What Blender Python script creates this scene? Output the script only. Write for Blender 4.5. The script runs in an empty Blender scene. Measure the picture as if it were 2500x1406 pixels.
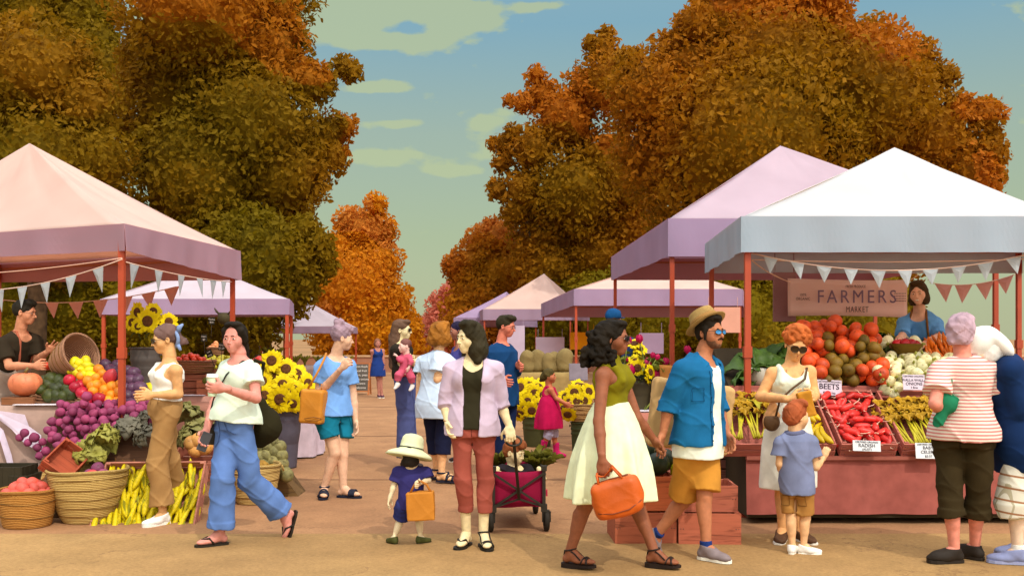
import bpy, math, random, colorsys
import numpy as np
from mathutils import Vector, Matrix

random.seed(7)
SC = bpy.context.scene
COL = SC.collection
# ------------------------------------------------------------------ camera
CAM_H, F_PX, CX, HZ = 1.56, 2430.0, 1250.0, 825.0      # eye height, focal length in photo pixels, centre, horizon row
cam = bpy.data.cameras.new('camera')
cam.sensor_width = 36.0
cam.lens = 36.0 * F_PX / 2500.0
cam.shift_y = (HZ - 703.0) / 2500.0
cam.clip_end = 2000.0
cam_o = bpy.data.objects.new('camera', cam)
COL.objects.link(cam_o)
cam_o.location = (0, 0, CAM_H)
cam_o.rotation_euler = (math.radians(90), 0, 0)
SC.camera = cam_o
SC.view_settings.view_transform = 'Standard'
SC.view_settings.look = 'None'
SC.view_settings.exposure = EXPOSURE = -0.08
SC.view_settings.gamma = 1.0


def lin(c):
    c = c / 255.0
    return c / 12.92 if c <= 0.04045 else ((c + 0.055) / 1.055) ** 2.4


def rgb(r, g, b, f=1.0):
    return (lin(r) * f, lin(g) * f, lin(b) * f, 1.0)


# ------------------------------------------------------------------ sky and sun
SUN_EL, SUN_AZ = math.radians(49), math.radians(150)     # azimuth clockwise from the view direction (+Y): right and behind the camera
sun_dir = Vector((math.cos(SUN_EL) * math.sin(SUN_AZ), math.cos(SUN_EL) * math.cos(SUN_AZ), math.sin(SUN_EL)))
w = bpy.data.worlds.new('World')
SC.world = w
w.use_nodes = True
nt = w.node_tree
nt.nodes.clear()
wo = nt.nodes.new('ShaderNodeOutputWorld')
bg = nt.nodes.new('ShaderNodeBackground')
nt.links.new(bg.outputs[0], wo.inputs[0])
sky = nt.nodes.new('ShaderNodeTexSky')
sky.sky_type = 'NISHITA'
sky.sun_disc = False
sky.sun_elevation = SUN_EL
sky.sun_rotation = SUN_AZ
sky.air_density, sky.dust_density, sky.ozone_density = 1.0, 2.2, 1.0
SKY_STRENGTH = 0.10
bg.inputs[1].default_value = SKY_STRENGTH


def N(t, typ, **kw):
    n = t.nodes.new(typ)
    for k, v in kw.items():
        if hasattr(n, k):
            setattr(n, k, v)
        else:
            n.inputs[k].default_value = v
    return n


def ramp(t, fac, stops, interp='LINEAR'):
    n = t.nodes.new('ShaderNodeValToRGB')
    n.color_ramp.interpolation = interp
    e = n.color_ramp.elements
    while len(e) < len(stops):
        e.new(0.5)
    for i, (p, c) in enumerate(stops):
        e[i].position = p
        e[i].color = c
    t.links.new(fac, n.inputs[0])
    return n.outputs[0]


def math_n(t, op, a, b=None, c=None):
    n = t.nodes.new('ShaderNodeMath')
    n.operation = op
    for i, v in enumerate((a, b, c)):
        if v is None:
            continue
        if isinstance(v, (int, float)):
            n.inputs[i].default_value = v
        else:
            t.links.new(v, n.inputs[i])
    return n.outputs[0]


def mixc(t, fac, a, b, mode='MIX'):
    n = t.nodes.new('ShaderNodeMix')
    n.data_type = 'RGBA'
    n.blend_type = mode
    for sock, v in ((n.inputs[0], fac), (n.inputs[6], a), (n.inputs[7], b)):
        if isinstance(v, (int, float, tuple)):
            sock.default_value = v
        else:
            t.links.new(v, sock)
    return n.outputs[2]


tc = nt.nodes.new('ShaderNodeTexCoord')
sep = nt.nodes.new('ShaderNodeSeparateXYZ')
nt.links.new(tc.outputs['Generated'], sep.inputs[0])
DX, DY, DZ = sep.outputs
# late-summer sky colours by elevation, at the strength of the Background
K = 2.0 ** -EXPOSURE / SKY_STRENGTH
def kk(c, f=1.0): return (c[0] * K * f, c[1] * K * f, c[2] * K * f, 1)
grad = ramp(nt, DZ, [(0.0, kk(rgb(192, 198, 158))), (0.10, kk(rgb(178, 194, 152))), (0.20, kk(rgb(166, 188, 168))), (0.30, kk(rgb(134, 178, 194))), (0.42, kk(rgb(150, 186, 200))), (0.62, kk(rgb(228, 230, 238), 2.0)), (1.0, kk(rgb(230, 232, 240), 2.4))])  # overhead stops boosted, out of view, to add fill light
# clouds: flat-bottomed bands of cumulus at their own bearings
ppos = nt.nodes.new('ShaderNodeCombineXYZ')
yc = math_n(nt, 'MAXIMUM', DY, 0.05)
U = math_n(nt, 'DIVIDE', DX, yc)
V = math_n(nt, 'DIVIDE', DZ, yc)
nt.links.new(U, ppos.inputs[0]); nt.links.new(V, ppos.inputs[1])
nz = N(nt, 'ShaderNodeTexNoise', Scale=18.0, Detail=5.0, Roughness=0.5)
mp = nt.nodes.new('ShaderNodeMapping'); mp.inputs['Scale'].default_value = (1.0, 1.9, 1)
nt.links.new(ppos.outputs[0], mp.inputs[0]); nt.links.new(mp.outputs[0], nz.inputs['Vector'])
dens = None
for (u, v, ru, rv, s) in [(-.178, .320, .04, .016, 1.2), (-.105, .333, .05, .014, 1.2), (-.045, .322, .030, .020, 1.1), (-.125, .297, .055, .008, 1.1), (-.135, .250, .034, .0065, 1.0), (-.112, .214, .034, .0055, .9), (-.030, .221, .026, .013, .8),
                          (-.120, .181, .055, .008, .8), (-.045, .168, .045, .006, .8), (-.02, .185, .02, .006, .7), (.02, .332, .022, .007, .9), (-.45, .33, .1, .03, .7), (.8, .3, .2, .05, .9), (-.9, .25, .2, .04, .9)]:
    a = math_n(nt, 'DIVIDE', math_n(nt, 'SUBTRACT', U, u), ru)
    b = math_n(nt, 'DIVIDE', math_n(nt, 'SUBTRACT', V, v), rv)
    g = math_n(nt, 'MULTIPLY', math_n(nt, 'POWER', 2.718, math_n(nt, 'MULTIPLY', math_n(nt, 'ADD', math_n(nt, 'MULTIPLY', a, a), math_n(nt, 'MULTIPLY', b, b)), -0.7)), s)
    dens = g if dens is None else math_n(nt, 'ADD', dens, g)
dn = math_n(nt, 'ADD', dens, math_n(nt, 'MULTIPLY', math_n(nt, 'SUBTRACT', nz.outputs[0], 0.5), 2.3))
cl = N(nt, 'ShaderNodeMapRange')
cl.inputs['From Min'].default_value = 0.40; cl.inputs['From Max'].default_value = 0.62
nt.links.new(dn, cl.inputs[0])
cfac = math_n(nt, 'MULTIPLY', cl.outputs[0], 0.78)
skyc = mixc(nt, cfac, grad, kk(rgb(194, 206, 150)))
# glow added round the sun, well behind the camera, as soft fill light
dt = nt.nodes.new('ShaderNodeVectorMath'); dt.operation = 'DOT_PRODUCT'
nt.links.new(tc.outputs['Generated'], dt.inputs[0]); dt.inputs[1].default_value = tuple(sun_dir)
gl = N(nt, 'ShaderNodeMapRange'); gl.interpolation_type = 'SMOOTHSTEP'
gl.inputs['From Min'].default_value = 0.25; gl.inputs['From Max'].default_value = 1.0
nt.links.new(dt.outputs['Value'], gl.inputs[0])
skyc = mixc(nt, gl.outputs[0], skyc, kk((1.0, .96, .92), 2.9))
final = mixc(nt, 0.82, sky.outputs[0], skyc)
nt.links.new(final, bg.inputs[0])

sl = bpy.data.lights.new('sun', 'SUN')
sl.energy = 2.05
sl.angle = math.radians(0.6)
sl.color = (1.0, 0.93, 0.82)
so = bpy.data.objects.new('sun', sl)
COL.objects.link(so)
so.rotation_euler = sun_dir.to_track_quat('Z', 'Y').to_euler()
so.location = (10, -10, 30)

# ------------------------------------------------------------------ helpers


def P(px, py, d):
    """photo pixel at distance d -> place in the world"""
    return Vector(((px - CX) / F_PX * d, d, CAM_H + (HZ - py) / F_PX * d))


def dg(y):
    """distance at which the ground meets photo row y"""
    return F_PX * CAM_H / (y - HZ)


MATS = {}


def mat(col, kind='cloth', rough=0.85, var=0.10, scale=6.0, bump=0.0, bscale=60.0, key=None, spec=0.25):
    """matte procedural material: colour broken up by noise, with a fine bump"""
    kx = key or (col, kind, rough, var, scale, bump, bscale, spec)
    if kx in MATS:
        return MATS[kx]
    m = bpy.data.materials.new(kind)
    m.use_nodes = True
    t = m.node_tree
    b = t.nodes['Principled BSDF']
    b.inputs['Roughness'].default_value = rough
    b.inputs['Specular IOR Level'].default_value = spec
    c = rgb(*col) if max(col) > 1.001 else tuple(col) + (1,)
    tcn = t.nodes.new('ShaderNodeTexCoord')
    n = N(t, 'ShaderNodeTexNoise', Scale=scale, Detail=4.0)
    t.links.new(tcn.outputs['Object'], n.inputs['Vector'])
    lo = tuple(x * (1 - var * 1.6) for x in c[:3]) + (1,)
    hi = tuple(min(1, x * (1 + var * 1.6)) for x in c[:3]) + (1,)
    o = ramp(t, n.outputs[0], [(0.3, lo), (0.7, hi)])
    t.links.new(o, b.inputs['Base Color'])
    if bump > 0:
        n2 = N(t, 'ShaderNodeTexNoise', Scale=bscale, Detail=3.0)
        t.links.new(tcn.outputs['Object'], n2.inputs['Vector'])
        bp = N(t, 'ShaderNodeBump', Strength=bump, Distance=0.01)
        t.links.new(n2.outputs[0], bp.inputs['Height'])
        t.links.new(bp.outputs[0], b.inputs['Normal'])
    m['nodes_out'] = 0
    MATS[kx] = m
    return m


def mat_parts(m):
    t = m.node_tree
    return t, t.nodes['Principled BSDF']


def cloth(col, var=0.085): return mat(col, 'cloth', 0.9, var, 9.0, 0.14, 260.0, spec=0.12)


def skin(col):
    k = ('skin', col)
    if k in MATS: return MATS[k]
    m = mat(col, 'skin', 0.62, 0.08, 26.0, 0.10, 260, key=k, spec=0.25)
    b = m.node_tree.nodes['Principled BSDF']
    b.inputs['Subsurface Weight'].default_value = 0.06
    b.inputs['Subsurface Radius'].default_value = (0.012, 0.005, 0.003)
    return m


def hairm(col):
    k = ('hair', col)
    if k in MATS: return MATS[k]
    m = mat(col, 'hair', 0.7, 0.22, 10.0, 0.0, key=k, spec=0.1)
    t, b = mat_parts(m)
    tcn = t.nodes.new('ShaderNodeTexCoord')
    mpn = t.nodes.new('ShaderNodeMapping'); mpn.inputs['Scale'].default_value = (120, 120, 14)
    n2 = N(t, 'ShaderNodeTexNoise', Scale=1.0, Detail=3.0)
    t.links.new(tcn.outputs['Object'], mpn.inputs[0]); t.links.new(mpn.outputs[0], n2.inputs['Vector'])
    bp = N(t, 'ShaderNodeBump', Strength=0.6, Distance=0.006)
    t.links.new(n2.outputs[0], bp.inputs['Height']); t.links.new(bp.outputs[0], b.inputs['Normal'])
    return m


def plain(col, rough=0.5, kind='paint', spec=0.4): return mat(col, kind, rough, 0.03, 5.0, 0.0, spec=spec)


def woodm(col, key='wood'):
    k = ('wood', col)
    if k in MATS: return MATS[k]
    m = mat(col, 'wood', 0.8, 0.12, 3.0, key=k, spec=0.2)
    t, b = mat_parts(m)
    tcn = t.nodes.new('ShaderNodeTexCoord')
    mpn = t.nodes.new('ShaderNodeMapping'); mpn.inputs['Scale'].default_value = (2.2, 26, 26)
    n2 = N(t, 'ShaderNodeTexNoise', Scale=1.6, Detail=5.0, Distortion=0.7)
    t.links.new(tcn.outputs['Object'], mpn.inputs[0]); t.links.new(mpn.outputs[0], n2.inputs['Vector'])
    c = rgb(*col)
    o = ramp(t, n2.outputs[0], [(0.28, tuple(x * .5 for x in c[:3]) + (1,)), (0.45, c), (0.75, tuple(min(1, x * 1.2) for x in c[:3]) + (1,))])
    t.links.new(o, b.inputs['Base Color'])
    bp = N(t, 'ShaderNodeBump', Strength=0.3, Distance=0.004)
    t.links.new(n2.outputs[0], bp.inputs['Height']); t.links.new(bp.outputs[0], b.inputs['Normal'])
    return m


def wickerm(col, sc=1.0):
    k = ('wicker', col, sc)
    if k in MATS: return MATS[k]
    m = mat(col, 'wicker', 0.85, 0.12, 8.0, key=k, spec=0.15)
    t, b = mat_parts(m)
    tcn = t.nodes.new('ShaderNodeTexCoord')
    wv = N(t, 'ShaderNodeTexWave', Scale=14.0 * sc, Distortion=1.2, Detail=2.0)
    wv.bands_direction = 'Z'
    t.links.new(tcn.outputs['Object'], wv.inputs['Vector'])
    n2 = N(t, 'ShaderNodeTexNoise', Scale=55.0, Detail=2.0)
    t.links.new(tcn.outputs['Object'], n2.inputs['Vector'])
    h = math_n(t, 'ADD', wv.outputs[1] if False else wv.outputs['Fac'], math_n(t, 'MULTIPLY', n2.outputs[0], 0.6))
    c = rgb(*col)
    o = ramp(t, math_n(t, 'MULTIPLY', h, 0.65), [(0.10, tuple(x * .62 for x in c[:3]) + (1,)), (0.4, c), (0.95, tuple(min(1, x * 1.12) for x in c[:3]) + (1,))])
    t.links.new(o, b.inputs['Base Color'])
    bp = N(t, 'ShaderNodeBump', Strength=0.8, Distance=0.012)
    t.links.new(h, bp.inputs['Height']); t.links.new(bp.outputs[0], b.inputs['Normal'])
    return m


def mesh_np(name, V, Fq, smooth=True):
    """mesh from numpy verts and an (n,k) or list-of-lists face array"""
    me = bpy.data.meshes.new(name)
    if isinstance(Fq, np.ndarray):
        n, k = Fq.shape
        me.vertices.add(len(V)); me.vertices.foreach_set('co', np.asarray(V, np.float32).ravel())
        me.loops.add(n * k); me.loops.foreach_set('vertex_index', Fq.astype(np.int32).ravel())
        me.polygons.add(n)
        me.polygons.foreach_set('loop_start', np.arange(0, n * k, k, dtype=np.int32))
        me.polygons.foreach_set('use_smooth', np.full(n, smooth))
        me.update(calc_edges=True)
        me.validate()
    else:
        me.from_pydata([tuple(v) for v in V], [], Fq)
        me.polygons.foreach_set('use_smooth', np.full(len(me.polygons), smooth))
        me.update()
    return me


def link(name, me, m, parent=None, loc=None):
    o = bpy.data.objects.new(name, me)
    COL.objects.link(o)
    if m is not None:
        if isinstance(m, (list, tuple)):
            for x in m: me.materials.append(x)
        else:
            me.materials.append(m)
    if parent is not None:
        o.parent = parent
    if loc is not None:
        o.location = loc
    return o


def tag(o, label=None, cat=None, group=None, kind=None):
    if label: o['label'] = label
    if cat: o['category'] = cat
    if group: o['group'] = group
    if kind: o['kind'] = kind
    return o


def empty(name, loc=(0, 0, 0), label=None, cat=None, group=None, rz=0.0):
    o = bpy.data.objects.new(name, None)
    o.empty_display_size = 0.1
    COL.objects.link(o)
    o.location = loc
    o.rotation_euler = (0, 0, rz)
    return tag(o, label, cat, group)


def copy_tree(o, parent=None):
    c = o.copy()
    COL.objects.link(c)
    if parent is not None: c.parent = parent
    for ch in list(o.children): copy_tree(ch, c)
    return c


class MB:
    """collects simple shapes into ONE mesh"""
    def __init__(s): s.v, s.f, s.mi, s.cur, s.sm = [], [], [], 0, []

    def add(s, vs, fs, smooth=False):
        b = len(s.v)
        s.v += [tuple(v) for v in vs]
        s.f += [[b + i for i in f] for f in fs]
        s.mi += [s.cur] * len(fs)
        s.sm += [smooth] * len(fs)

    def box(s, c, d, R=None, taper=1.0, jit=0.0):
        """box centred at c with full size d; R a rotation matrix"""
        vs = []
        for z in (-1, 1):
            for (x, y) in ((-1, -1), (1, -1), (1, 1), (-1, 1)):
                k = taper if z > 0 else 1.0
                p = Vector((x * d[0] / 2 * k, y * d[1] / 2 * k, z * d[2] / 2))
                if jit: p += Vector((random.uniform(-jit, jit), random.uniform(-jit, jit), random.uniform(-jit, jit)))
                if R is not None: p = R @ p
                vs.append(p + Vector(c))
        s.add(vs, [[3, 2, 1, 0], [4, 5, 6, 7], [0, 1, 5, 4], [1, 2, 6, 5], [2, 3, 7, 6], [3, 0, 4, 7]])

    def bar(s, a, b, wd, ht=None, up=(0, 0, 1)):
        """rectangular bar from a to b"""
        a, b = Vector(a), Vector(b)
        ht = ht or wd
        d = (b - a).normalized()
        u = Vector(up)
        if abs(d.dot(u)) > 0.98: u = Vector((0, 1, 0))
        x = d.cross(u).normalized(); y = x.cross(d).normalized()
        vs = [p + x * (i * wd / 2) + y * (j * ht / 2) for p in (a, b) for (i, j) in ((-1, -1), (1, -1), (1, 1), (-1, 1))]
        s.add(vs, [[3, 2, 1, 0], [4, 5, 6, 7], [0, 1, 5, 4], [1, 2, 6, 5], [2, 3, 7, 6], [3, 0, 4, 7]])

    def tube(s, pts, r, n=8, closed=False, cap=True):
        """round tube along a polyline; r a number or a list"""
        pts = [Vector(p) for p in pts]
        m = len(pts)
        rs = r if isinstance(r, (list, tuple)) else [r] * m
        prev = None
        rings = []
        for i, p in enumerate(pts):
            if closed:
                d = pts[(i + 1) % m] - pts[i - 1]
            else:
                d = pts[min(i + 1, m - 1)] - pts[max(i - 1, 0)]
            d = d.normalized() if d.length > 1e-9 else Vector((0, 0, 1))
            if prev is None:
                u = Vector((0, 0, 1)) if abs(d.z) < 0.9 else Vector((1, 0, 0))
                x = d.cross(u).normalized()
            else:
                x = (prev - d * prev.dot(d)).normalized()
            prev = x
            y = d.cross(x)
            rings.append([p + (x * math.cos(t) + y * math.sin(t)) * rs[i] for t in [2 * math.pi * k / n for k in range(n)]])
        vs = [v for rg in rings for v in rg]
        fs = []
        rng = m if closed else m - 1
        for i in range(rng):
            j = (i + 1) % m
            for k in range(n):
                fs.append([i * n + k, i * n + (k + 1) % n, j * n + (k + 1) % n, j * n + k])
        if not closed and cap:
            fs.append(list(range(n))[::-1]); fs.append([(m - 1) * n + k for k in range(n)])
        s.add(vs, fs, True)

    def lathe(s, prof, c=(0, 0, 0), n=24, R=None, sx=1.0, sy=1.0, wob=None):
        """profile of (radius, z) turned about z"""
        vs = []
        for i, (r, z) in enumerate(prof):
            for k in range(n):
                t = 2 * math.pi * k / n
                rr = r * (wob(t, i) if wob else 1.0)
                p = Vector((rr * math.cos(t) * sx, rr * math.sin(t) * sy, z))
                if R is not None: p = R @ p
                vs.append(p + Vector(c))
        fs = []
        for i in range(len(prof) - 1):
            for k in range(n):
                fs.append([i * n + k, i * n + (k + 1) % n, (i + 1) * n + (k + 1) % n, (i + 1) * n + k])
        if prof[0][0] > 1e-4: fs.append(list(range(n))[::-1])
        if prof[-1][0] > 1e-4: fs.append([(len(prof) - 1) * n + k for k in range(n)])
        s.add(vs, fs, True)

    def sphere(s, c, r, R=None, n=14, m=9):
        r = (r, r, r) if isinstance(r, (int, float)) else r
        vs, fs = [], []
        for i in range(m + 1):
            ph = math.pi * i / m
            for k in range(n):
                t = 2 * math.pi * k / n
                p = Vector((r[0] * math.sin(ph) * math.cos(t), r[1] * math.sin(ph) * math.sin(t), r[2] * math.cos(ph)))
                if R is not None: p = R @ p
                vs.append(p + Vector(c))
        for i in range(m):
            for k in range(n):
                fs.append([i * n + k, (i + 1) * n + k, (i + 1) * n + (k + 1) % n, i * n + (k + 1) % n])
        s.add(vs, fs, True)

    def prism(s, poly, n, th):
        """flat polygon (3-D points) thickened by th along n"""
        n = Vector(n).normalized() * th
        k = len(poly)
        vs = [Vector(p) for p in poly] + [Vector(p) + n for p in poly]
        fs = [list(range(k))[::-1], [k + i for i in range(k)]] + [[i, (i + 1) % k, k + (i + 1) % k, k + i] for i in range(k)]
        s.add(vs, fs)

    def build(s, name, m, parent=None, loc=None, origin=None, bevel=0.0):
        """links the collected shapes as one object; origin = world place of the object's origin"""
        vs = s.v
        if origin is not None:
            og = Vector(origin)
            vs = [tuple(Vector(v) - og) for v in vs]
            loc = og
        me = bpy.data.meshes.new(name)
        me.from_pydata(vs, [], s.f)
        me.polygons.foreach_set('use_smooth', s.sm)
        if any(s.mi): me.polygons.foreach_set('material_index', s.mi)
        me.update()
        o = link(name, me, m, parent, loc)
        if bevel > 0:
            bm = o.modifiers.new('b', 'BEVEL'); bm.width = bevel; bm.segments = 2; bm.limit_method = 'ANGLE'
        return o


def V3(*a): return np.array(a, float)


# ------------------------------------------------------------------ implicit surfaces: smooth bodies and clothes
def rc(a, b, r1, r2):
    a, b = np.array(a, float), np.array(b, float)
    ab = b - a; L2 = max(ab @ ab, 1e-12); R = max(r1, r2)

    def f(X, Y, Z):
        x, y, z = X - a[0], Y - a[1], Z - a[2]
        t = np.clip((x * ab[0] + y * ab[1] + z * ab[2]) / L2, 0, 1)
        return np.sqrt((x - t * ab[0]) ** 2 + (y - t * ab[1]) ** 2 + (z - t * ab[2]) ** 2) - (r1 + (r2 - r1) * t)
    return np.minimum(a, b) - R, np.maximum(a, b) + R, f


def ell(c, r, M=None):
    """ellipsoid; M rows are its axes"""
    c, r = np.array(c, float), np.array(r, float)
    M = np.eye(3) if M is None else np.array(M, float)
    e = np.sqrt(((M * r[:, None]) ** 2).sum(0))

    def f(X, Y, Z):
        x, y, z = X - c[0], Y - c[1], Z - c[2]
        k0 = 0; k1 = 0
        for i in range(3):
            q = M[i][0] * x + M[i][1] * y + M[i][2] * z
            k0 = k0 + (q / r[i]) ** 2; k1 = k1 + (q / r[i] ** 2) ** 2
        k0 = np.sqrt(k0); k1 = np.sqrt(k1) + 1e-9
        return k0 * (k0 - 1) / k1
    return c - e, c + e, f


def chain(a, b, lat, prof, fold=None, power=2.0):
    """elliptic loft from a to b with flat ends; prof rows (t, half width, half depth[, forward shift])"""
    a, b, lat = np.array(a, float), np.array(b, float), np.array(lat, float)
    ab = b - a; L = np.linalg.norm(ab); wn = ab / L
    lat = lat - wn * (lat @ wn); lat /= np.linalg.norm(lat)
    fw = np.cross(lat, wn)
    pr = np.array([tuple(p) + (0.0,) * (4 - len(p)) for p in prof])
    R = pr[:, 1:3].max() * (1.25 if fold else 1.02) + abs(pr[:, 3]).max()

    def f(X, Y, Z):
        x, y, z = X - a[0], Y - a[1], Z - a[2]
        t = (x * wn[0] + y * wn[1] + z * wn[2]) / L
        l = x * lat[0] + y * lat[1] + z * lat[2]
        g = x * fw[0] + y * fw[1] + z * fw[2]
        tcl = np.clip(t, 0, 1)
        hw = np.interp(tcl, pr[:, 0], pr[:, 1]); hd = np.interp(tcl, pr[:, 0], pr[:, 2]); fo = np.interp(tcl, pr[:, 0], pr[:, 3])
        q = (np.abs(l / hw) ** power + np.abs((g - fo) / hd) ** power) ** (1 / power)
        if fold is not None:
            q = q - fold(np.arctan2(g, l), tcl)
        return np.maximum((q - 1) * np.minimum(hw, hd), np.maximum(-t, t - 1) * L)
    return np.minimum(a, b) - R, np.maximum(a, b) + R, f


def plane(o, n):
    """half space on the side of n is removed"""
    o, n = np.array(o, float), np.array(n, float)
    n = n / np.linalg.norm(n)

    def f(X, Y, Z): return (X - o[0]) * n[0] + (Y - o[1]) * n[1] + (Z - o[2]) * n[2]
    return None, None, f


def inv(p): return None, None, (lambda X, Y, Z: -p[2](X, Y, Z))


def wrinkle(amp, sc=1.0, seed=0.0):
    def f(X, Y, Z):
        u = X * 17 * sc + seed; v = Y * 15 * sc + 1.7 * seed; w_ = Z * 13 * sc
        a = np.sin(u * 1.3 + w_ * 1.1 + 1.6 * np.sin(w_ * .9 + v)) + np.sin(v * 1.6 - w_ * 1.5 + 1.4 * np.sin(u * .8)) + .6 * np.sin(2.3 * u - 2.6 * w_ + v)
        # sharper creases running slantwise
        c1 = (1 - np.abs(np.sin(.62 * u + .95 * w_ + .8 * np.sin(.7 * v + .4 * w_)))) ** 7
        c2 = (1 - np.abs(np.sin(.75 * v - .85 * w_ + .9 * np.sin(.6 * u)))) ** 7
        return amp * (a / 2.4 - .75 * c1 - .75 * c2 + .3)
    return f


def sdf_mesh(ops, h, disp=None):
    """ops: ('u'|'s'|'i', prim, k). Returns verts, quads (surface nets)."""
    lo = np.min([o[1][0] for o in ops if o[0] == 'u'], axis=0) - 3 * h
    hi = np.max([o[1][1] for o in ops if o[0] == 'u'], axis=0) + 3 * h
    n = np.ceil((hi - lo) / h).astype(int) + 1
    D = np.full(n, 0.5, np.float32)
    ax = [(lo[i] + h * np.arange(n[i])).astype(np.float32) for i in range(3)]
    for op, pr, k in ops:
        k = max(k, 1e-5)
        if pr[0] is None:
            s = (slice(None),) * 3
        else:
            m = k + 3 * h
            i0 = np.clip(np.floor((pr[0] - m - lo) / h).astype(int), 0, n - 1); i1 = np.clip(np.ceil((pr[1] + m - lo) / h).astype(int) + 1, 1, n)
            if (i1 <= i0).any(): continue
            s = tuple(slice(i0[i], i1[i]) for i in range(3))
        X = ax[0][s[0]][:, None, None]; Y = ax[1][s[1]][None, :, None]; Z = ax[2][s[2]][None, None, :]
        b = np.asarray(pr[2](X, Y, Z), np.float32)
        a = D[s]
        if op == 'u':
            t = np.clip(.5 + .5 * (b - a) / k, 0, 1)
            D[s] = a * t + b * (1 - t) - k * t * (1 - t)
        elif op == 's':
            b = -b
            t = np.clip(.5 - .5 * (b - a) / k, 0, 1)
            D[s] = a * t + b * (1 - t) + k * t * (1 - t)
        else:
            D[s] = np.maximum(a, b)
    if disp is not None:
        X = ax[0][:, None, None]; Y = ax[1][None, :, None]; Z = ax[2][None, None, :]
        D += disp(X, Y, Z).astype(np.float32)
    S = D < 0
    c = [S[dx:n[0] - 1 + dx, dy:n[1] - 1 + dy, dz:n[2] - 1 + dz] for dx in (0, 1) for dy in (0, 1) for dz in (0, 1)]
    cnt = sum(x.astype(np.int8) for x in c)
    act = (cnt > 0) & (cnt < 8)
    I = np.argwhere(act)
    vid = np.full(act.shape, -1, np.int32)
    vid[act] = np.arange(len(I))
    offs = np.array([(dx, dy, dz) for dx in (0, 1) for dy in (0, 1) for dz in (0, 1)])
    val = np.stack([D[I[:, 0] + o[0], I[:, 1] + o[1], I[:, 2] + o[2]] for o in offs], 1)
    acc = np.zeros((len(I), 3), np.float32); num = np.zeros(len(I), np.float32)
    for i in range(8):
        for j in range(i + 1, 8):
            if np.abs(offs[i] - offs[j]).sum() != 1: continue
            va, vb = val[:, i], val[:, j]
            x = (va < 0) != (vb < 0)
            t = np.where(x, va / np.where(np.abs(va - vb) < 1e-12, 1, va - vb), 0)
            p = offs[i] + t[:, None] * (offs[j] - offs[i])
            acc += np.where(x[:, None], p, 0); num += x
    Vt = lo + h * (I + acc / num[:, None])
    Q = []
    for axx in range(3):
        u, v = (axx + 1) % 3, (axx + 2) % 3
        sl0 = [slice(None)] * 3; sl1 = [slice(None)] * 3
        sl0[axx] = slice(0, -1); sl1[axx] = slice(1, None)
        s0, s1 = S[tuple(sl0)], S[tuple(sl1)]
        E = np.argwhere(s0 != s1)
        ok = (E[:, u] > 0) & (E[:, v] > 0) & (E[:, u] < n[u] - 1) & (E[:, v] < n[v] - 1)
        E = E[ok]
        sg = s0[E[:, 0], E[:, 1], E[:, 2]]
        qs = []
        for du, dv in ((-1, -1), (0, -1), (0, 0), (-1, 0)):
            e = E.copy(); e[:, u] += du; e[:, v] += dv
            qs.append(vid[e[:, 0], e[:, 1], e[:, 2]])
        q = np.stack(qs, 1)
        q[~sg] = q[~sg][:, ::-1]
        Q.append(q)
    return Vt, np.concatenate(Q)


def join_np(parts):
    Vs, Fs, b = [], [], 0
    for v, f in parts:
        Vs.append(v); Fs.append(f + b); b += len(v)
    return np.concatenate(Vs), np.concatenate(Fs)


def sdf_obj(name, ops, h, m, parent, disp=None, base=None):
    v, f = sdf_mesh(ops, h, disp)
    og = np.array(base if base is not None else (parent.location if parent is not None else (0, 0, 0)), float)
    return link(name, mesh_np(name, v - og, f), m, parent)
# ------------------------------------------------------------------ people
PROF = {
    'f': [(-.30, .140, .10), (-.15, .155, .110), (0, .166, .118), (.12, .162, .115), (.35, .128, .097), (.5, .124, .094), (.7, .142, .110), (.85, .148, .098), (.95, .105, .075), (1.0, .062, .06)],
    'm': [(-.30, .135, .10), (-.15, .145, .108), (0, .158, .116), (.2, .154, .114), (.4, .148, .110), (.7, .168, .120), (.85, .172, .112), (.95, .12, .08), (1.0, .07, .065)],
    'c': [(-.30, .12, .10), (-.15, .125, .105), (0, .135, .115), (.4, .13, .118), (.7, .135, .115), (.85, .128, .098), (.95, .09, .07), (1.0, .052, .05)],
}
H_BODY = 0.0085


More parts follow.
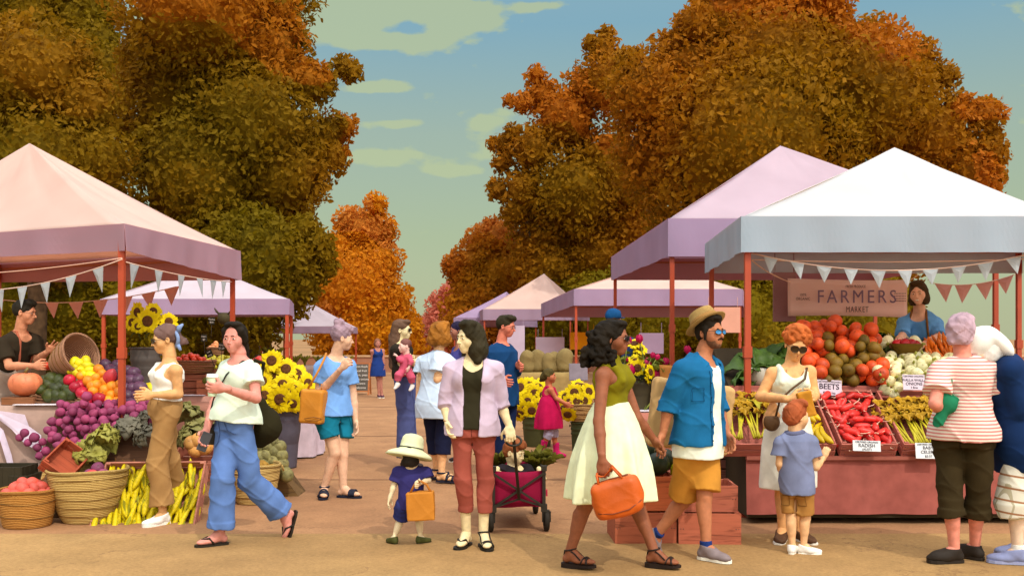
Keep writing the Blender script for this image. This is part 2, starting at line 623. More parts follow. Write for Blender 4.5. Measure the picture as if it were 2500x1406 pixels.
class Person:
    def __init__(s, label, d, k, yaw, J, skin_c, hyaw=0, hpitch=0, hroll=0, hs=1.0, sex='f', fat=1.0, cat='person', shw=None, hipyaw=None,
                 feet=None, hands=None, sole=0.012, arms=True, legs=True, h=H_BODY, group=None, sunk=0.0, neckr=1.0):
        s.k, s.d, s.J, s.sex, s.fat, s.hs, s.h = k, d, J, sex, fat, hs, h
        px0 = J['hip'][0]
        ray = math.degrees(math.atan((px0 - CX) / F_PX))
        s.ray = ray
        s.yaw = math.radians(yaw - ray)
        s.fwd = V3(math.sin(s.yaw), -math.cos(s.yaw), 0)
        s.lat = V3(-s.fwd[1], s.fwd[0], 0)
        g = lambda n: np.array(P(J[n][0], J[n][1], d + (J[n][2] if len(J[n]) > 2 else 0)))
        s.hc, s.nb, s.hd = g('hip'), g('neck'), g('head')
        s.up = (s.nb - s.hc); s.T = np.linalg.norm(s.up); s.up /= s.T
        s.lat = s.lat - s.up * (s.lat @ s.up); s.lat /= np.linalg.norm(s.lat)
        s.fwd = np.cross(s.lat, s.up)
        hy = math.radians((hipyaw - ray)) if hipyaw is not None else s.yaw
        s.hfwd = V3(math.sin(hy), -math.cos(hy), 0); s.hlat = V3(-s.hfwd[1], s.hfwd[0], 0)
        shw = (shw or {'f': .158, 'm': .185, 'c': .125}[sex]) * k * (fat ** .5)
        s.sh = {}; s.el = {}; s.wr = {}; s.hj = {}; s.kn = {}; s.an = {}
        for sd, sg in (('l', 1), ('r', -1)):
            s.sh[sd] = g(sd + 'sho') if sd + 'sho' in J else s.nb - s.up * .062 * k + s.lat * sg * shw
            s.hj[sd] = s.hc + s.hlat * sg * .085 * k * fat
            for nm, dct in (('elb', s.el), ('wri', s.wr), ('kne', s.kn), ('ank', s.an)):
                if sd + nm in J: dct[sd] = g(sd + nm)
        s.feet = feet or {}
        s.handspec = hands or {}
        for sd in s.an:
            fy, fp = s.feet.get(sd, (yaw, 0))
            if fp == 0:
                s.an[sd][2] = .082 * k + sole
        M = Matrix.Rotation(math.radians(hyaw - ray), 3, 'Z') @ Matrix.Rotation(math.radians(hroll), 3, 'Y') @ Matrix.Rotation(math.radians(hpitch), 3, 'X')
        s.hM = np.array([M @ Vector((1, 0, 0)), M @ Vector((0, -1, 0)), M @ Vector((0, 0, 1))])
        base = (float(s.hc[0]), float(s.hc[1]), 0.0)
        s.root = empty('person', base, label, cat, group)
        s.base = np.array(base)
        s.skin_c = skin_c
        s.neckr = neckr
        s.make_body(arms, legs)

    def hp(s, x, y, z):
        """a place in the head's own frame (left, forward, up, in adult-head metres)"""
        return s.hd + (s.hM[0] * x + s.hM[1] * y + s.hM[2] * z) * s.hs

    def tp(s, l, f, u):
        """a place on the torso: metres left and forward, u from hip (0) to neck base (1)"""
        return s.hc + s.lat * l + s.fwd * f + s.up * s.T * u

    def prof(s, u0, u1, off=0.0, flare=0.0, over=None):
        tb = np.array(PROF[s.sex]); us = sorted(set([u0, u1] + [u for u in tb[:, 0] if u0 < u < u1]))
        out = []
        for u in us:
            t = (u - u0) / (u1 - u0)
            e = off + flare * (1 - t) ** 1.5
            out.append((t, np.interp(u, tb[:, 0], tb[:, 1]) * s.k * s.fat + e, np.interp(u, tb[:, 0], tb[:, 2]) * s.k * s.fat + e))
        return out

    def torso(s, u0, u1, off=0, flare=0, fold=None):
        a, b = s.tp(0, 0, u0), s.tp(0, 0, u1)
        return chain(a, b, s.lat, s.prof(u0, u1, off, flare), fold)

    def foot_frame(s, sd):
        fy, fp = s.feet.get(sd, (math.degrees(s.yaw) + s.ray, 0))
        fy = math.radians(fy - s.ray); fp = math.radians(fp)
        fd = V3(math.sin(fy) * math.cos(fp), -math.cos(fy) * math.cos(fp), -math.sin(fp))
        l = V3(math.cos(fy), math.sin(fy), 0)
        return fd, l, np.cross(fd, -l) if np.cross(fd, -l)[2] > 0 else np.cross(fd, l)

    def foot_ops(s, sd, o=0.0):
        k = s.k; A = s.an[sd]; fd, l, up = s.foot_frame(sd)
        q = lambda f, u, x=0: A + (fd * f + up * u + l * x) * k
        big = -1 if sd == 'l' else 1
        return [('u', rc(q(-.025, -.052), q(.02, -.03), .03 * k + o, .034 * k + o), .02), ('u', rc(q(.0, -.0), q(.06, -.045), .034 * k + o, .03 * k + o), .025),
                ('u', ell(q(.085, -.06), (.075 * k + o, .040 * k + o, .024 * k + o), [fd, l, up]), .02),
                ('u', ell(q(.135, -.064, .012 * big), (.045 * k + o, .030 * k + o, .018 * k + o), [fd, l, up]), .012)]

    def hand_ops(s, sd):
        hsp = dict(curl=.35, dir=None, thumb=None, spread=.06)
        hsp.update(s.handspec.get(sd, {}))
        k = s.k * hsp.get('s', 1.0); W = s.wr[sd]
        dr = s.wr[sd] - s.el[sd]; dr /= np.linalg.norm(dr)
        if hsp['dir'] is not None: dr = V3(*hsp['dir']); dr /= np.linalg.norm(dr)
        tv = V3(*hsp['thumb']) if hsp['thumb'] is not None else s.fwd.copy()
        tv = tv - dr * (tv @ dr)
        if np.linalg.norm(tv) < .1: tv = V3(0, 0, 1) - dr * dr[2]
        tv /= np.linalg.norm(tv)
        n = np.cross(dr, tv) * (1 if sd == 'l' else -1)
        s.hand = getattr(s, 'hand', {}); s.hand[sd] = (W, dr, tv, n)
        q = lambda a, b, c=0.0: W + (dr * a + tv * b + n * c) * k
        ops = [('u', rc(q(-.03, 0), q(.012, 0), .027 * k, .024 * k), .02), ('u', ell(q(.045, 0), (.052 * k, .041 * k, .017 * k), [dr, tv, n]), .02),
               ('u', rc(q(.02, .02, .006), q(.05, .03, .008), .016 * k, .013 * k), .015)]
        cu = hsp['curl']
        for i, (o, L) in enumerate(((.031, .072), (.0105, .08), (-.0105, .074), (-.031, .058))):
            p = q(.083 - abs(o) * .25, o)
            ang = cu * .5
            sp = hsp['spread'] * (o / .031)
            for j, fr in enumerate((.44, .31, .25)):
                dd = dr * math.cos(ang) + n * math.sin(ang) + tv * sp
                p2 = p + dd * L * fr * k
                ops.append(('u', rc(p, p2, (.0098 - .0008 * j) * k, (.0092 - .0009 * j) * k), .003))
                p = p2; ang += cu * (1.25 if j == 0 else .9)
        a = q(.025, .034, .006); b = a + (dr * .62 + tv * .62 + n * (.25 + .5 * cu)) * .042 * k
        c = b + (dr * .8 + tv * (.45 - .7 * cu) + n * (.2 + .6 * cu)) * .034 * k
        ops += [('u', rc(a, b, .0125 * k, .0105 * k), .008), ('u', rc(b, c, .0103 * k, .0085 * k), .003)]
        return ops

    def make_body(s, arms, legs):
        k, fat = s.k, s.fat
        f5 = fat ** .5
        ops = [('u', s.torso(-.12, 1.0), .01)]
        if s.sex == 'f':
            for sg in (1, -1):
                ops.append(('u', ell(s.tp(sg * .066 * k, .075 * k * fat, .70), (.056 * k * f5, .055 * k * f5, .06 * k * f5), [s.lat, s.fwd, s.up]), .03))
        nk = s.hp(0, -.022, -.06)
        ops.append(('u', rc(s.nb - s.up * .03 * k, nk, .058 * k * s.neckr, .052 * s.hs * s.neckr), .03))
        for sd in s.el:
            a = s.sh[sd]
            ops += [('u', rc(s.nb - s.up * .05 * k, a, .052 * k * f5, .050 * k * f5), .03), ('u', rc(a, s.el[sd], .047 * k * f5, .037 * k * f5), .025)]
            if sd in s.wr:
                e, wv = s.el[sd], s.wr[sd]
                ops += [('u', rc(e, e + (wv - e) * .35, .037 * k * f5, .039 * k * f5), .015), ('u', rc(e + (wv - e) * .35, wv, .038 * k * f5, .025 * k), .01)]
        for sd in s.kn:
            hj, kn = s.hj[sd], s.kn[sd]
            ops.append(('u', rc(hj, kn, .082 * k * f5, .054 * k * f5), .03))
            if sd in s.an:
                an = s.an[sd]
                ax = an - kn
                bk = -s.hfwd
                ops += [('u', rc(kn, an, .050 * k * f5, .034 * k), .015), ('u', rc(kn + ax * .2 + bk * .018 * k, kn + ax * .5 + bk * .008 * k, .048 * k * f5, .040 * k * f5), .02)]
        parts = [sdf_mesh(ops, s.h)]
        for sd in s.wr:
            if s.handspec.get(sd) != 'none': parts.append(sdf_mesh(s.hand_ops(sd), .0042 if s.d < 11.5 else .0055))
        for sd in s.an: parts.append(sdf_mesh(s.foot_ops(sd), .006))
        parts.append(sdf_mesh(s.head_ops(), .0048 * s.hs if s.d < 14 else .008))
        v, f = join_np(parts)
        s.body = link('body', mesh_np('body', v - s.base, f), skin(s.skin_c), s.root)

    def head_ops(s):
        h = s.hs; M = s.hM
        e = lambda c, r, op='u', kk=.02: (op, ell(s.hp(*c), np.array(r) * h, M), kk * h)
        r = lambda a, b, r1, r2, op='u', kk=.01: (op, rc(s.hp(*a), s.hp(*b), r1 * h, r2 * h), kk * h)
        kid = s.sex == 'c'
        ops = [e((0, -.014, .035), (.074, .094, .084)), e((0, .022, -.032), ((.060 if s.sex == 'm' else .0565) if not kid else .066, .066, .078 if not kid else .07), kk=.03),
               e((0, .058, -.088), ((.027, .022, .020) if s.sex == 'm' else (.021, .021, .019)), kk=.03), r((-.036, .074, .020), (.036, .074, .020), .013 if s.sex == 'm' else .0105, .013 if s.sex == 'm' else .0105, kk=.02),
               e((.045, .045, -.025), (.022, .03, .03), kk=.03), e((-.045, .045, -.025), (.022, .03, .03), kk=.03),
               e((0, .074, -.056), (.028, .018, .022), kk=.02)]
        for sg in (1, -1):
            ops.append(e((sg * .031, .100, .001), ((.019, .016, .011) if s.sex == 'm' else (.019, .0135, .011)), 's', .012))
            ops.append(e((sg * .031, .078, .000), (.014, .010, .0095), 'u', .004))
            ops.append(e((sg * .075, -.012, -.006), (.009, .019, .031), 'u', .006))
            ops.append(e((sg * .083, -.008, -.004), (.005, .011, .018), 's', .004))
        n = .8 if kid else 1.0
        ops += [r((0, .084, .008), (0, .084 + .024 * n, -.030), .0070, (.0112 if s.sex == 'm' else .0092) * n, kk=.010), e((.0095, .091, -.034), (.0072, .010, .007), kk=.006), e((-.0095, .091, -.034), (.0072, .010, .007), kk=.006)]
        ops.append(('u', rc(s.hp(0, -.022, -.05), s.nb * .6 + s.hp(0, -.022, -.06) * .4, .052 * h * s.neckr, .055 * h * s.neckr), .02))
        return ops

    # ---- face details
    def face(s, brow=(50, 35, 25), lips=(150, 70, 65), eyes=True, smile=0.0, teeth=False, mouth=1.0):
        L = lambda *a: Vector(s.hp(*a))
        b0 = Vector(s.base); bt = 1.0 if s.sex == 'm' else .72
        R = Matrix((Vector(s.hM[0]), Vector(s.hM[1]), Vector(s.hM[2]))).transposed()
        h = s.hs
        if eyes:
            for sg in (1, -1):
                m = MB(); m.sphere(L(sg * .031, .0815, .0005) - b0, (.0130 * h, .0075 * h, .0052 * h), R, 12, 8)
                m.cur = 1; m.sphere(L(sg * .031, .0868, .0005) - b0, (.0070 * h, .0032 * h, .0054 * h), R, 10, 6)
                m.build('eye', [plain((225, 220, 205), .3, 'eye white'), plain((35, 24, 18), .2, 'iris')], s.root)
        if brow:
            for sg in (1, -1):
                m = MB(); m.tube([L(sg * x, y, z) - b0 for x, y, z in ((.013, .0895, .0205), (.028, .0905, .0235), (.046, .077, .0190))], [.0026 * h * bt, .0042 * h * bt, .0018 * h * bt], 6)
                m.build('eyebrow', hairm(brow), s.root)
        if lips:
            m = MB()
            yy = .0885
            sm = smile * .008
            m.tube([L(x * mouth, yy - abs(x) * .42 * mouth + .004 * (abs(x) < .01), -.0585 + sm * (abs(x) / .024) ** 1.5 + c) - b0 for x, c in ((-.027, 0), (-.013, .0025), (0, .001), (.013, .0025), (.027, 0))], [.0022 * h, .0054 * h, .0052 * h, .0054 * h, .0022 * h], 7)
            m.tube([L(x * mouth, yy - .001 - abs(x) * .42 * mouth, -.0665 - sm * .35 + (sm * 1.35 + .006) * (abs(x) / .022) ** 2) - b0 for x in (-.025, -.012, 0, .012, .025)], [.002 * h, .0058 * h, .0066 * h, .0058 * h, .002 * h], 7)
            m.build('lips', mat(lips, 'lips', .45, .05, 20, spec=.35), s.root)
            if teeth:
                m = MB(); m.tube([L(x * mouth, yy + .005 - abs(x) * .44 * mouth, -.0625 + sm * .6 * (abs(x) / .02) ** 1.6) - b0 for x in (-.019, -.01, 0, .01, .019)], [.002 * h, .0056 * h, .0062 * h, .0056 * h, .002 * h], 7)
                m.build('teeth', plain((235, 230, 215), .25, 'teeth'), s.root)

    def hair(s, col, prims=(), cap=True, cut=True, cuts=(), nape=-.07, noise=.0035, freq=3.2, grow=0.0, name='hair', h=None, hairline=0.0):
        """hair volume from head-frame shapes: ('e', centre, radii) and ('r', a, b, r1, r2)"""
        hs, M = s.hs, s.hM
        ops = []
        if cap:
            ops.append(('u', ell(s.hp(0, -.020, .040), np.array((.083 + grow, .102 + grow, .090 + grow)) * hs, M), .02))
        for p in prims:
            if p[0] == 'e': ops.append(('u', ell(s.hp(*p[1]), np.array(p[2]) * hs, M), (p[3] if len(p) > 3 else .02) * hs))
            else: ops.append(('u', rc(s.hp(*p[1]), s.hp(*p[2]), p[3] * hs, p[4] * hs), (p[5] if len(p) > 5 else .02) * hs))
        if cut:
            ops.append(('s', ell(s.hp(0, .115, -.045 + hairline), np.array((.066, .085, .118)) * hs, M), .006))
        for p in cuts:
            ops.append(('s', ell(s.hp(*p[-2]), np.array(p[-1]) * hs, M), .008))
        if nape is not None:
            ops.append(('i', plane(s.hp(0, 0, nape), -s.hM[2]), 0))
        return sdf_obj(name, ops, h or max(.0058 * hs, .0045) * (1 if s.d < 14 else 1.6), hairm(col), s.root, wrinkle(noise, freq, s.hd[0] * 7), s.base)

    # ---- clothes
    def sleeve_ops(s, sd, f, off, fl=0.0):
        k = s.k * s.fat ** .5; a, e = s.sh[sd], s.el[sd]
        ops = [('u', rc(s.nb - s.up * .052 * s.k, a, .053 * k + off, .052 * k + off), .03)]
        pl = lambda d: (np.cross(d, V3(.3, .9, .2)))
        if f <= 1:
            b = a + (e - a) * f
            ops.append(('u', chain(a, b, pl(e - a), [(0, .050 * k + off, .050 * k + off), (1, .047 * k + off + fl, .047 * k + off + fl)]), .02))
        else:
            ops.append(('u', rc(a, e, .050 * k + off, .043 * k + off), .02))
            wv = s.wr[sd]; b = e + (wv - e) * (f - 1)
            ops.append(('u', chain(e, b, pl(wv - e), [(0, .042 * k + off, .042 * k + off), (1, .036 * k + off + fl, .036 * k + off + fl)]), .02))
        return ops

    def top(s, col, u0=-.1, sleeve=.5, off=.013, flare=.02, neck=(.085, .095, .07), sfl=.012, vneck=0, tank=False, name='shirt', wr=.0035, open_=None, m=None, extra=(), bust=True, collar=0.0, sides='lr', armhole=1.0, straps=True):
        k = s.k
        ops = [('u', s.torso(u0, .995, off, flare), .01)]
        if s.sex == 'f' and bust:
            for sg in (1, -1):
                ops.append(('u', ell(s.tp(sg * .066 * k, .073 * k * s.fat, .70), np.array((.056, .055, .06)) * k * s.fat ** .5 + off, [s.lat, s.fwd, s.up]), .05))
        for sd in s.el:
            if sleeve > 0 and sd in sides: ops += s.sleeve_ops(sd, sleeve, off, sfl)
        ops += list(extra)
        if tank:
            for sd, sg in (('l', 1), ('r', -1)):
                ops.append(('s', ell(s.tp(sg * .190 * k, 0, .86), np.array((.082 * armhole, .2, .125)) * k, [s.lat, s.fwd, s.up]), .01))
        if tank and straps:
            for sg in (1, -1):
                a, b, c, e = s.tp(sg * .088 * k, .125 * k * s.fat, .70), s.tp(sg * .092 * k, .075 * k, .90), s.tp(sg * .094 * k, .0, .955), s.tp(sg * .085 * k, -.070 * k, .82)
                for u_, v_ in ((a, b), (b, c), (c, e)): ops.append(('u', rc(u_, v_, .024 * k, .022 * k), .012))
        if neck:
            ops.append(('s', ell(s.tp(0, .05 * k, 1.0), np.array((neck[0], neck[1] + .04, neck[2])) * k, [s.lat, s.fwd, s.up]), .008))
        if vneck:
            ops.append(('s', rc(s.tp(0, .14 * k, 1.05), s.tp(0, .17 * k, 1.0 - vneck), .07 * k, .02 * k), .008))
        if open_:
            for o in open_: ops.append(o)
        return sdf_obj(name, ops, .0075, m or cloth(col), s.root, wrinkle(wr, .9, s.hc[0] * 3), s.base)

    def legs(s, col, u1=.28, hem=1.9, th=.098, kn=.075, hm=.075, off=.012, name='trousers', m=None, wr=.005, sides='lr', cuff=0.0, extra=(), slit=True):
        """trousers or shorts: hem 1 = knee, 2 = ankle"""
        k = s.k * s.fat ** .4
        ops = [('u', chain(s.tp(0, 0, -.14), s.tp(0, 0, u1), s.hlat, s.prof(-.14, u1, off)), .02)]
        pl = lambda d: (np.cross(d, V3(.2, .9, .3)))
        for sd in sides:
            if sd not in s.kn: continue
            hj, q = s.hj[sd], s.kn[sd]
            if hem <= 1:
                b = hj + (q - hj) * hem
                ops.append(('u', chain(hj, b, s.hlat, [(0, th * k, th * k), (1, hm * k, hm * k)]), .03))
                ops.append(('u', rc(hj, hj + (b - hj) * .3, th * k, th * k * .95), .03))
            else:
                ops.append(('u', rc(hj, q, th * k, kn * k), .03))
                b = q + (s.an[sd] - q) * (hem - 1)
                ops.append(('u', chain(q, b, s.hlat, [(0, kn * k, kn * k), (1, hm * k, hm * k)]), .02))
                if cuff:
                    ax = (b - q) / np.linalg.norm(b - q)
                    ops.append(('u', chain(b - ax * .055 * k, b, s.hlat, [(0, hm * k + cuff, hm * k + cuff), (1, hm * k + cuff, hm * k + cuff)]), .003))
        if len(s.kn) == 2 and slit:
            ends = [s.hj[q_] + (s.kn[q_] - s.hj[q_]) * min(1, hem) for q_ in 'lr']
            mid = (ends[0] + ends[1]) / 2; top_ = s.hc - V3(0, 0, .10 * s.k)
            L_ = np.linalg.norm(mid - top_) * (1.0 if hem <= 1 else 2.1)
            dn = (mid - top_) / np.linalg.norm(mid - top_)
            lt = s.hlat - dn * (s.hlat @ dn); lt /= np.linalg.norm(lt)
            ops.append(('s', ell(top_ + dn * L_, np.array((.013 * s.k, .4, L_)), [lt, np.cross(lt, dn), dn]), .012))
        ops += list(extra)
        return sdf_obj(name, ops, .008, m or cloth(col), s.root, wrinkle(wr, .8, s.hc[0] * 5 + 2), s.base)

    def shoes(s, kind, col, sole=(235, 232, 220), sides='lr', sock=None, strap=None):
        k = s.k; b0 = Vector(s.base)
        for sd in sides:
            if sd not in s.an: continue
            A = s.an[sd]; fd, l, up = s.foot_frame(sd)
            big = -1 if sd == 'l' else 1
            q = lambda f, u, x=0: A + (fd * f + up * u + l * x) * k
            outline = [(-.062, 0), (-.055, .024), (-.02, .033), (.04, .034), (.10, .043), (.14, .040), (.175, .022), (.185, .0), (.178, -.026), (.14, -.043), (.10, -.045), (.04, -.035), (-.02, -.034), (-.055, -.024)]
            if kind in ('trainer', 'clog', 'boot', 'slip'):
                ops = s.foot_ops(sd, .010)
                if kind == 'boot': ops.append(('u', chain(q(0, -.01), q(-.004, .17), l, [(0, .05 * k, .055 * k), (1, .062 * k, .065 * k)]), .02))
                if kind == 'clog': ops.append(('u', ell(q(.07, -.045), np.array((.10, .047, .042)) * k, [fd, l, up]), .02))
                if kind in ('slip', 'trainer'): ops.append(('i', plane(q(0, -.004 + (.012 if kind == 'trainer' else 0)), up + fd * .25), 0))
                if kind == 'clog': ops.append(('i', plane(q(0, -.0), up), 0))
                ops.append(('i', plane(q(0, -.082), -up), 0))
                o = sdf_obj('shoe', ops, .0055, mat(col, 'shoe', .7, .06, 20, .2, 200), s.root, None, s.base)
                m = MB(); m.prism([Vector(q(a * 1.03, -.094, c * 1.06)) - b0 for a, c in outline], Vector(up), .020 * k)
                so = m.build('sole', mat(sole, 'rubber', .7, .05, 10), o)
                if kind == 'trainer':
                    lm = MB()
                    for i in range(3): lm.tube([Vector(q(.05 + .022 * i, -.012 - .012 * i, x)) - b0 for x in (-.02, 0, .02)], .0028 * k, 5)
                    lm.build('laces', cloth((150, 150, 150)), o)
                if sock:
                    so_ops = [('u', chain(q(0, -.03), q(-.003, .035), l, [(0, .040 * k, .044 * k), (1, .041 * k, .042 * k)]), .01)]
                    sdf_obj('sock', so_ops, .006, cloth(sock), s.root, None, s.base)
            else:
                wedge = kind == 'wedge'
                m = MB()
                pts = [(a, c) for a, c in outline]
                th = (.020, .020)
                vs_t = [Vector(q(a * 1.04, -.082, c * 1.08)) - b0 for a, c in pts]
                vs_b = [Vector(q(a * 1.04, -.098 - ((.022 * max(0, min(1, (.12 - a) / .12))) if wedge else 0), c * 1.08)) - b0 for a, c in pts]
                n = len(pts)
                m.add(vs_b + vs_t, [list(range(n)), [n + i for i in range(n)][::-1]] + [[i, n + i, n + (i + 1) % n, (i + 1) % n] for i in range(n)])
                o = m.build('sandal', mat(col, 'sandal', .6, .05, 15), s.root)
                sm = MB()

                def arc(f0, f1, w0, hgt, r=.0065, base=-.078):
                    pp = []
                    for i in range(9):
                        t = math.pi * i / 8
                        pp.append(Vector(q(f0 + (f1 - f0) * i / 8, base + math.sin(t) * hgt, -math.cos(t) * w0)) - b0)
                    sm.tube(pp, r * k, 6)
                if kind == 'flip':
                    t0 = Vector(q(.14, -.048, .008 * big)) - b0
                    for x in (-.040, .040):
                        sm.tube([Vector(q(.055, -.080, x)) - b0, Vector(q(.09, -.036, x * .75)) - b0, t0], .0085 * k, 6)
                    sm.tube([t0, Vector(q(.145, -.083, .008 * big)) - b0], .006 * k, 6)
                elif kind == 'slide':
                    for f in (.075, .09, .105, .12): arc(f, f + .004, .047, .052, .011)
                elif kind == 'sport':
                    arc(.06, .075, .043, .062, .012); arc(.125, .13, .045, .043, .012); arc(.06, .13, .045, .05, .009)
                    sm.tube([Vector(q(.045 * math.cos(t), .0, .042 * math.sin(t))) - b0 for t in [6.283 * i / 14 for i in range(14)]], .010 * k, 6, True)
                else:
                    arc(.13, .13, .045, .04, .006); arc(.09, .14, .044, .046, .0055); arc(.14, .09, .044, .046, .0055)
                    sm.tube([Vector(q(.04 * math.cos(t) + .002, .01 + .01 * math.cos(t), .040 * math.sin(t))) - b0 for t in [6.283 * i / 14 for i in range(14)]], .0055 * k, 6, True)
                    sm.tube([Vector(q(-.05, -.075, 0)) - b0, Vector(q(-.043, -.02, 0)) - b0, Vector(q(-.038, .0, 0)) - b0], .006 * k, 6)
                    for x in (-.04, .04): sm.tube([Vector(q(.09, -.05, x)) - b0, Vector(q(.045, -.01, x * .9)) - b0, Vector(q(.02, .006, x)) - b0], .005 * k, 6)
                sm.build('strap', mat(strap or col, 'sandal', .6, .05, 15), o)

    def glasses(s, lens=(20, 18, 16), frame=(25, 20, 18), r=.021, dark=True, h=.8, name='sunglasses'):
        L = lambda *a: Vector(s.hp(*a)) - Vector(s.base)
        hs = s.hs
        fr = MB()
        ring = lambda sg, rr, yy: [L(sg * (.031 + rr * 1.15 * math.cos(t) * 1.0), yy - .012 * abs(math.cos(t)) * (math.cos(t) > 0), .001 + rr * h * math.sin(t)) for t in [6.283 * i / 16 for i in range(16)]]
        for sg in (1, -1):
            fr.tube(ring(sg, r, .104), .0016 * hs if not dark else .0026 * hs, 6, True)
            fr.tube([L(sg * .056, .092, .008), L(sg * .074, .06, .008), L(sg * .080, -.005, .006), L(sg * .078, -.015, -.005)], .0020 * hs, 6)
        fr.tube([L(-.011, .106, .006), L(0, .111, .009), L(.011, .106, .006)], .0018 * hs, 6)
        o = fr.build(name, plain(frame, .4, 'frame'), s.root)
        if dark:
            for sg in (1, -1):
                m = MB(); rg = ring(sg, r * .98, .1035)
                m.prism(rg, Vector(s.hM[1]), .0022 * hs)
                m.build('lens', plain(lens, .12, 'lens', .6), o)
        return o

    def skirt(s, col, u1, u0p, wt, hem, name='skirt', folds=9, amp=.05, m=None, shift=(0, 0), h=.009, bell=1.0, dep=.85):
        """flared skirt from u1 on the torso down to photo height u0p (world z)"""
        a = s.tp(0, 0, u1); L = a[2] - u0p
        b = V3(a[0] + shift[0], a[1] + shift[1], u0p)
        rows = []
        for t in np.linspace(0, 1, 9):
            q = (1 - t)
            wv = wt + (hem - wt) * math.sin(q * math.pi / 2) ** bell
            rows.append((t, wv, wv * dep))
        fold = lambda th, t: amp * (1 - t) * (np.sin(folds * th + 1.3) + .5 * np.sin((folds * 2 - 3) * th)) if amp else 0
        return sdf_obj(name, [('u', chain(b, a, s.hlat, rows, fold), .01)], h, m or cloth(col), s.root, wrinkle(.003, .6, 3), s.base)

    def seam(s, g, pts, r=.0022, col=(40, 34, 30), side=1, name='seam', n=10):
        """stitched line laid on a garment: pts (metres to the left, metres above the hip), front (1) or back (-1)"""
        me = g.data
        V = np.empty(len(me.vertices) * 3); me.vertices.foreach_get('co', V); V = V.reshape(-1, 3) + s.base - s.hc
        fw = np.cross(s.hlat, V3(0, 0, 1)) * side
        l, h, f = V @ s.hlat, V[:, 2], V @ fw
        out = []
        for (a, b) in zip(pts[:-1], pts[1:]):
            for i in range(n + 1):
                t = i / n; l0 = a[0] + (b[0] - a[0]) * t; h0 = a[1] + (b[1] - a[1]) * t
                k_ = (np.abs(l - l0) < .014) & (np.abs(h - h0) < .014)
                if k_.any(): out.append(s.hc + s.hlat * l0 + V3(0, 0, h0) + fw * (f[k_].max() + .0005))
        if len(out) > 2: s.tube(name, out, r, cloth(col), g, 5)

    def tube(s, name, pts, r, m, parent=None, n=6, closed=False):
        q = MB(); q.tube([Vector(p) - Vector(s.base) for p in pts], r, n, closed)
        return q.build(name, m, parent or s.root)
# ------------------------------------------------------------------ ground
def ground_mat(name, base, light, dark, s1=.35, s2=2.2, fleck=220):
    m = mat(base, name, .9, .05, 1.0, key=('ground', name), spec=.15)
    t, b = mat_parts(m)
    tcn = t.nodes.new('ShaderNodeTexCoord')
    n1 = N(t, 'ShaderNodeTexNoise', Scale=s1, Detail=5.0, Roughness=.6)
    n2 = N(t, 'ShaderNodeTexNoise', Scale=s2, Detail=6.0, Roughness=.7)
    n3 = N(t, 'ShaderNodeTexNoise', Scale=fleck, Detail=2.0)
    for n in (n1, n2, n3): t.links.new(tcn.outputs['Object'], n.inputs['Vector'])
    c = ramp(t, n1.outputs[0], [(.3, rgb(*dark)), (.5, rgb(*base)), (.72, rgb(*light))])
    c = mixc(t, .22, c, ramp(t, n2.outputs[0], [(.35, (.25, .25, .25, 1)), (.65, (.8, .8, .8, 1))]), 'OVERLAY')
    vo = N(t, 'ShaderNodeTexVoronoi', Scale=.55); vo.feature = 'DISTANCE_TO_EDGE'
    nd = t.nodes.new('ShaderNodeVectorMath'); nd.operation = 'ADD'
    t.links.new(tcn.outputs['Object'], nd.inputs[0]); t.links.new(n2.outputs['Color'], nd.inputs[1]); t.links.new(nd.outputs[0], vo.inputs['Vector'])
    crk = math_n(t, 'MULTIPLY', math_n(t, 'LESS_THAN', vo.outputs['Distance'], .008), math_n(t, 'GREATER_THAN', n1.outputs[0], .5))
    c = mixc(t, math_n(t, 'MULTIPLY', crk, .35), c, rgb(96, 66, 50))
    n4 = N(t, 'ShaderNodeTexNoise', Scale=34, Detail=4.0, Roughness=.7); t.links.new(tcn.outputs['Object'], n4.inputs['Vector'])
    c = mixc(t, .28, c, ramp(t, n4.outputs[0], [(.32, (.22, .22, .22, 1)), (.5, (.5, .5, .5, 1)), (.7, (.8, .8, .8, 1))]), 'OVERLAY')
    c = mixc(t, .35, c, ramp(t, n3.outputs[0], [(.3, (.3, .3, .3, 1)), (.7, (.72, .72, .72, 1))]), 'OVERLAY')
    t.links.new(c, b.inputs['Base Color'])
    bp = N(t, 'ShaderNodeBump', Strength=.35, Distance=.004)
    t.links.new(n3.outputs[0], bp.inputs['Height']); t.links.new(bp.outputs[0], b.inputs['Normal'])
    return m


def sheet(name, pts, z, m, kind='structure'):
    q = MB(); q.add([(x, y, z) for x, y in pts], [list(range(len(pts)))])
    return tag(q.build(name, m), kind=kind)


PLAZA = ground_mat('plaza', (154, 114, 79), (166, 125, 88), (138, 100, 71))
sheet('ground', [(-600, -40), (600, -40), (600, 900), (-600, 900)], -.004, ground_mat('earth', (150, 112, 74), (160, 124, 80), (120, 96, 60), .02, .3, 8))
sheet('plaza', [(-60, -10), (60, -10), (60, 47), (-60, 47)], 0.0, PLAZA)
sheet('pavement', [(-60, -10), (60, -10), (60, 8.02), (-60, 7.84)], .004, ground_mat('pavement', (156, 123, 78), (166, 133, 87), (142, 110, 70), .3))
jm = mat((132, 94, 70), 'joint', .95, .1)
for (y0, y1, wd) in ((10.9, 11.0, .035), (15.8, 15.8, .045), (22.5, 22.5, .05), (31, 31, .06)):
    sheet('pavement_joint', [(-40, y0), (40, y1), (40, y1 + wd), (-40, y0 + wd)], .0045, jm)

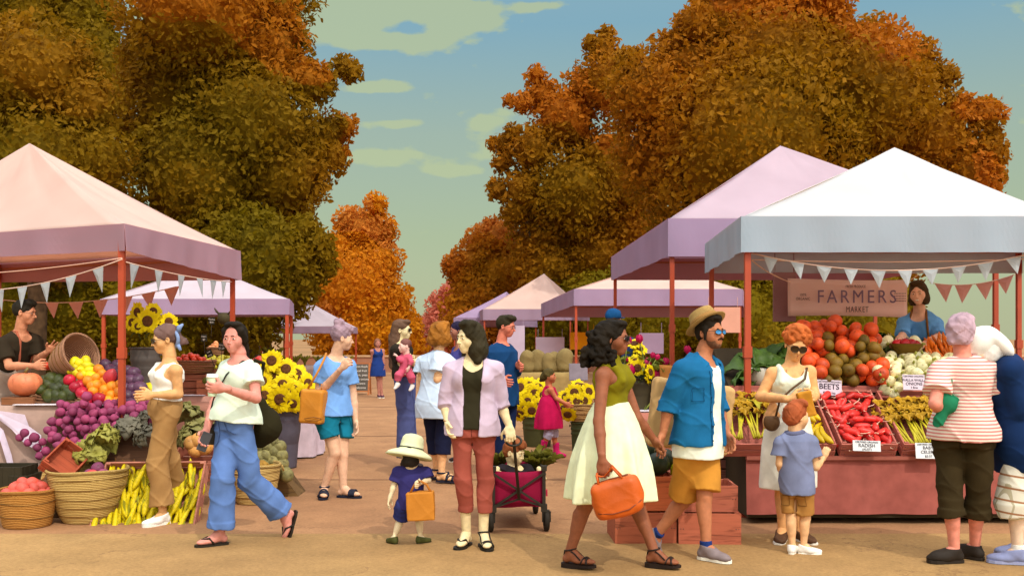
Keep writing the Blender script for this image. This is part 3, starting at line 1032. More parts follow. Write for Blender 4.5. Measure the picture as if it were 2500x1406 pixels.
# low boundary wall at the far end of the market
m = MB()
m.box((-2, 46.0, .34), (80, .35, .68)); wl = m.build('boundary_wall', mat((166, 116, 90), 'render', .9, .08, .8, .2, 30))
m = MB(); m.box((-2, 46.0, .72), (80.2, .45, .08)); m.build('coping', mat((196, 160, 120), 'stone', .85, .08, 2), wl, bevel=.01)
tag(wl, 'low pinkish wall with a pale coping across the far end of the market', 'wall')

# ------------------------------------------------------------------ trees


def leaf_mat(name, cols, patch=.35, accent=None, acc=.25):
    """foliage: big patches of turning colour, leaf-to-leaf variation"""
    m = mat(cols[0], name, .75, .05, 1, key=('leaf', name), spec=.12)
    t, b = mat_parts(m)
    tcn = t.nodes.new('ShaderNodeTexCoord')
    n1 = N(t, 'ShaderNodeTexNoise', Scale=patch, Detail=2.0, Roughness=.45)
    vo = N(t, 'ShaderNodeTexVoronoi', Scale=patch * 1.7); vo.distance = 'CHEBYCHEV'
    for n in (n1, vo): t.links.new(tcn.outputs['Object'], n.inputs['Vector'])
    k = len(cols)
    c = ramp(t, n1.outputs[0], [(.30 + .4 * i / (k - 1), rgb(*cols[i])) for i in range(k)])
    if accent:
        sx = t.nodes.new('ShaderNodeSeparateXYZ'); t.links.new(vo.outputs['Color'], sx.inputs[0])
        f = math_n(t, 'MULTIPLY', math_n(t, 'GREATER_THAN', sx.outputs[0], 1 - acc), .6)
        c = mixc(t, f, c, rgb(*accent))
    geo = t.nodes.new('ShaderNodeNewGeometry')
    r = ramp(t, geo.outputs['Random Per Island'], [(0, (.86, .86, .84, 1)), (.5, (1, 1, 1, 1)), (1, (1.14, 1.12, 1.08, 1))])
    c = mixc(t, 1.0, c, r, 'MULTIPLY')
    t.links.new(c, b.inputs['Base Color'])
    # thin leaves let some light through
    tr = t.nodes.new('ShaderNodeBsdfTranslucent'); t.links.new(c, tr.inputs[0])
    mx = t.nodes.new('ShaderNodeMixShader'); mx.inputs[0].default_value = .48
    out = t.nodes['Material Output']
    t.links.new(b.outputs[0], mx.inputs[1]); t.links.new(tr.outputs[0], mx.inputs[2]); t.links.new(mx.outputs[0], out.inputs[0])
    return m


BARK = mat((74, 54, 34), 'bark', .95, .25, 5, .6, 25)


def tree(label, name, d, blobs, lm, leaf=(.16, .42), dens=9.0, seed=1, trunk=None, group=None, depth=.8, cat='tree', core=.74):
    """a tree from crown clumps given as (px, py, radius px[, depth shift m]); the clumps are real volumes round the crown's middle"""
    rng = np.random.default_rng(seed)
    B = []
    for q in blobs:
        c = P(q[0], q[1], d); r = q[2] / F_PX * d
        c.y += (q[3] if len(q) > 3 else rng.uniform(-1, 1) * r * depth)
        B.append((np.array(c), r))
    cx = np.average([b[0][0] for b in B], weights=[b[1] for b in B]); cy = np.average([b[0][1] for b in B])
    root = empty(name, (cx, cy, 0), label, cat, group)
    Vs, Fs, n0 = [], [], 0
    og = np.array((cx, cy, 0))
    # inner boughs: lumpy cores so that the crown is closed in the middle
    for c, r in B:
        mb = MB(); mb.sphere(c - og, r * core, None, 16, 10)
        V = np.array(mb.v)
        V = V + (rng.normal(0, r * .03, V.shape))
        F4 = np.array([f for f in mb.f]); Vs.append(V); Fs.append(F4 + n0); n0 += len(V)
    for i, (c, r) in enumerate(B):
        n = int(7.4 * dens * 4 * math.pi * r * r)
        dirs = rng.normal(size=(n, 3)); dirs /= np.linalg.norm(dirs, axis=1)[:, None]
        rr = r * (.74 + .34 * rng.random(n) ** .8)
        # ragged outline: low-frequency bumps
        bump = 1 + .10 * np.sin(dirs[:, 0] * 5 + i) * np.cos(dirs[:, 2] * 6 + 2 * i) + .06 * np.sin(dirs[:, 1] * 11 + dirs[:, 2] * 9 + i)
        p = c + dirs * (rr * bump)[:, None]
        keep = np.ones(n, bool)
        for j, (c2, r2) in enumerate(B):
            if j != i: keep &= ((p - c2) ** 2).sum(1) > (r2 * .78) ** 2
        keep &= p[:, 2] > .15
        keep &= (dirs[:, 1] < .35) | (rng.random(n) < .4)
        p, dr = p[keep], dirs[keep]; n = len(p)
        s = (leaf[0] + (leaf[1] - leaf[0]) * rng.random(n) ** 1.3) * .70
        a = rng.normal(size=(n, 3)) * .75 + dr * .35; a /= np.linalg.norm(a, axis=1)[:, None]
        nn = dr * .9 + rng.normal(size=(n, 3)) * .36; nn -= a * (nn * a).sum(1)[:, None]; nn /= np.linalg.norm(nn, axis=1)[:, None]
        b = np.cross(nn, a)
        a = a * s[:, None]; b = b * (s * rng.uniform(.42, .62, n))[:, None]
        # a pointed, slightly folded leaf spray: two quads sharing the midrib
        q = np.stack([p - a * .5, p - a * .08 + b * .5 + nn * s[:, None] * .08, p + a * .5, p - a * .08 - b * .5 + nn * s[:, None] * .08, p + a * .22 + b * .36 + nn * s[:, None] * .05, p + a * .22 - b * .36 + nn * s[:, None] * .05], 1)
        Vs.append(q.reshape(-1, 3) - og)
        idx = n0 + np.arange(n)[:, None] * 6
        Fs.append(np.concatenate([idx + np.array([[0, 2, 4, 1]]), idx + np.array([[0, 3, 5, 2]])]))
        n0 += 6 * n
    me = mesh_np('crown', np.concatenate(Vs), np.concatenate(Fs), False)
    link('crown', me, lm, root)
    # trunk with limbs
    mb = MB()
    low = min(b[0][2] - b[1] for b in B); hi = max(b[0][2] for b in B)
    tr = trunk or max(.12, .03 * hi)
    tx = [(0, 0, -.1), (.1, .05, hi * .25), (-.1, 0, hi * .5), (.05, 0, hi * .8)]
    mb.tube([tx[0], (0, 0, .3), tx[1], tx[2], tx[3]], [tr * 1.5, tr * 1.1, tr * .9, tr * .6, tr * .2], 9)
    for i in rng.permutation(len(B))[:7]:
        c, r = B[i]
        if c[2] < hi * .3: continue
        s0 = np.array((0, 0, max(.5, c[2] * .45)))
        e = c - og
        mb.tube([s0, s0 * .5 + e * .5 + np.array((0, 0, -.15 * r)), e], [tr * .5, tr * .3, tr * .08], 6)
    mb.build('trunk', BARK, root)
    return root


OLIVE = leaf_mat('olive foliage', [(122, 98, 10), (138, 102, 10), (164, 108, 16)], .16, (192, 112, 24), .2)
GOLD = leaf_mat('golden olive foliage', [(122, 100, 12), (138, 104, 12), (132, 94, 12)], .2, (156, 108, 18), .2)
DARK = leaf_mat('dark olive foliage', [(116, 98, 10), (128, 102, 10), (142, 106, 12)], .25)
ORANGE = leaf_mat('orange foliage', [(198, 124, 22), (208, 132, 22), (216, 148, 18)], .25, (204, 128, 58), .2)
BROWN = leaf_mat('russet foliage', [(168, 112, 12), (186, 116, 22), (202, 116, 40)], .25, (212, 132, 58), .2)
RUST = leaf_mat('rust brown foliage', [(142, 104, 10), (154, 104, 12), (174, 106, 18)], .15, (192, 108, 26), .2)
PINK = leaf_mat('pinkish foliage', [(196, 110, 88), (206, 122, 98), (200, 114, 72)], .2)
BUSHM = leaf_mat('hedge foliage', [(122, 108, 12), (136, 114, 12), (142, 112, 14)], .3)

tree('tall dark olive tree with orange patches filling the upper left', 'broadleaf_tree', 35, [(520, 60, 180), (640, 130, 120), (470, 250, 190), (640, 320, 140), (760, 215, 60), (800, 320, 55), (700, 440, 110), (520, 450, 170), (610, -70, 150), (450, 70, 110), (385, 160, 85), (740, 400, 80),
     (840, 165, 34), (868, 180, 22), (790, 205, 40), (845, 305, 28), (815, 385, 40), (760, 455, 36), (700, 545, 70), (400, 340, 120), (520, 600, 130), (680, 30, 60), (715, 95, 35), (700, 190, 60), (710, 340, 70)], OLIVE, seed=11, dens=11, leaf=(.18, .46))
tree('golden olive tree with a rounded crown at the far left edge', 'broadleaf_tree', 31, [(110, 190, 130), (30, 330, 140), (230, 270, 85), (140, 420, 150), (-70, 230, 150), (60, 130, 80), (170, 140, 70), (260, 400, 90), (-40, 470, 150), (120, 560, 130)], GOLD, seed=12, dens=11, leaf=(.16, .4))
tree('dark olive tree showing above the golden tree in the upper left corner', 'broadleaf_tree', 44, [(60, 20, 90), (190, 40, 85), (-60, 60, 120), (250, 120, 60), (290, 200, 80), (150, -60, 110), (270, 30, 35), (200, 300, 150), (100, 500, 160)], DARK, seed=13, dens=7, leaf=(.22, .5))
tree('low dark olive tree with spiky right edge behind the left tents', 'broadleaf_tree', 32, [(720, 625, 85), (640, 640, 120), (780, 590, 34), (800, 650, 26), (560, 620, 130), (700, 710, 70), (740, 560, 40), (790, 620, 30), (620, 750, 100), (740, 690, 50), (480, 660, 120)], DARK, seed=14, dens=12, leaf=(.18, .46))
tree('bright orange conical tree at the far end of the aisle', 'conical_tree', 56, [(895, 560, 62), (870, 620, 85), (930, 645, 58), (880, 720, 105), (965, 735, 46), (900, 810, 120), (985, 815, 48), (918, 500, 30), (828, 600, 40), (820, 740, 60), (850, 540, 40), (935, 565, 36), (1000, 790, 30), (800, 810, 60), (1010, 850, 40)], ORANGE, seed=15, dens=6, leaf=(.22, .6))
tree('small dusty pink tree at the far end of the aisle', 'broadleaf_tree', 75, [(1085, 745, 42), (1080, 800, 52), (1098, 712, 24), (1060, 770, 22), (1060, 840, 40), (1110, 830, 45)], PINK, seed=16, dens=5, leaf=(.3, .65))
tree('russet round tree behind the small lilac tents on the right of the aisle', 'broadleaf_tree', 57, [(1180, 595, 55), (1225, 585, 52), (1155, 655, 62), (1240, 680, 90), (1180, 740, 80), (1115, 650, 36), (1125, 690, 30), (1300, 640, 70), (1280, 760, 90), (1150, 790, 80), (1200, 555, 26), (1100, 650, 22)], BROWN, seed=17, dens=7, leaf=(.2, .55))
tree('huge rust and olive tree filling the upper right behind the white tent', 'broadleaf_tree', 36, [(1900, 200, 190), (1700, 180, 140), (2070, 250, 170), (1800, 400, 220), (2040, 440, 190), (1650, 360, 150), (2190, 220, 95), (2270, 340, 120), (2340, 440, 95), (2395, 290, 44), (1580, 240, 100), (1950, 50, 110), (1780, 50, 100), (2130, 110, 80), (1850, -70, 130), (1990, 0, 80),
     (2420, 265, 30), (2250, 140, 50), (2310, 185, 36), (2215, 450, 110), (1690, 70, 50), (1650, 120, 45), (1540, 150, 40), (2400, 380, 44), (2440, 430, 26), (2300, 560, 80), (1900, 600, 170), (2100, 620, 150), (1720, 600, 150), (2040, 60, 50), (2330, 270, 45), (2430, 330, 26)], RUST, seed=18, dens=11, leaf=(.18, .48))
tree('orange brown tree with a ragged left edge beside the sky gap, right of the aisle', 'broadleaf_tree', 52, [(1380, 300, 80), (1325, 225, 48), (1300, 370, 62), (1280, 470, 52), (1400, 480, 110), (1340, 580, 100), (1450, 620, 140), (1500, 420, 120), (1275, 255, 28), (1243, 245, 16), (1232, 352, 30), (1225, 400, 26), (1215, 465, 30), (1470, 120, 44), (1480, 85, 26), (1440, 105, 20), (1440, 215, 60), (1250, 330, 26), (1200, 350, 14), (1310, 180, 26), (1260, 520, 40), (1500, 220, 80), (1560, 560, 120), (1340, 660, 80)],
     RUST, seed=19, dens=6, leaf=(.24, .62))
for i, (x, y, r, dd) in enumerate([(30, 760, 130, 33), (190, 770, 125, 33.5), (340, 765, 125, 33), (480, 780, 120, 33.6), (1360, 790, 100, 51), (1500, 780, 125, 50), (1650, 785, 130, 33.6), (1800, 790, 130, 33), (1960, 790, 135, 33.5), (2110, 795, 130, 33), (2215, 815, 66, 33)]):
    tree(['dark bush behind the left stall, at the left edge of the frame', 'dark bush behind the overturned basket on the left stall', 'dark bush behind the grey sunflower bucket', 'dark bush behind the black price tags on the left',
          'dark bush behind the stuffed sacks', 'dark bush behind the blue cap', 'dark bush behind the hanging lilac sheet', 'dark bush behind the straw hat', 'dark bush behind the left end of the market banner', 'dark bush behind the right end of the market banner', 'small dark bush behind the smiling stall keeper'][i],
         'bush', dd, [(x, y, r, 0), (x - r * .5, y - r * .35, r * .6), (x + r * .5, y - r * .3, r * .6), (x - r * .4, y + r * .5, r * .7), (x + r * .45, y + r * .5, r * .7)], BUSHM, leaf=(.16 * dd / 33, .36 * dd / 33), dens=9 * (33 / dd) ** 2, seed=40 + i, group='bushes behind the stalls', trunk=.08, cat='bush')

# ------------------------------------------------------------------ tents


def canvas(col, tcol=None, key='canvas'):
    k = (key, col)
    if k in MATS: return MATS[k]
    m = mat(col, key, .8, .04, 1.5, .12, 90, key=k, spec=.2)
    t, b = mat_parts(m)
    tr = t.nodes.new('ShaderNodeBsdfTranslucent'); tr.inputs[0].default_value = rgb(*(tcol or (214, 150, 120)))
    mx = t.nodes.new('ShaderNodeMixShader'); mx.inputs[0].default_value = .46
    t.links.new(b.outputs[0], mx.inputs[1]); t.links.new(tr.outputs[0], mx.inputs[2]); t.links.new(mx.outputs[0], t.nodes['Material Output'].inputs[0])
    return m


POLE = mat((168, 66, 34), 'painted steel', .45, .06, 4, 0, spec=.4)
BAR = mat((150, 92, 66), 'painted steel', .5, .06, 4, 0)


def tent(label, C, ez, peak, m_roof, vh, pole_w=.05, poles=(0, 1, 2, 3), sag=.10, vsag=.0, m_val=None, pz=None, n=26, trim=None):
    """canopy over four ground corners C (x, y), counter-clockwise from the front left; ez = height of the valance top at each corner, vh its drop"""
    m_val = m_val or m_roof
    ez = ez if isinstance(ez, (list, tuple)) else [ez] * 4
    vh = vh if isinstance(vh, (list, tuple)) else [vh] * 4
    root = empty('market_tent', (sum(c[0] for c in C) / 4, sum(c[1] for c in C) / 4, 0), label, 'tent', 'market tents')
    og = Vector(root.location)
    pk = Vector(peak)
    q = MB()
    for i in range(4):
        a = Vector((*C[i], ez[i])); b = Vector((*C[(i + 1) % 4], ez[(i + 1) % 4]))
        vs, fs = [], []
        for r in range(n + 1):
            t = r / n
            for s_ in range(n + 1):
                u = s_ / n
                p = (a.lerp(b, u)).lerp(pk, t)
                # cloth hangs a little between the ridges
                p.z -= sag * math.sin(math.pi * t) * (0.5 + 1.3 * math.sin(math.pi * u)) + (.010 * math.sin(14 * u + 3 * t + i) + .012 * max(0, math.sin(23 * u + 5 * t * u + 2 * i)) ** 3) * math.sin(math.pi * min(1, t * 1.1)) ** .6
                vs.append(p - og)
        w_ = n + 1
        for r in range(n):
            for s_ in range(n): fs.append([r * w_ + s_, r * w_ + s_ + 1, (r + 1) * w_ + s_ + 1, (r + 1) * w_ + s_])
        q.add(vs, fs, True)
    can = q.build('canopy', m_roof, root)
    so_ = can.modifiers.new('th', 'SOLIDIFY'); so_.thickness = .006
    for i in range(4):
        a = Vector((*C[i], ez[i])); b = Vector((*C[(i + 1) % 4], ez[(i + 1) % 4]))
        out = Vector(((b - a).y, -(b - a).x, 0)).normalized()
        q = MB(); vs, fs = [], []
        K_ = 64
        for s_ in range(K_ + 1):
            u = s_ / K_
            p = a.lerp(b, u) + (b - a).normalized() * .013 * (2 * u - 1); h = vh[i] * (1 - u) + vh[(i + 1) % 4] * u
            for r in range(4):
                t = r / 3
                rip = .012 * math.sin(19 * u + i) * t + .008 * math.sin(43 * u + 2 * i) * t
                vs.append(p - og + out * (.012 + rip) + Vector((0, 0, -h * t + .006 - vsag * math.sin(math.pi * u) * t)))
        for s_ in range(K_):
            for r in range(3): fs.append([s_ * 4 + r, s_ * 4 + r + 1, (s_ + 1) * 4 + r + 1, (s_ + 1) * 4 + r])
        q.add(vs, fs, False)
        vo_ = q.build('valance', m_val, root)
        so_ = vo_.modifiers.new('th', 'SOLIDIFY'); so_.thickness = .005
    ce = Vector((sum(c[0] for c in C) / 4, sum(c[1] for c in C) / 4, 0))
    for i in poles:
        c = Vector((*C[i], 0)); inn = (ce - c).normalized() * .08
        q = MB()
        q.box(c + inn - og + Vector((0, 0, (ez[i] - .03) / 2)), (pole_w, pole_w, ez[i] - .03))
        q.box(c + inn - og + Vector((0, 0, .008)), (pole_w * 2.4, pole_w * 2.4, .016))
        q.box(c + inn - og + Vector((0, 0, ez[i] * .55)), (pole_w * 1.35, pole_w * 1.35, .10))
        q.build('pole', POLE, root)
    for i in range(4):
        a = Vector((*C[i], ez[i] - .10)); b = Vector((*C[(i + 1) % 4], ez[(i + 1) % 4] - .10))
        ia, ib = (ce - Vector((a.x, a.y, 0))).normalized() * .08, (ce - Vector((b.x, b.y, 0))).normalized() * .08
        q = MB(); q.bar(a + ia - og, b + ib - og, .03, .03)
        q.build('frame_bar', BAR, root)
    return root


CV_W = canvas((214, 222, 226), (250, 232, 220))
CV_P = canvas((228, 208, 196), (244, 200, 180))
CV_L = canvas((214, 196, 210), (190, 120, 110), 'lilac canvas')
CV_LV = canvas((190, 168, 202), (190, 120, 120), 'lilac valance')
CV_B = canvas((188, 212, 228), (200, 150, 140), 'pale blue canvas')

CV_LW = canvas((222, 214, 224), (206, 160, 150), 'pale lavender canvas')
A_ = dg(1245)
A = (P(303, 0, A_).x, A_)
TENT1 = tent('peach white market tent over the left vegetable stall', [(-8.0, 11.95), A, (P(584, 0, 12.3).x, 12.3), (-7.9, 15.3)],
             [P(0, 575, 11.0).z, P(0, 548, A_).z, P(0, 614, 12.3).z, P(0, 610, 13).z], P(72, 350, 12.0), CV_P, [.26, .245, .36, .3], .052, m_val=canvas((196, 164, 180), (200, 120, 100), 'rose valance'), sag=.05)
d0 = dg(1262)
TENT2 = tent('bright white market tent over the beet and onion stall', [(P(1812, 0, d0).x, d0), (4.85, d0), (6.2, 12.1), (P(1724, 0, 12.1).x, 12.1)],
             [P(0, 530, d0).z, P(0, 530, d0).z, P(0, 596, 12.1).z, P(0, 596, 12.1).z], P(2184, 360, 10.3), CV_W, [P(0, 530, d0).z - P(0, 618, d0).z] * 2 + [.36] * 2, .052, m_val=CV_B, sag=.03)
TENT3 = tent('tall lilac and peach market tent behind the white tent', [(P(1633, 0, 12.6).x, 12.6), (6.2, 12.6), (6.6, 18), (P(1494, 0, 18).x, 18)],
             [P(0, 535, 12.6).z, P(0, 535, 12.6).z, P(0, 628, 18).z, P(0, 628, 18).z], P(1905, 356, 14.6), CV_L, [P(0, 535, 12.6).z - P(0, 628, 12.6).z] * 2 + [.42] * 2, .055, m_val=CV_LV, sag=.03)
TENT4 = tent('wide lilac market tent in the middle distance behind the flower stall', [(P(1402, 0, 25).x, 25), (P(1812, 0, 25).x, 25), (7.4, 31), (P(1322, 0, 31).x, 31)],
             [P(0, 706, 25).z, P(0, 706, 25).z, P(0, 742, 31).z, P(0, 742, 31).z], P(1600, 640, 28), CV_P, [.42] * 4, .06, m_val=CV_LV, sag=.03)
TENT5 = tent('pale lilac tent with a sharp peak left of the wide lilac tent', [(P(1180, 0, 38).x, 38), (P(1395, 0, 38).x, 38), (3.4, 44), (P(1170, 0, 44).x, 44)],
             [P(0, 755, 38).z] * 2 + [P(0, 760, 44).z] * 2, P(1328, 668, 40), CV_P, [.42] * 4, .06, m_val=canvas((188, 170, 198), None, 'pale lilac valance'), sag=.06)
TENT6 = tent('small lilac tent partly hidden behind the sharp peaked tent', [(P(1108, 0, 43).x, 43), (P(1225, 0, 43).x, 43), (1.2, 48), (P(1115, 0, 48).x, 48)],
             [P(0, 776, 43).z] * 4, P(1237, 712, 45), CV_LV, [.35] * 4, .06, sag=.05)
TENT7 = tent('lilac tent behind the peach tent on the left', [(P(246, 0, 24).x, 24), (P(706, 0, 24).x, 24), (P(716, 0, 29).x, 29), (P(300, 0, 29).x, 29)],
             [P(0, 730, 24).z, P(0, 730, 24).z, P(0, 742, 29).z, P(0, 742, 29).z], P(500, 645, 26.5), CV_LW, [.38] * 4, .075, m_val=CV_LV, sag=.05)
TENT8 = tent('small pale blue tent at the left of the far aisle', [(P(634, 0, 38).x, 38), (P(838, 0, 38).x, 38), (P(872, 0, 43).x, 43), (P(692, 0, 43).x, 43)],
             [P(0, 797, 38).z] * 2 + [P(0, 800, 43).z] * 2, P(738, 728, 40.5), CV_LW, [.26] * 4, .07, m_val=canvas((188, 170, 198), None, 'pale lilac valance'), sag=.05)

# ------------------------------------------------------------------ bunting


def bunting(label, pts, flags, size, m, sd=0):
    """string of pennants: pts the string's world points, flags at fractions along it"""
    pts = [Vector(p) for p in pts]
    og = sum(pts, Vector()) / len(pts)
    root = empty('bunting', og, label, 'bunting')
    q = MB(); q.tube([p - og for p in pts], .006, 5); q.build('string', plain((222, 190, 170), .8, 'cord'), root)
    L = [0]
    for i in range(1, len(pts)): L.append(L[-1] + (pts[i] - pts[i - 1]).length)
    rnd = random.Random(sd)
    for f in flags:
        s_ = f * L[-1]
        i = max(j for j in range(len(pts) - 1) if L[j] <= s_ + 1e-6)
        c = pts[i].lerp(pts[i + 1], (s_ - L[i]) / (L[i + 1] - L[i]))
        d = (pts[i + 1] - pts[i]).normalized()
        wv, ht = size[0] * rnd.uniform(.92, 1.08), size[1] * rnd.uniform(.92, 1.08)
        nrm = Vector((d.y, -d.x, 0)).normalized()
        tip = c + Vector((0, 0, -ht)) + d * rnd.uniform(-.02, .03) + nrm * rnd.uniform(-.03, .03)
        a, b = c - d * wv / 2, c + d * wv / 2
        q = MB()
        mid = (a + b + tip) / 3 + nrm * .012
        q.add([p - og for p in (a, b, tip, mid)], [[0, 1, 3], [1, 2, 3], [2, 0, 3]], False)
        o = q.build('pennant', m, root)
        so_ = o.modifiers.new('th', 'SOLIDIFY'); so_.thickness = .003
    return root


def span(a, b, sagm, n=14):
    a, b = Vector(a), Vector(b)
    return [a.lerp(b, i / n) - Vector((0, 0, sagm * 4 * (i / n) * (1 - i / n))) for i in range(n + 1)]


FLAGW = canvas((206, 218, 224), (200, 190, 180), 'white pennant cloth')
FLAGP = canvas((232, 184, 174), (226, 170, 156), 'rose pennant cloth')
bunting('white bunting along the front edge of the peach tent', span(P(-130, 708, 10.6), P(298, 633, 9.0), .10), [.335, .47, .60, .74, .88], (.17, .215), FLAGW, 1)
bunting('white bunting along the aisle side of the peach tent', span(P(308, 640, 9.1), P(566, 688, 12.1), .03), [.06, .25, .45, .63, .78, .9], (.19, .21), FLAGW, 2)
bunting('rose bunting strung inside under the peach tent', span(P(-60, 722, 13.2), P(430, 700, 12.2), .14), [.12, .26, .40, .52, .64, .76, .87, .98], (.22, .21), FLAGP, 3)
bunting('white bunting hung across the front of the white tent', span(P(1835, 618, d0 + .1), P(2560, 608, d0 + .1), .17, 20), [.065, .155, .245, .335, .425, .515, .60, .695, .785, .88], (.135, .15), FLAGW, 4)
bunting('rose bunting at the back right of the white tent', span(P(2270, 690, 12.2), P(2490, 665, 12.2), .08), [.15, .37, .6, .83], (.21, .21), FLAGP, 5)
for lab, a, b in (('plain cord tied across the white tent front near its roof', P(1836, 634, d0 + .15), P(2600, 628, d0 + .15)), ('plain cord across the front of the peach tent above the pennants', P(-140, 672, 10.4), P(298, 630, 9.0)), ('slack cord from the white tent pole to the banner', P(1836, 636, d0 + .15), P(1930, 688, 11.8))):
    q = MB(); og = (Vector(a) + Vector(b)) / 2; q.tube([p - og for p in span(a, b, .03)], .005, 5)
    tag(q.build('cord', plain((222, 180, 156), .8, 'cord'), None, og), lab, 'cord')

# ------------------------------------------------------------------ banner


def text_mesh(body, size, m, name, parent, loc, rot=(math.radians(90), 0, 0), ext=.002, sx=1.0, spacing=1.0, bold=0.0, width=None):
    cu = bpy.data.curves.new(name, 'FONT')
    cu.body = body; cu.size = size; cu.align_x = 'CENTER'; cu.align_y = 'CENTER'; cu.extrude = ext; cu.space_character = spacing; cu.offset = bold
    cu.resolution_u = 3
    o = bpy.data.objects.new(name, cu); COL.objects.link(o)
    dgp = bpy.context.evaluated_depsgraph_get()
    me = bpy.data.meshes.new_from_object(o.evaluated_get(dgp))
    bpy.data.objects.remove(o)
    if width:
        xs = [v.co.x for v in me.vertices]; sx = width / (max(xs) - min(xs))
    t = link(name, me, m, parent, loc)
    t.rotation_euler = rot; t.scale = (sx, 1, 1)
    me.materials.clear(); me.materials.append(m)
    return t


bd = 11.85
c = P(2070, 727, bd)
W_, H_ = 292 / F_PX * bd, 92 / F_PX * bd
root = empty('market_banner', c, 'pink cloth banner reading FARMERS MARKET hung at the back of the white tent', 'banner')
q = MB(); vs, fs = [], []
for i in range(31):
    for j in range(7):
        u, v = i / 30, j / 6
        vs.append(((u - .5) * W_, .012 * math.sin(7 * u + v * 2) + .006 * math.sin(15 * u), (v - .5) * H_ + (.025 * math.sin(math.pi * u) * -1 * (v - .2)) + .01 * math.sin(3 * u + 1)))
for i in range(30):
    for j in range(6): fs.append([i * 7 + j, (i + 1) * 7 + j, (i + 1) * 7 + j + 1, i * 7 + j + 1])
q.add(vs, fs, True)
cl_ = q.build('banner_cloth', canvas((250, 222, 214), (246, 212, 200), 'pink banner cloth'), root)
so_ = cl_.modifiers.new('th', 'SOLIDIFY'); so_.thickness = .005
INK = plain((120, 92, 116), .8, 'ink'); INK2 = plain((86, 56, 50), .8, 'ink')
k = bd / F_PX
text_mesh('FARMERS', 45 * k, INK, 'lettering', root, (18 * k, -.05, 1 * k), spacing=1.3, bold=0, width=190 * k)
text_mesh('MARKET', 20 * k, INK2, 'lettering', root, (20 * k, -.04, -29 * k), spacing=1.2, width=54 * k)
text_mesh('FRESH PRODUCE', 9.5 * k, INK2, 'lettering', root, (16 * k, -.04, 27 * k), spacing=1.1, width=48 * k)
text_mesh('100%\nORGANIC', 9.5 * k, INK2, 'lettering', root, (-112 * k, -.04, 2 * k), spacing=1.1, width=34 * k)
q = MB()
for r in range(4):
    for i in range(8): q.box(((112 + i * 3.6) * k, -.036, (10 - r * 6) * k), (2.2 * k, .003, 2.0 * k))
q.build('printed_dots', INK2, root)
q = MB()
for sg in (-1, 1):
    q.tube([(sg * W_ / 2, 0, H_ * .42), (sg * (W_ / 2 + .25), .1, H_ * .75)], .005, 5)
q.build('tie_cord', plain((222, 180, 156), .8, 'cord'), root)
# sheets hung further back
for lab, px, py, wp, hp, d_, colr in (('mauve cloth panel hanging behind the left end of the market banner', 1915, 725, 55, 120, 12.1, (150, 110, 112)), ('pinkish board hanging under the wide lilac tent beside the straw hat', 1765, 781, 84, 62, 24.6, (206, 150, 128)),
                                      ('amber board under the wide lilac tent', 1423, 832, 62, 42, 30, (216, 150, 10)), ('pale lilac board standing under the wide lilac tent', 1343, 848, 70, 50, 30.5, (190, 172, 190)),
                                      ('tall pale lilac sheet hanging behind the man in the navy sweatshirt', 1258, 850, 46, 110, 36, (190, 172, 190)), ('grey purple sheet hanging behind the flower bouquets', 1590, 838, 60, 50, 24, (142, 118, 140))):
    c = P(px, py, d_); q = MB()
    wv, hv = wp / F_PX * d_, hp / F_PX * d_
    q.box((0, 0, 0), (wv, .03, hv))
    for sg in (-1, 1): q.tube([(sg * wv * .42, 0, hv / 2), (sg * wv * .42, 0, hv / 2 + .25)], .006, 5)
    tag(q.build('hanging_panel', mat(colr, 'canvas panel', .9, .06, 2, .15, 60), None, c, bevel=.006), lab, 'panel')
# ------------------------------------------------------------------ stalls, tables, crates, baskets
def rotx(a): return Matrix.Rotation(math.radians(a), 3, 'X')
def rotz(a): return Matrix.Rotation(math.radians(a), 3, 'Z')


def cloth_table(label, x0, x1, y0, y1, z, col, drop=None, legs=True, cat='table', group=None, seed=0, topcol=None):
    """table with a cloth hanging to the ground (or drop metres) in soft folds"""
    root = empty('market_table', ((x0 + x1) / 2, (y0 + y1) / 2, 0), label, cat, group)
    og = Vector(root.location)
    drop = drop or z - .02
    rnd = random.Random(seed)
    q = MB()
    per = [(x0, y0), (x1, y0), (x1, y1), (x0, y1)]
    ring = []
    for i in range(4):
        a, b = Vector((*per[i], 0)), Vector((*per[(i + 1) % 4], 0))
        nseg = max(6, int((b - a).length / .05))
        out = Vector(((b - a).y, -(b - a).x, 0)).normalized()
        for s_ in range(nseg): ring.append((a.lerp(b, s_ / nseg), out, s_ / nseg * (b - a).length + i * 7.3))
    rows = 7; n = len(ring); vs, fs = [], []
    for r in range(rows):
        t = r / (rows - 1)
        for p, o, s_ in ring:
            wv = (.022 * math.sin(s_ * 9 + seed) + .014 * math.sin(s_ * 21 + 2 * seed + 1.5 * t)) * t
            vs.append(p - og + o * (.012 + wv + .03 * t) + Vector((0, 0, z - drop * t)))
    for r in range(rows - 1):
        for i in range(n): fs.append([r * n + i, (r + 1) * n + i, (r + 1) * n + (i + 1) % n, r * n + (i + 1) % n])
    fs.append(list(range(n)))
    q.add(vs, fs, True)
    cl = q.build('tablecloth', cloth(col), root)
    q = MB(); q.box(((x0 + x1) / 2 - og.x, (y0 + y1) / 2 - og.y, z - .03), (x1 - x0 - .01, y1 - y0 - .01, .04))
    q.build('tabletop', woodm((150, 104, 74)), root)
    if legs:
        for (lx, ly) in ((x0 + .06, y0 + .06), (x1 - .06, y0 + .06), (x0 + .06, y1 - .06), (x1 - .06, y1 - .06)):
            q = MB(); q.box((lx - og.x, ly - og.y, (z - .05) / 2), (.045, .045, z - .05)); q.build('leg', woodm((120, 84, 60)), root)
    return root


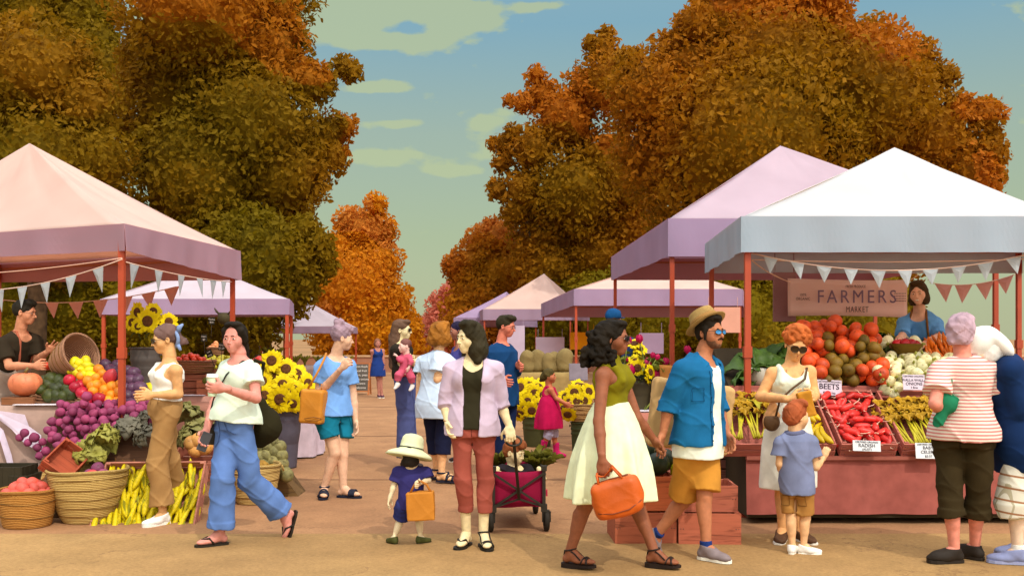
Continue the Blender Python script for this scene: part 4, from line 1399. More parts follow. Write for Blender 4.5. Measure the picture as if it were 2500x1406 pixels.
def crate(label, c, size, R=None, col=(164, 96, 76), slats=3, th=.014, group=None, gap=.012, handle=False):
    """open slatted wooden crate; c = middle of its underside"""
    root = empty('wooden_crate', c, label, 'crate', group)
    if R is not None: root.rotation_euler = R.to_euler()
    w_, l_, h_ = size
    m = woodm(col)
    q = MB(); q.box((0, 0, th / 2), (w_ - 2 * th, l_ - 2 * th, th)); q.build('base_board', m, root)
    sh = (h_ - gap * (slats - 1)) / slats
    for nm, ax, sg in (('side_panel', 'y', -1), ('side_panel', 'y', 1), ('end_panel', 'x', -1), ('end_panel', 'x', 1)):
        q = MB()
        for i in range(slats):
            z = sh / 2 + i * (sh + gap)
            if handle and ax == 'x' and i == slats - 1: pass
            if ax == 'y': q.box((0, sg * (l_ / 2 - th / 2), z), (w_, th, sh), None, 1, .0012)
            else: q.box((sg * (w_ / 2 - th / 2), 0, z), (th, l_ - 2 * th - .002, sh), None, 1, .0012)
        if ax == 'y':
            for sx in (-1, 1): q.box((sx * (w_ / 2 - .028), sg * (l_ / 2 - th - .009), h_ / 2 + .004), (.036, .016, h_ + .006))
        q.build(nm, m, root, bevel=.002)
    q = MB()
    for sx in (-1, 1):
        for i in range(slats):
            for dx in (.018, .038): q.sphere((sx * (w_ / 2 - dx), -l_ / 2 - .0005, sh / 2 + i * (sh + gap)), .004, None, 6, 4)
    q.build('nail', plain((70, 60, 54), .5, 'nail'), root)
    return root


def basket(label, c, r0, r1, h, col=(196, 160, 96), R=None, sx=1.0, rim=.014, handles=True, bands=4, sc=1.0, bandcol=(120, 88, 44)):
    """round wicker basket, wider at the rim, with a rim, bands and loop handles"""
    root = empty('wicker_basket', c, label, 'basket')
    if R is not None: root.rotation_euler = R.to_euler()
    q = MB()
    prof = [(.0001, .004), (r0 * .98, .004), (r0, .012)] + [(r0 + (r1 - r0) * math.sin(t / 8 * math.pi / 2), h * t / 8) for t in range(1, 9)]
    inner = [(r - .012, z if z > .02 else .02) for r, z in prof[::-1] if r > .02] + [(.0001, .02)]
    q.lathe(prof + inner, (0, 0, 0), 36, None, sx, 1.0, lambda t, i: 1 + .008 * math.sin(5 * t + i))
    q.build('basket_wall', wickerm(col, sc), root)
    q = MB(); q.tube([(r1 * sx * math.cos(t), r1 * math.sin(t), h + .004 * math.sin(3 * t)) for t in [6.283 * i / 32 for i in range(32)]], rim, 8, True)
    q.build('rim', wickerm(tuple(int(x * .92) for x in col), 2.0), root)
    q = MB()
    for i in range(bands):
        t = (i + .8) / (bands + .6); rr = r0 + (r1 - r0) * math.sin(t * math.pi / 2) + .003
        q.tube([(rr * sx * math.cos(a), rr * math.sin(a), h * t + .006 * math.sin(2 * a + i)) for a in [6.283 * k / 30 for k in range(30)]], .0035, 5, True)
    q.build('band', mat(bandcol, 'band', .9, .1), root)
    if handles:
        for sg in (-1, 1):
            q = MB(); q.tube([(sg * (r1 * sx + .012 + .02 * math.sin(t)), .055 * math.cos(t), h - .01 + .055 * math.sin(t) * (-1)) for t in [math.pi * i / 10 for i in range(11)]], .009, 6)
            q.build('handle', wickerm(col, 2.0), root)
    return root


def bucket(label, c, r0, r1, h, col, cat='bucket', ridges=(.62, .80), rough=.6):
    root = empty('flower_bucket', c, label, cat)
    q = MB()
    pr = [(.0001, 0), (r0, 0)]
    for t in np.linspace(.03, 1, 24):
        r = r0 + (r1 - r0) * t
        for rd in ridges:
            if abs(t - rd) < .025: r += .010
        pr.append((r, h * t))
    pr += [(r1 + .012, h), (r1 + .012, h + .012), (r1 - .006, h + .012), (r1 - .012, h * .6), (r0 * .9, .03), (.0001, .03)]
    q.lathe(pr, (0, 0, 0), 32)
    q.build('bucket_wall', mat(col, 'plastic', rough, .12, 4, .1, 40), root)
    q = MB()
    for sg in (-1, 1): q.box((sg * (r1 + .012), 0, h * .90), (.016, .05, .03))
    q.build('handle_lug', mat(tuple(int(x * .8) for x in col), 'plastic', rough, .1), root)
    return root


# ---- left stall
SLATE = (62, 50, 40)
cloth_table('long table under a mauve brown cloth at the left stall', -6.2, -3.45, 9.22, 9.90, .935, (170, 142, 128), seed=1)
# highlights on the mauve cloth front, added as thin pale sheets
for lab, pts in (('pale sheet for the highlight on the left end of the mauve table front', [(-20, 1000), (60, 1012), (70, 1040), (100, 1062), (105, 1105), (62, 1085), (28, 1048), (-20, 1010)]), ('pale sheet for the highlight on the mauve table front at the frame edge', [(-20, 1025), (8, 1050), (28, 1110), (36, 1150), (20, 1140), (0, 1075), (-20, 1060)])):
    q = MB(); pp = [P(x, y, 9.13 + .02 * math.sin(i)) for i, (x, y) in enumerate(pts)]
    og = sum(pp, Vector()) / len(pp)
    q.prism([p - og for p in pp], (0, 1, 0), .006)
    tag(q.build('cloth', cloth((206, 190, 206)), None, og, bevel=.002), lab, 'cloth')
q = MB(); q.box((0, 0, 0), (1.18, .5, .006)); tag(q.build('white_cloth', cloth((226, 218, 224)), None, P(215, 0, 9.42).xy.to_3d() + Vector((0, 0, .945))), 'white runner cloth lying on the mauve table under the fruit', 'cloth')
# stepped wooden rack the purple onions lie on
X0, X1 = P(112, 0, 9.0).x, P(372, 0, 9.0).x
q = MB()
q.prism([(X0, 8.80, .30), (X0, 9.20, .90), (X0, 9.20, .10), (X0, 8.80, .10)], (1, 0, 0), X1 - X0)
for x in (X0 + .03, X1 - .03):
    for y in (8.84, 9.16): q.box((x, y, .05), (.05, .05, .10))
tag(q.build('display_rack', woodm((96, 66, 46)), None, None, (X0, 8.8, 0)), 'dark sloping wooden rack under the heap of purple onions', 'display rack')
# kale bench to the right of it
cloth_table('brown table with a mauve runner behind the woman in brown trousers', P(425, 0, 10.4).x, P(560, 0, 10.4).x, 10.2, 10.9, .86, (150, 104, 88), seed=3, drop=.25)
crate('tilted wooden crate full of yellow corn cobs on the rack', P(372, 1236, 8.62), (.86, .72, .16), rotz(4) @ rotx(50), (172, 112, 92), 2)
crate('wooden crate of pale gourds half hidden behind the mint tee', (P(478, 0, 9.3).x, 9.3, .30), (.36, .40, .18), rotz(10) @ rotx(16), (160, 98, 78), 2)
for lab, px, py, d_, sz in (('black plastic crate at the frame edge behind the tan basket', 25, 1190, 8.75, (.34, .3, .20)), ('small black box behind the tan basket of potatoes', 62, 1200, 8.72, (.16, .26, .16))):
    c = P(px, py, d_); q = MB(); w_, l_, h_ = sz
    q.box((0, 0, .01), (w_, l_, .02))
    for sg in (-1, 1):
        q.box((sg * w_ / 2, 0, h_ / 2), (.012, l_, h_)); q.box((0, sg * l_ / 2, h_ / 2), (w_, .012, h_))
        for k in (-1, 0, 1): q.box((sg * (w_ / 2 + .006), k * l_ * .3, h_ / 2), (.008, .02, h_ * .98)); q.box((k * w_ * .3, sg * (l_ / 2 + .006), h_ / 2), (.02, .008, h_ * .98))
    o = q.build('plastic_crate', mat((48, 42, 26), 'plastic', .6, .1), None, (c.x, c.y, .03), bevel=.003)
    if True: o.location.z = max(.0, c.z)
    tag(o, lab, 'crate')
q = MB(); q.box((0, 0, .15), (1.0, .32, .30)); tag(q.build('plinth', woodm((110, 78, 50)), None, (P(40, 0, 8.78).x, 8.8, 0), bevel=.006), 'low wooden plinth under the black crates at the left edge', 'plinth')
bk1 = basket('tan low basket of red potatoes at the left frame corner', (P(70, 0, 8.3).x, 8.28, 0), .185, .225, .30, (186, 130, 62), rotz(10), bands=2, sc=1.6)
bk2 = basket('large straw basket with dark bands beside the tent pole', (P(200, 0, 8.4).x, 8.52, 0), .205, .325, .44, (204, 170, 100), rotz(30), bands=5, sc=1.6)
c = P(152, 1130, 8.55)
crate('rust red wooden box lying tilted in the straw basket', c - Vector((0.0, 0, .02)), (.26, .34, .12), rotz(12) @ Matrix.Rotation(math.radians(38), 3, 'Y') @ rotx(38), (156, 74, 48), 2)
bk3 = basket('small straw basket behind the walking jeans', (P(632, 0, 9.6).x, 9.45, 0), .17, .235, .36, (206, 172, 104), rotz(20), bands=4, sc=1.6)
# ---- overturned basket of fruit on the table
c = P(178, 905, 9.55)
bk4 = basket('wicker basket tipped on its side spilling lemons and oranges', c + Vector((-.20, .14, .05)), .12, .20, .34, (176, 130, 100), Matrix.Rotation(math.radians(72), 3, 'Y') @ Matrix.Rotation(math.radians(0), 3, 'X'), handles=False, bands=4, sc=1.2)
bk4.rotation_euler = (Matrix.Rotation(math.radians(-28), 3, 'Z') @ Matrix.Rotation(math.radians(70), 3, 'Y')).to_euler()
q = MB(); q.box((0, 0, .035), (.30, .2, .07)); tag(q.build('wood_block', woodm((128, 82, 52)), None, (P(52, 0, 9.32).x, 9.34, .938), bevel=.004), 'wooden block under the ribbed pumpkin', 'block')
# ---- stall behind (black price tags)
cloth_table('pinkish table with crates and black price tags behind the woman in the mint tee', P(408, 0, 13.2).x, P(650, 0, 13.2).x, 13.0, 14.0, .80, (178, 134, 120), seed=5)
q = MB(); q.box((0, 0, 0), (.38, .30, .006)); tag(q.build('white_cloth', cloth((214, 212, 222)), None, (P(462, 0, 13).x, 13.12, .812)), 'white cloth on the pinkish table behind the woman in brown trousers', 'cloth')
bk5 = basket('shallow wicker basket of tomatoes on the pinkish table', (P(462, 0, 13.3).x, 13.35, 1.08), .20, .27, .17, (158, 104, 74), None, 1.25, handles=False, bands=3)
crate('wooden crate under the tomato basket', (P(466, 0, 13.3).x, 13.4, .805), (.52, .42, .27), None, (142, 84, 62), 3)
crate('long wooden crate of green vegetables beside the price tags', (P(548, 0, 13.2).x, 13.25, .805), (.62, .40, .20), rotz(-12), (166, 100, 72), 2)
crate('wooden crate of pears behind the green vegetables', (P(540, 0, 13.8).x, 13.75, .98), (.56, .36, .16), rotz(-4), (150, 92, 68), 2)
crate('wooden crate propping up the pears', (P(545, 0, 13.8).x, 13.75, .805), (.56, .36, .17), rotz(-4), (130, 80, 60), 2)
crate('upended wooden crate with two slats holding the peach basket', (P(528, 0, 14).x, 13.98, .98), (.22, .22, .31), None, (164, 114, 90), 2)
bk6 = basket('small round basket of peaches on an upended crate', (P(528, 0, 14).x, 13.98, 1.30), .085, .115, .12, (150, 108, 80), None, handles=False, bands=2)
crate('wooden crate on the right end of the pinkish table', (P(632, 0, 13.3).x, 13.4, .805), (.42, .36, .13), rotz(6), (160, 92, 74), 2)
# ---- flower stall by the big bucket
bucket('tall blue grey bucket full of sunflowers behind the black tote', (P(690, 0, 12.0).x, 12.0, 0), .165, .225, .76, (84, 80, 92))
cloth_table('table under a white lilac cloth behind the tall sunflower bucket', P(690, 0, 13.2).x, P(772, 0, 13.2).x, 12.9, 13.7, .70, (206, 188, 200), seed=7)
bucket('dark grey bucket with tall sunflowers on the left stall', (P(355, 0, 10.5).x, 10.5, .90), .115, .155, .55, (84, 76, 70))
cloth_table('small brown table at the back of the left stall', P(300, 0, 10.5).x, P(418, 0, 10.5).x, 10.25, 10.8, .89, (196, 144, 116), seed=9)
# ---- middle right flower stall
cloth_table('table under a rose cloth holding the flower buckets', P(1530, 0, 9.7).x, P(1720, 0, 9.7).x, 9.6, 10.5, .84, (176, 112, 96), seed=11)
q = MB(); q.box((0, 0, 0), (.40, .36, .006)); tag(q.build('white_cloth', cloth((216, 210, 220)), None, (P(1592, 0, 9.8).x, 9.79, .853)), 'white cloth under the dark flower bucket on the rose table', 'cloth')
bucket('dark olive bucket of mixed cut flowers between the couple', (P(1556, 0, 9.9).x, 9.9, .857), .115, .165, .30, (66, 58, 38), ridges=(.85,))
A1 = crate('lower left wooden crate of the stacks behind the couple', (P(1566, 0, 7.75).x, 7.78, .0), (.47, .46, .235), rotz(2), (168, 92, 64), 1, .018, handle=True)
A2 = crate('upper left wooden crate holding the dark melons', (P(1570, 0, 7.75).x, 7.79, .245), (.44, .44, .26), rotz(3), (190, 100, 60), 1, .018)
B1 = crate('lower right wooden crate behind the man in tan shorts', (P(1722, 0, 7.75).x, 7.72, .0), (.47, .40, .235), rotz(-3), (176, 98, 72), 1, .018)
B2 = crate('upper right wooden crate behind the man in tan shorts', (P(1720, 0, 7.75).x, 7.74, .24), (.44, .38, .20), rotz(-2), (170, 96, 74), 1, .018)
for i, (z, dx, lab) in enumerate(((0, 0, 'bottom crate of the brown stack left of the white tent pole'), (.262, .02, 'second crate from the ground in the brown stack by the white tent pole'), (.524, -.01, 'third crate from the ground in the brown stack by the white tent pole'), (.786, .015, 'top crate of the brown stack left of the white tent pole'))):
    crate(lab, (P(1765, 0, 9.4).x + dx, 9.45, z), (.50, .40, .255), rotz((i * 37 % 5) - 2), (118, 74, 62), 3, .016, 'brown crate stack')
cloth_table('long rose cloth table running behind the brown crate stack', P(1600, 0, 11).x, P(1818, 0, 11).x, 10.9, 11.7, .98, (160, 100, 92), seed=13)
# ---- the beet and onion stall
FX0, FX1 = P(1822, 0, 8.35).x, 4.75
root = empty('vegetable_stand', ((FX0 + FX1) / 2, 8.8, 0), 'stepped vegetable stand with a brick red cloth under the white tent', 'stall')
og = Vector(root.location)
q = MB()
L_ = FX1 - FX0
vs, fs = [], []
nx = 60
for i in range(nx + 1):
    u = i / nx; x = FX0 + L_ * u
    for j in range(6):
        t = j / 5
        vs.append(Vector((x, 8.36 - .018 * t - .012 * math.sin(u * 40) * t - .01 * math.sin(u * 23 + 1) * t, .545 - .46 * t)) - og)
for i in range(nx):
    for j in range(5): fs.append([i * 6 + j, i * 6 + j + 1, (i + 1) * 6 + j + 1, (i + 1) * 6 + j])
q.add(vs, fs, True)
q.build('cloth_skirt', cloth((158, 88, 78)), root)
q = MB()
q.prism([Vector((FX0 + .02, y, z)) - og for y, z in ((8.38, .05), (8.38, .53), (9.0, .96), (9.02, 1.08), (9.86, 1.46), (9.86, .05))], (1, 0, 0), L_ - .04)
q.build('stand_body', mat((58, 46, 26), 'dark board', .9, .1, 3, .2, 30), root)
q = MB(); q.box(Vector(((FX0 + FX1) / 2, 9.0, 1.10)) - og, (L_, .03, .06)); q.build('shelf_edge', woodm((170, 96, 84)), root)
q = MB(); q.box(Vector(((FX0 + FX1) / 2, 8.93, 1.035)) - og, (L_ * .98, .016, .018)); q.build('rail', woodm((160, 90, 76)), root)
q = MB(); q.box(Vector(((FX0 + FX1) / 2, 8.355, .555)) - og, (L_, .05, .03)); q.build('front_rail', woodm((150, 86, 72)), root)
SL = math.degrees(math.atan2(.96 - .55, 9.0 - 8.38))
CR = []
for px, lab in ((1822, 'slanted crate of dark greens beside the white tent pole'), (1965, 'slanted crate of yellow squash beside the ginger-haired boy'), (2113, 'slanted crate of red radishes in the middle of the stand'), (2263, 'slanted crate of baby celery beside the striped tee'), (2415, 'slanted crate of golden greens hidden behind the striped tee')):
    c = Vector((P(px, 0, 8.4).x, 8.68, .775))
    R = rotx(SL)
    CR.append(crate(lab, c, (.47, .76, .13), R, (172, 100, 86), 2, .016))
q = MB(); q.box((0, 0, .27), (2.6, 1.0, .54)); tag(q.build('platform', woodm((104, 74, 52)), None, (P(2260, 0, 10.7).x, 10.62, 0), bevel=.01), 'wooden platform behind the vegetable stand that the stall keeper stands on', 'platform')
# ---- far tables
cloth_table('table under a grey olive cloth holding stuffed sacks', P(1268, 0, 24).x, P(1420, 0, 24).x, 23.5, 25, .74, (150, 126, 78), seed=15, group='far tables')
cloth_table('far table under a grey cloth with sheaves of green plants', P(640, 0, 30).x, P(872, 0, 30).x, 29.5, 31, .72, (136, 116, 108), seed=17)
for i, (px, s_) in enumerate(((1285, .95), (1312, 1.0), (1338, .85), (1352, .9), (1378, 1.05))):
    lab = ['leftmost stuffed sack, behind the hand of the man in navy', 'stuffed sack second from the left on the far table', 'slim leaning sack beside the tent pole', 'stuffed sack behind the head of the girl in raspberry', 'wide low sack at the right end of the far table'][i]
    c = P(px, 895, 24); r = .17 * s_
    ops = [('u', ell((c.x, 24.0 + .1 * (i % 2), .74 + .27 * s_), (r * 1.15, r, .28 * s_)), .05), ('u', ell((c.x + .02, 24.0 + .1 * (i % 2), .74 + .10), (r * 1.2, r, .12)), .08), ('u', ell((c.x + .02, 24 + .1 * (i % 2), .74 + .38 * s_), (r * 1.05, r * .9, .15 * s_)), .05), ('i', plane((0, 0, .745), (0, 0, -1)), 0)]
    o = sdf_obj('sack', ops, .02, cloth((124, 106, 66)), None, wrinkle(.012, .5, i), (c.x, 24, .745)); o.location = (c.x, 24, .745)
    tag(o, lab, 'sack')
q = MB(); q.box((0, 0, 0), (.42, .04, .40), rotx(-18)); tag(q.build('display_board', mat((120, 110, 118), 'board', .8, .1), None, P(1412, 908, 22.5) + Vector((0, 0, 0)), bevel=.01), 'grey board leaning beside the tent poles in the middle distance', 'board')
# ---- chalkboard
root = empty('sandwich_board', P(882, 960, 27.5), 'wooden framed chalkboard sign standing in the aisle beside the woman in navy', 'sign')
root.location.z = 0
Hb, Wb = .86, .46
q = MB()
for sg in (-1, 1):
    a = Vector((sg * Wb / 2, -.22, 0)); b = Vector((sg * Wb / 2, -.02, Hb)); q.bar(a, b, .045, .03)
    a = Vector((sg * Wb / 2, .22, 0)); b = Vector((sg * Wb / 2, .02, Hb)); q.bar(a, b, .045, .03)
for t in (.12, 1): q.bar(Vector((-Wb / 2, -.22 + .2 * t - .002, Hb * t)), Vector((Wb / 2, -.22 + .2 * t - .002, Hb * t)), .045, .03)
q.build('frame', woodm((170, 104, 60)), root)
q = MB(); q.box((0, -.115, Hb * .56), (Wb - .03, .012, Hb * .86), rotx(-13)); brd = q.build('slate', mat((84, 78, 70), 'chalkboard', .9, .12, 3), root)
q = MB(); q.box((0, .12, Hb * .56), (Wb - .03, .012, Hb * .86), rotx(13)); q.build('slate', mat((150, 110, 130), 'chalkboard', .9, .12, 3), root)
CHALK = plain((214, 206, 196), .9, 'chalk')
for i, tx in enumerate(('Farm fresh', 'Local fruit', 'Corn, peas', 'Sweet onions', 'Flowers', 'welcome')):
    z = Hb * .90 - i * .115
    text_mesh(tx, .085, CHALK, 'chalk_writing', brd, (0, -.22 + .2 * z / Hb - .024, z), (math.radians(90 - 13), 0, 0), .001)
# ---- the red wagon
d_ = 8.05
root = empty('folding_wagon', (P(1266, 0, d_).x, d_ + .35, 0), 'red folding fabric wagon with black frame and wheels pulled by the woman in the cardigan', 'wagon')
bx = Vector((0, -.35, 0))
WR = rotz(5)
FAB = cloth((140, 22, 56)); BLK = plain((44, 38, 28), .45, 'black frame')
hw, z0, z1, ln = .205, .20, .49, .78
def wv(x, y, z): return WR @ Vector((x, y, z)) + bx
q = MB()
for pts in ([(-hw, 0, z0), (hw, 0, z0), (hw, 0, z1), (-hw, 0, z1)], [(-hw, ln, z0), (hw, ln, z0), (hw, ln, z1), (-hw, ln, z1)], [(-hw, 0, z0), (-hw, ln, z0), (-hw, ln, z1), (-hw, 0, z1)], [(hw, 0, z0), (hw, ln, z0), (hw, ln, z1), (hw, 0, z1)], [(-hw, 0, z0), (hw, 0, z0), (hw, ln, z0), (-hw, ln, z0)]):
    a, b, c_, e_ = [Vector(p) for p in pts]; vs, fs = [], []
    nrm = (b - a).cross(e_ - a).normalized()
    for i in range(9):
        for j in range(7):
            u, v = i / 8, j / 6
            p = a.lerp(b, u).lerp(e_.lerp(c_, u), v)
            bul = .016 * math.sin(math.pi * u) * math.sin(math.pi * v) + .004 * math.sin(7 * u + 5 * v)
            o_ = Vector((0, ln / 2, (z0 + z1) / 2)) - (a + c_) / 2
            vs.append(wv(*(p - o_.normalized() * bul - (Vector((0, 0, .014)) * math.sin(math.pi * u) * v if nrm.z < .5 and abs(nrm.z) < .5 else Vector()))))
    for i in range(8):
        for j in range(6): fs.append([i * 7 + j, (i + 1) * 7 + j, (i + 1) * 7 + j + 1, i * 7 + j + 1])
    q.add(vs, fs, True)
o = q.build('fabric_body', FAB, root); so_ = o.modifiers.new('th', 'SOLIDIFY'); so_.thickness = .006
q = MB()
for (x, y) in ((-hw, -.02), (hw, -.02), (-hw, ln + .02), (hw, ln + .02)):
    q.bar(wv(x, y, .16), wv(x, y, z1 + .02), .026)
    q.box(wv(x, y, z1 + .02), (.045, .045, .04)); q.box(wv(x, y, .19), (.05, .05, .06))
for y in (-.03, ln + .03):
    q.bar(wv(-hw, y, .20), wv(hw, y, z1 - .02), .017); q.bar(wv(hw, y - .012, .20), wv(-hw, y - .012, z1 - .02), .017)
    q.box(wv(0, y - .005, (.20 + z1 - .02) / 2), (.045, .03, .045), rotx(0))
    q.bar(wv(-hw, y, .20), wv(0, y - .01, .265), .015); q.bar(wv(hw, y, .20), wv(0, y - .01, .265), .015)
for x in (-hw - .012, hw + .012):
    q.bar(wv(x, 0, .20), wv(x, ln, z1 - .03), .015); q.bar(wv(x, 0, z1 - .03), wv(x, ln, .20), .015)
    q.bar(wv(x, 0, z1), wv(x, ln, z1), .018)
q.build('frame', BLK, root)
for (x, y) in ((-hw, -.01), (hw, -.01), (-hw, ln + .01), (hw, ln + .01)):
    ctr = wv(x * 1.10, y, .083)
    fk = MB(); fk.bar(wv(x * 1.1, y, .17), wv(x * 1.1, y, .145), .05); 
    for s_ in (-.03, .03): fk.bar(wv(x * 1.1 + s_, y, .16), wv(x * 1.1 + s_, y, .075), .012, .03)
    fk.build('fork', BLK, root)
    Rw = rotz(5) @ Matrix.Rotation(math.radians(90), 3, 'Y')
    q = MB(); q.lathe([(.046, -.020), (.066, -.021), (.079, -.016), (.083, -.006), (.083, .006), (.079, .016), (.066, .021), (.046, .020), (.046, -.020)], ctr, 24, Rw)
    wh = q.build('wheel', mat((40, 34, 26), 'rubber', .8, .08, 9), root)
    q = MB(); q.lathe([(.0001, -.015), (.046, -.014), (.046, .014), (.0001, .015)], ctr, 20, Rw); q.build('rim', plain((96, 84, 70), .5, 'rim'), wh)
hand = FIG['woman_cardigan'].hand['l'] if 'FIG' in globals() else None
rl = Vector(root.location)
top_ = P(1254, 1072, 7.55) - rl
q = MB(); q.bar(wv(0, -.05, .27), top_, .022)
hd_ = q.build('pull_handle', BLK, root)
q = MB(); q.tube([top_ + Vector((.058 * math.cos(t), .012 * math.sin(t), -.012 + .036 * math.sin(t))) for t in [6.283 * i / 18 for i in range(18)]], .009, 8, True); q.build('grip', BLK, hd_)
q = MB(); q.box(wv(hw + .03, .05, .30), (.012, .05, .05)); q.build('strap_tab', plain((196, 20, 70), .7, 'webbing'), root)
# ------------------------------------------------------------------ the people at the market
BLACKHAIR, DARKHAIR = (30, 24, 18), (48, 38, 28)


def strap_pts(*pts): return [Vector(p) for p in pts]


# --- stall keeper with glasses, leaning over the left table
def man_glasses():
    p = Person('man in round glasses, dark tee and grey apron holding a tomato', 9.95, 1.02, 52,
               dict(hip=(5, 985, .25), neck=(50, 812), head=(62, 763, -.03), relb=(22, 893, -.22), rwri=(84, 893, -.3), lelb=(92, 878, .1), lwri=(118, 857, -.1), rsho=(8, 838, -.12), lsho=(88, 832, .12),
                    lkne=(20, 1130, .2), rkne=(0, 1130, .2), lank=(20, 1220, .3), rank=(-10, 1220, .3)), (205, 140, 105), hyaw=62, hpitch=8, sex='m',
               hands=dict(r=dict(curl=.75, thumb=(0, 0, 1)), l=dict(curl=.15, thumb=(-.3, -.4, .8), dir=(.75, -.25, .45), spread=.25)), cat='person')
    p.face(brow=BLACKHAIR, lips=(150, 85, 75), smile=.4)
    p.hair((38, 34, 26), [('e', (0, .03, .10), (.07, .055, .045)), ('e', (0, .062, .092), (.05, .03, .028)), ('e', (0, -.06, .03), (.074, .07, .085))], hairline=.012)
    p.glasses(frame=(60, 40, 30), r=.0235, dark=False, h=1.0, name='glasses')
    p.top((48, 40, 28), u0=-.12, sleeve=.75, off=.016, flare=.02, neck=(.07, .085, .06), vneck=.16, name='tee_shirt')
    p.legs((70, 60, 50), hem=1.95)
    p.shoes('trainer', (60, 50, 45))
    # apron bib and skirt: a bent sheet in front of the body
    ops = [('u', p.torso(-.3, .62, .048, .03), .01), ('i', plane(p.tp(0, .02, .3), -p.fwd), 0), ('s', ell(p.tp(.16, .12, .72), (.09, .2, .16), [p.lat, p.fwd, p.up]), .01), ('s', ell(p.tp(-.16, .12, .72), (.09, .2, .16), [p.lat, p.fwd, p.up]), .01)]
    ap = sdf_obj('apron', ops, .008, cloth((166, 148, 132)), p.root, wrinkle(.004, .8), p.base)
    for sg in (1, -1):
        p.tube('apron_strap', [p.tp(sg * .085, .135, .58), p.tp(sg * .085, .13, .75), p.tp(sg * .075, .08, .95), p.tp(sg * .06, .0, 1.03), p.tp(sg * .04, -.06, .99)], .012, cloth((170, 95, 70)), ap)
    return p


# --- woman in white tank top and brown trousers
def woman_tank():
    p = Person('woman in white tank top and brown wide trousers with blue hair scarf', 8.45, 1.0, -72,
               dict(hip=(402, 1000), neck=(416, 884), head=(402, 829, 0), lelb=(436, 962, -.12), lwri=(372, 964, -.30), lsho=(430, 905, -.13), rsho=(400, 905, .13), relb=(418, 960, .18), rwri=(362, 966, .02),
                    lkne=(385, 1118, -.10), lank=(398, 1240, -.10), rkne=(412, 1118, .12), rank=(428, 1205, .30)), (212, 160, 105), hyaw=-82, hpitch=10,
               feet=dict(l=(-55, 0), r=(-50, 38)), hands=dict(l=dict(curl=.5, thumb=(0, .2, 1)), r=dict(curl=.5, thumb=(0, -.2, 1))), shw=.150)
    p.face(brow=(70, 50, 45), lips=(170, 100, 80))
    p.hair((104, 80, 74), [('e', (0, -.03, .045), (.084, .10, .088)), ('e', (0, -.115, -.035), (.052, .05, .055)), ('e', (.0, -.10, 0), (.055, .045, .05)), ('e', (0, -.155, -.05), (.035, .035, .04))])
    m = MB()
    b = Vector(p.base)
    m.tube([Vector(p.hp(.082 * math.cos(t), -.088 - .01 * math.cos(2 * t), .0 + .075 * math.sin(t))) - b for t in [6.283 * i / 20 for i in range(20)]], .0155, 8, True)
    m.tube([Vector(p.hp(.06, -.11, .05)) - b, Vector(p.hp(.075, -.125, .085)) - b, Vector(p.hp(.07, -.16, .105)) - b], [.02, .022, .008], 8)
    m.tube([Vector(p.hp(.06, -.09, -.06)) - b, Vector(p.hp(.075, -.10, -.11)) - b], [.018, .012], 8)
    m.build('hair_scarf', cloth((128, 150, 190)), p.root)
    p.glasses(lens=(25, 22, 18), r=.024, h=.8)
    p.top((235, 235, 225), u0=.22, off=.012, flare=.012, sleeve=0, tank=True, neck=(.085, .10, .105), name='tank_top', armhole=1.0)
    g = p.legs((160, 122, 74), u1=.36, hem=1.86, th=.104, kn=.088, hm=.098, wr=.010, slit=False)
    p.seam(g, [(.02, .19), (.02, .05)], .002, (112, 82, 46)); p.seam(g, [(.10, .17), (.135, .06)], .002, (112, 82, 46)); p.seam(g, [(-.15, .165), (.15, .165)], .002, (112, 82, 46), n=24)
    p.shoes('slip', (228, 226, 218))
    return p


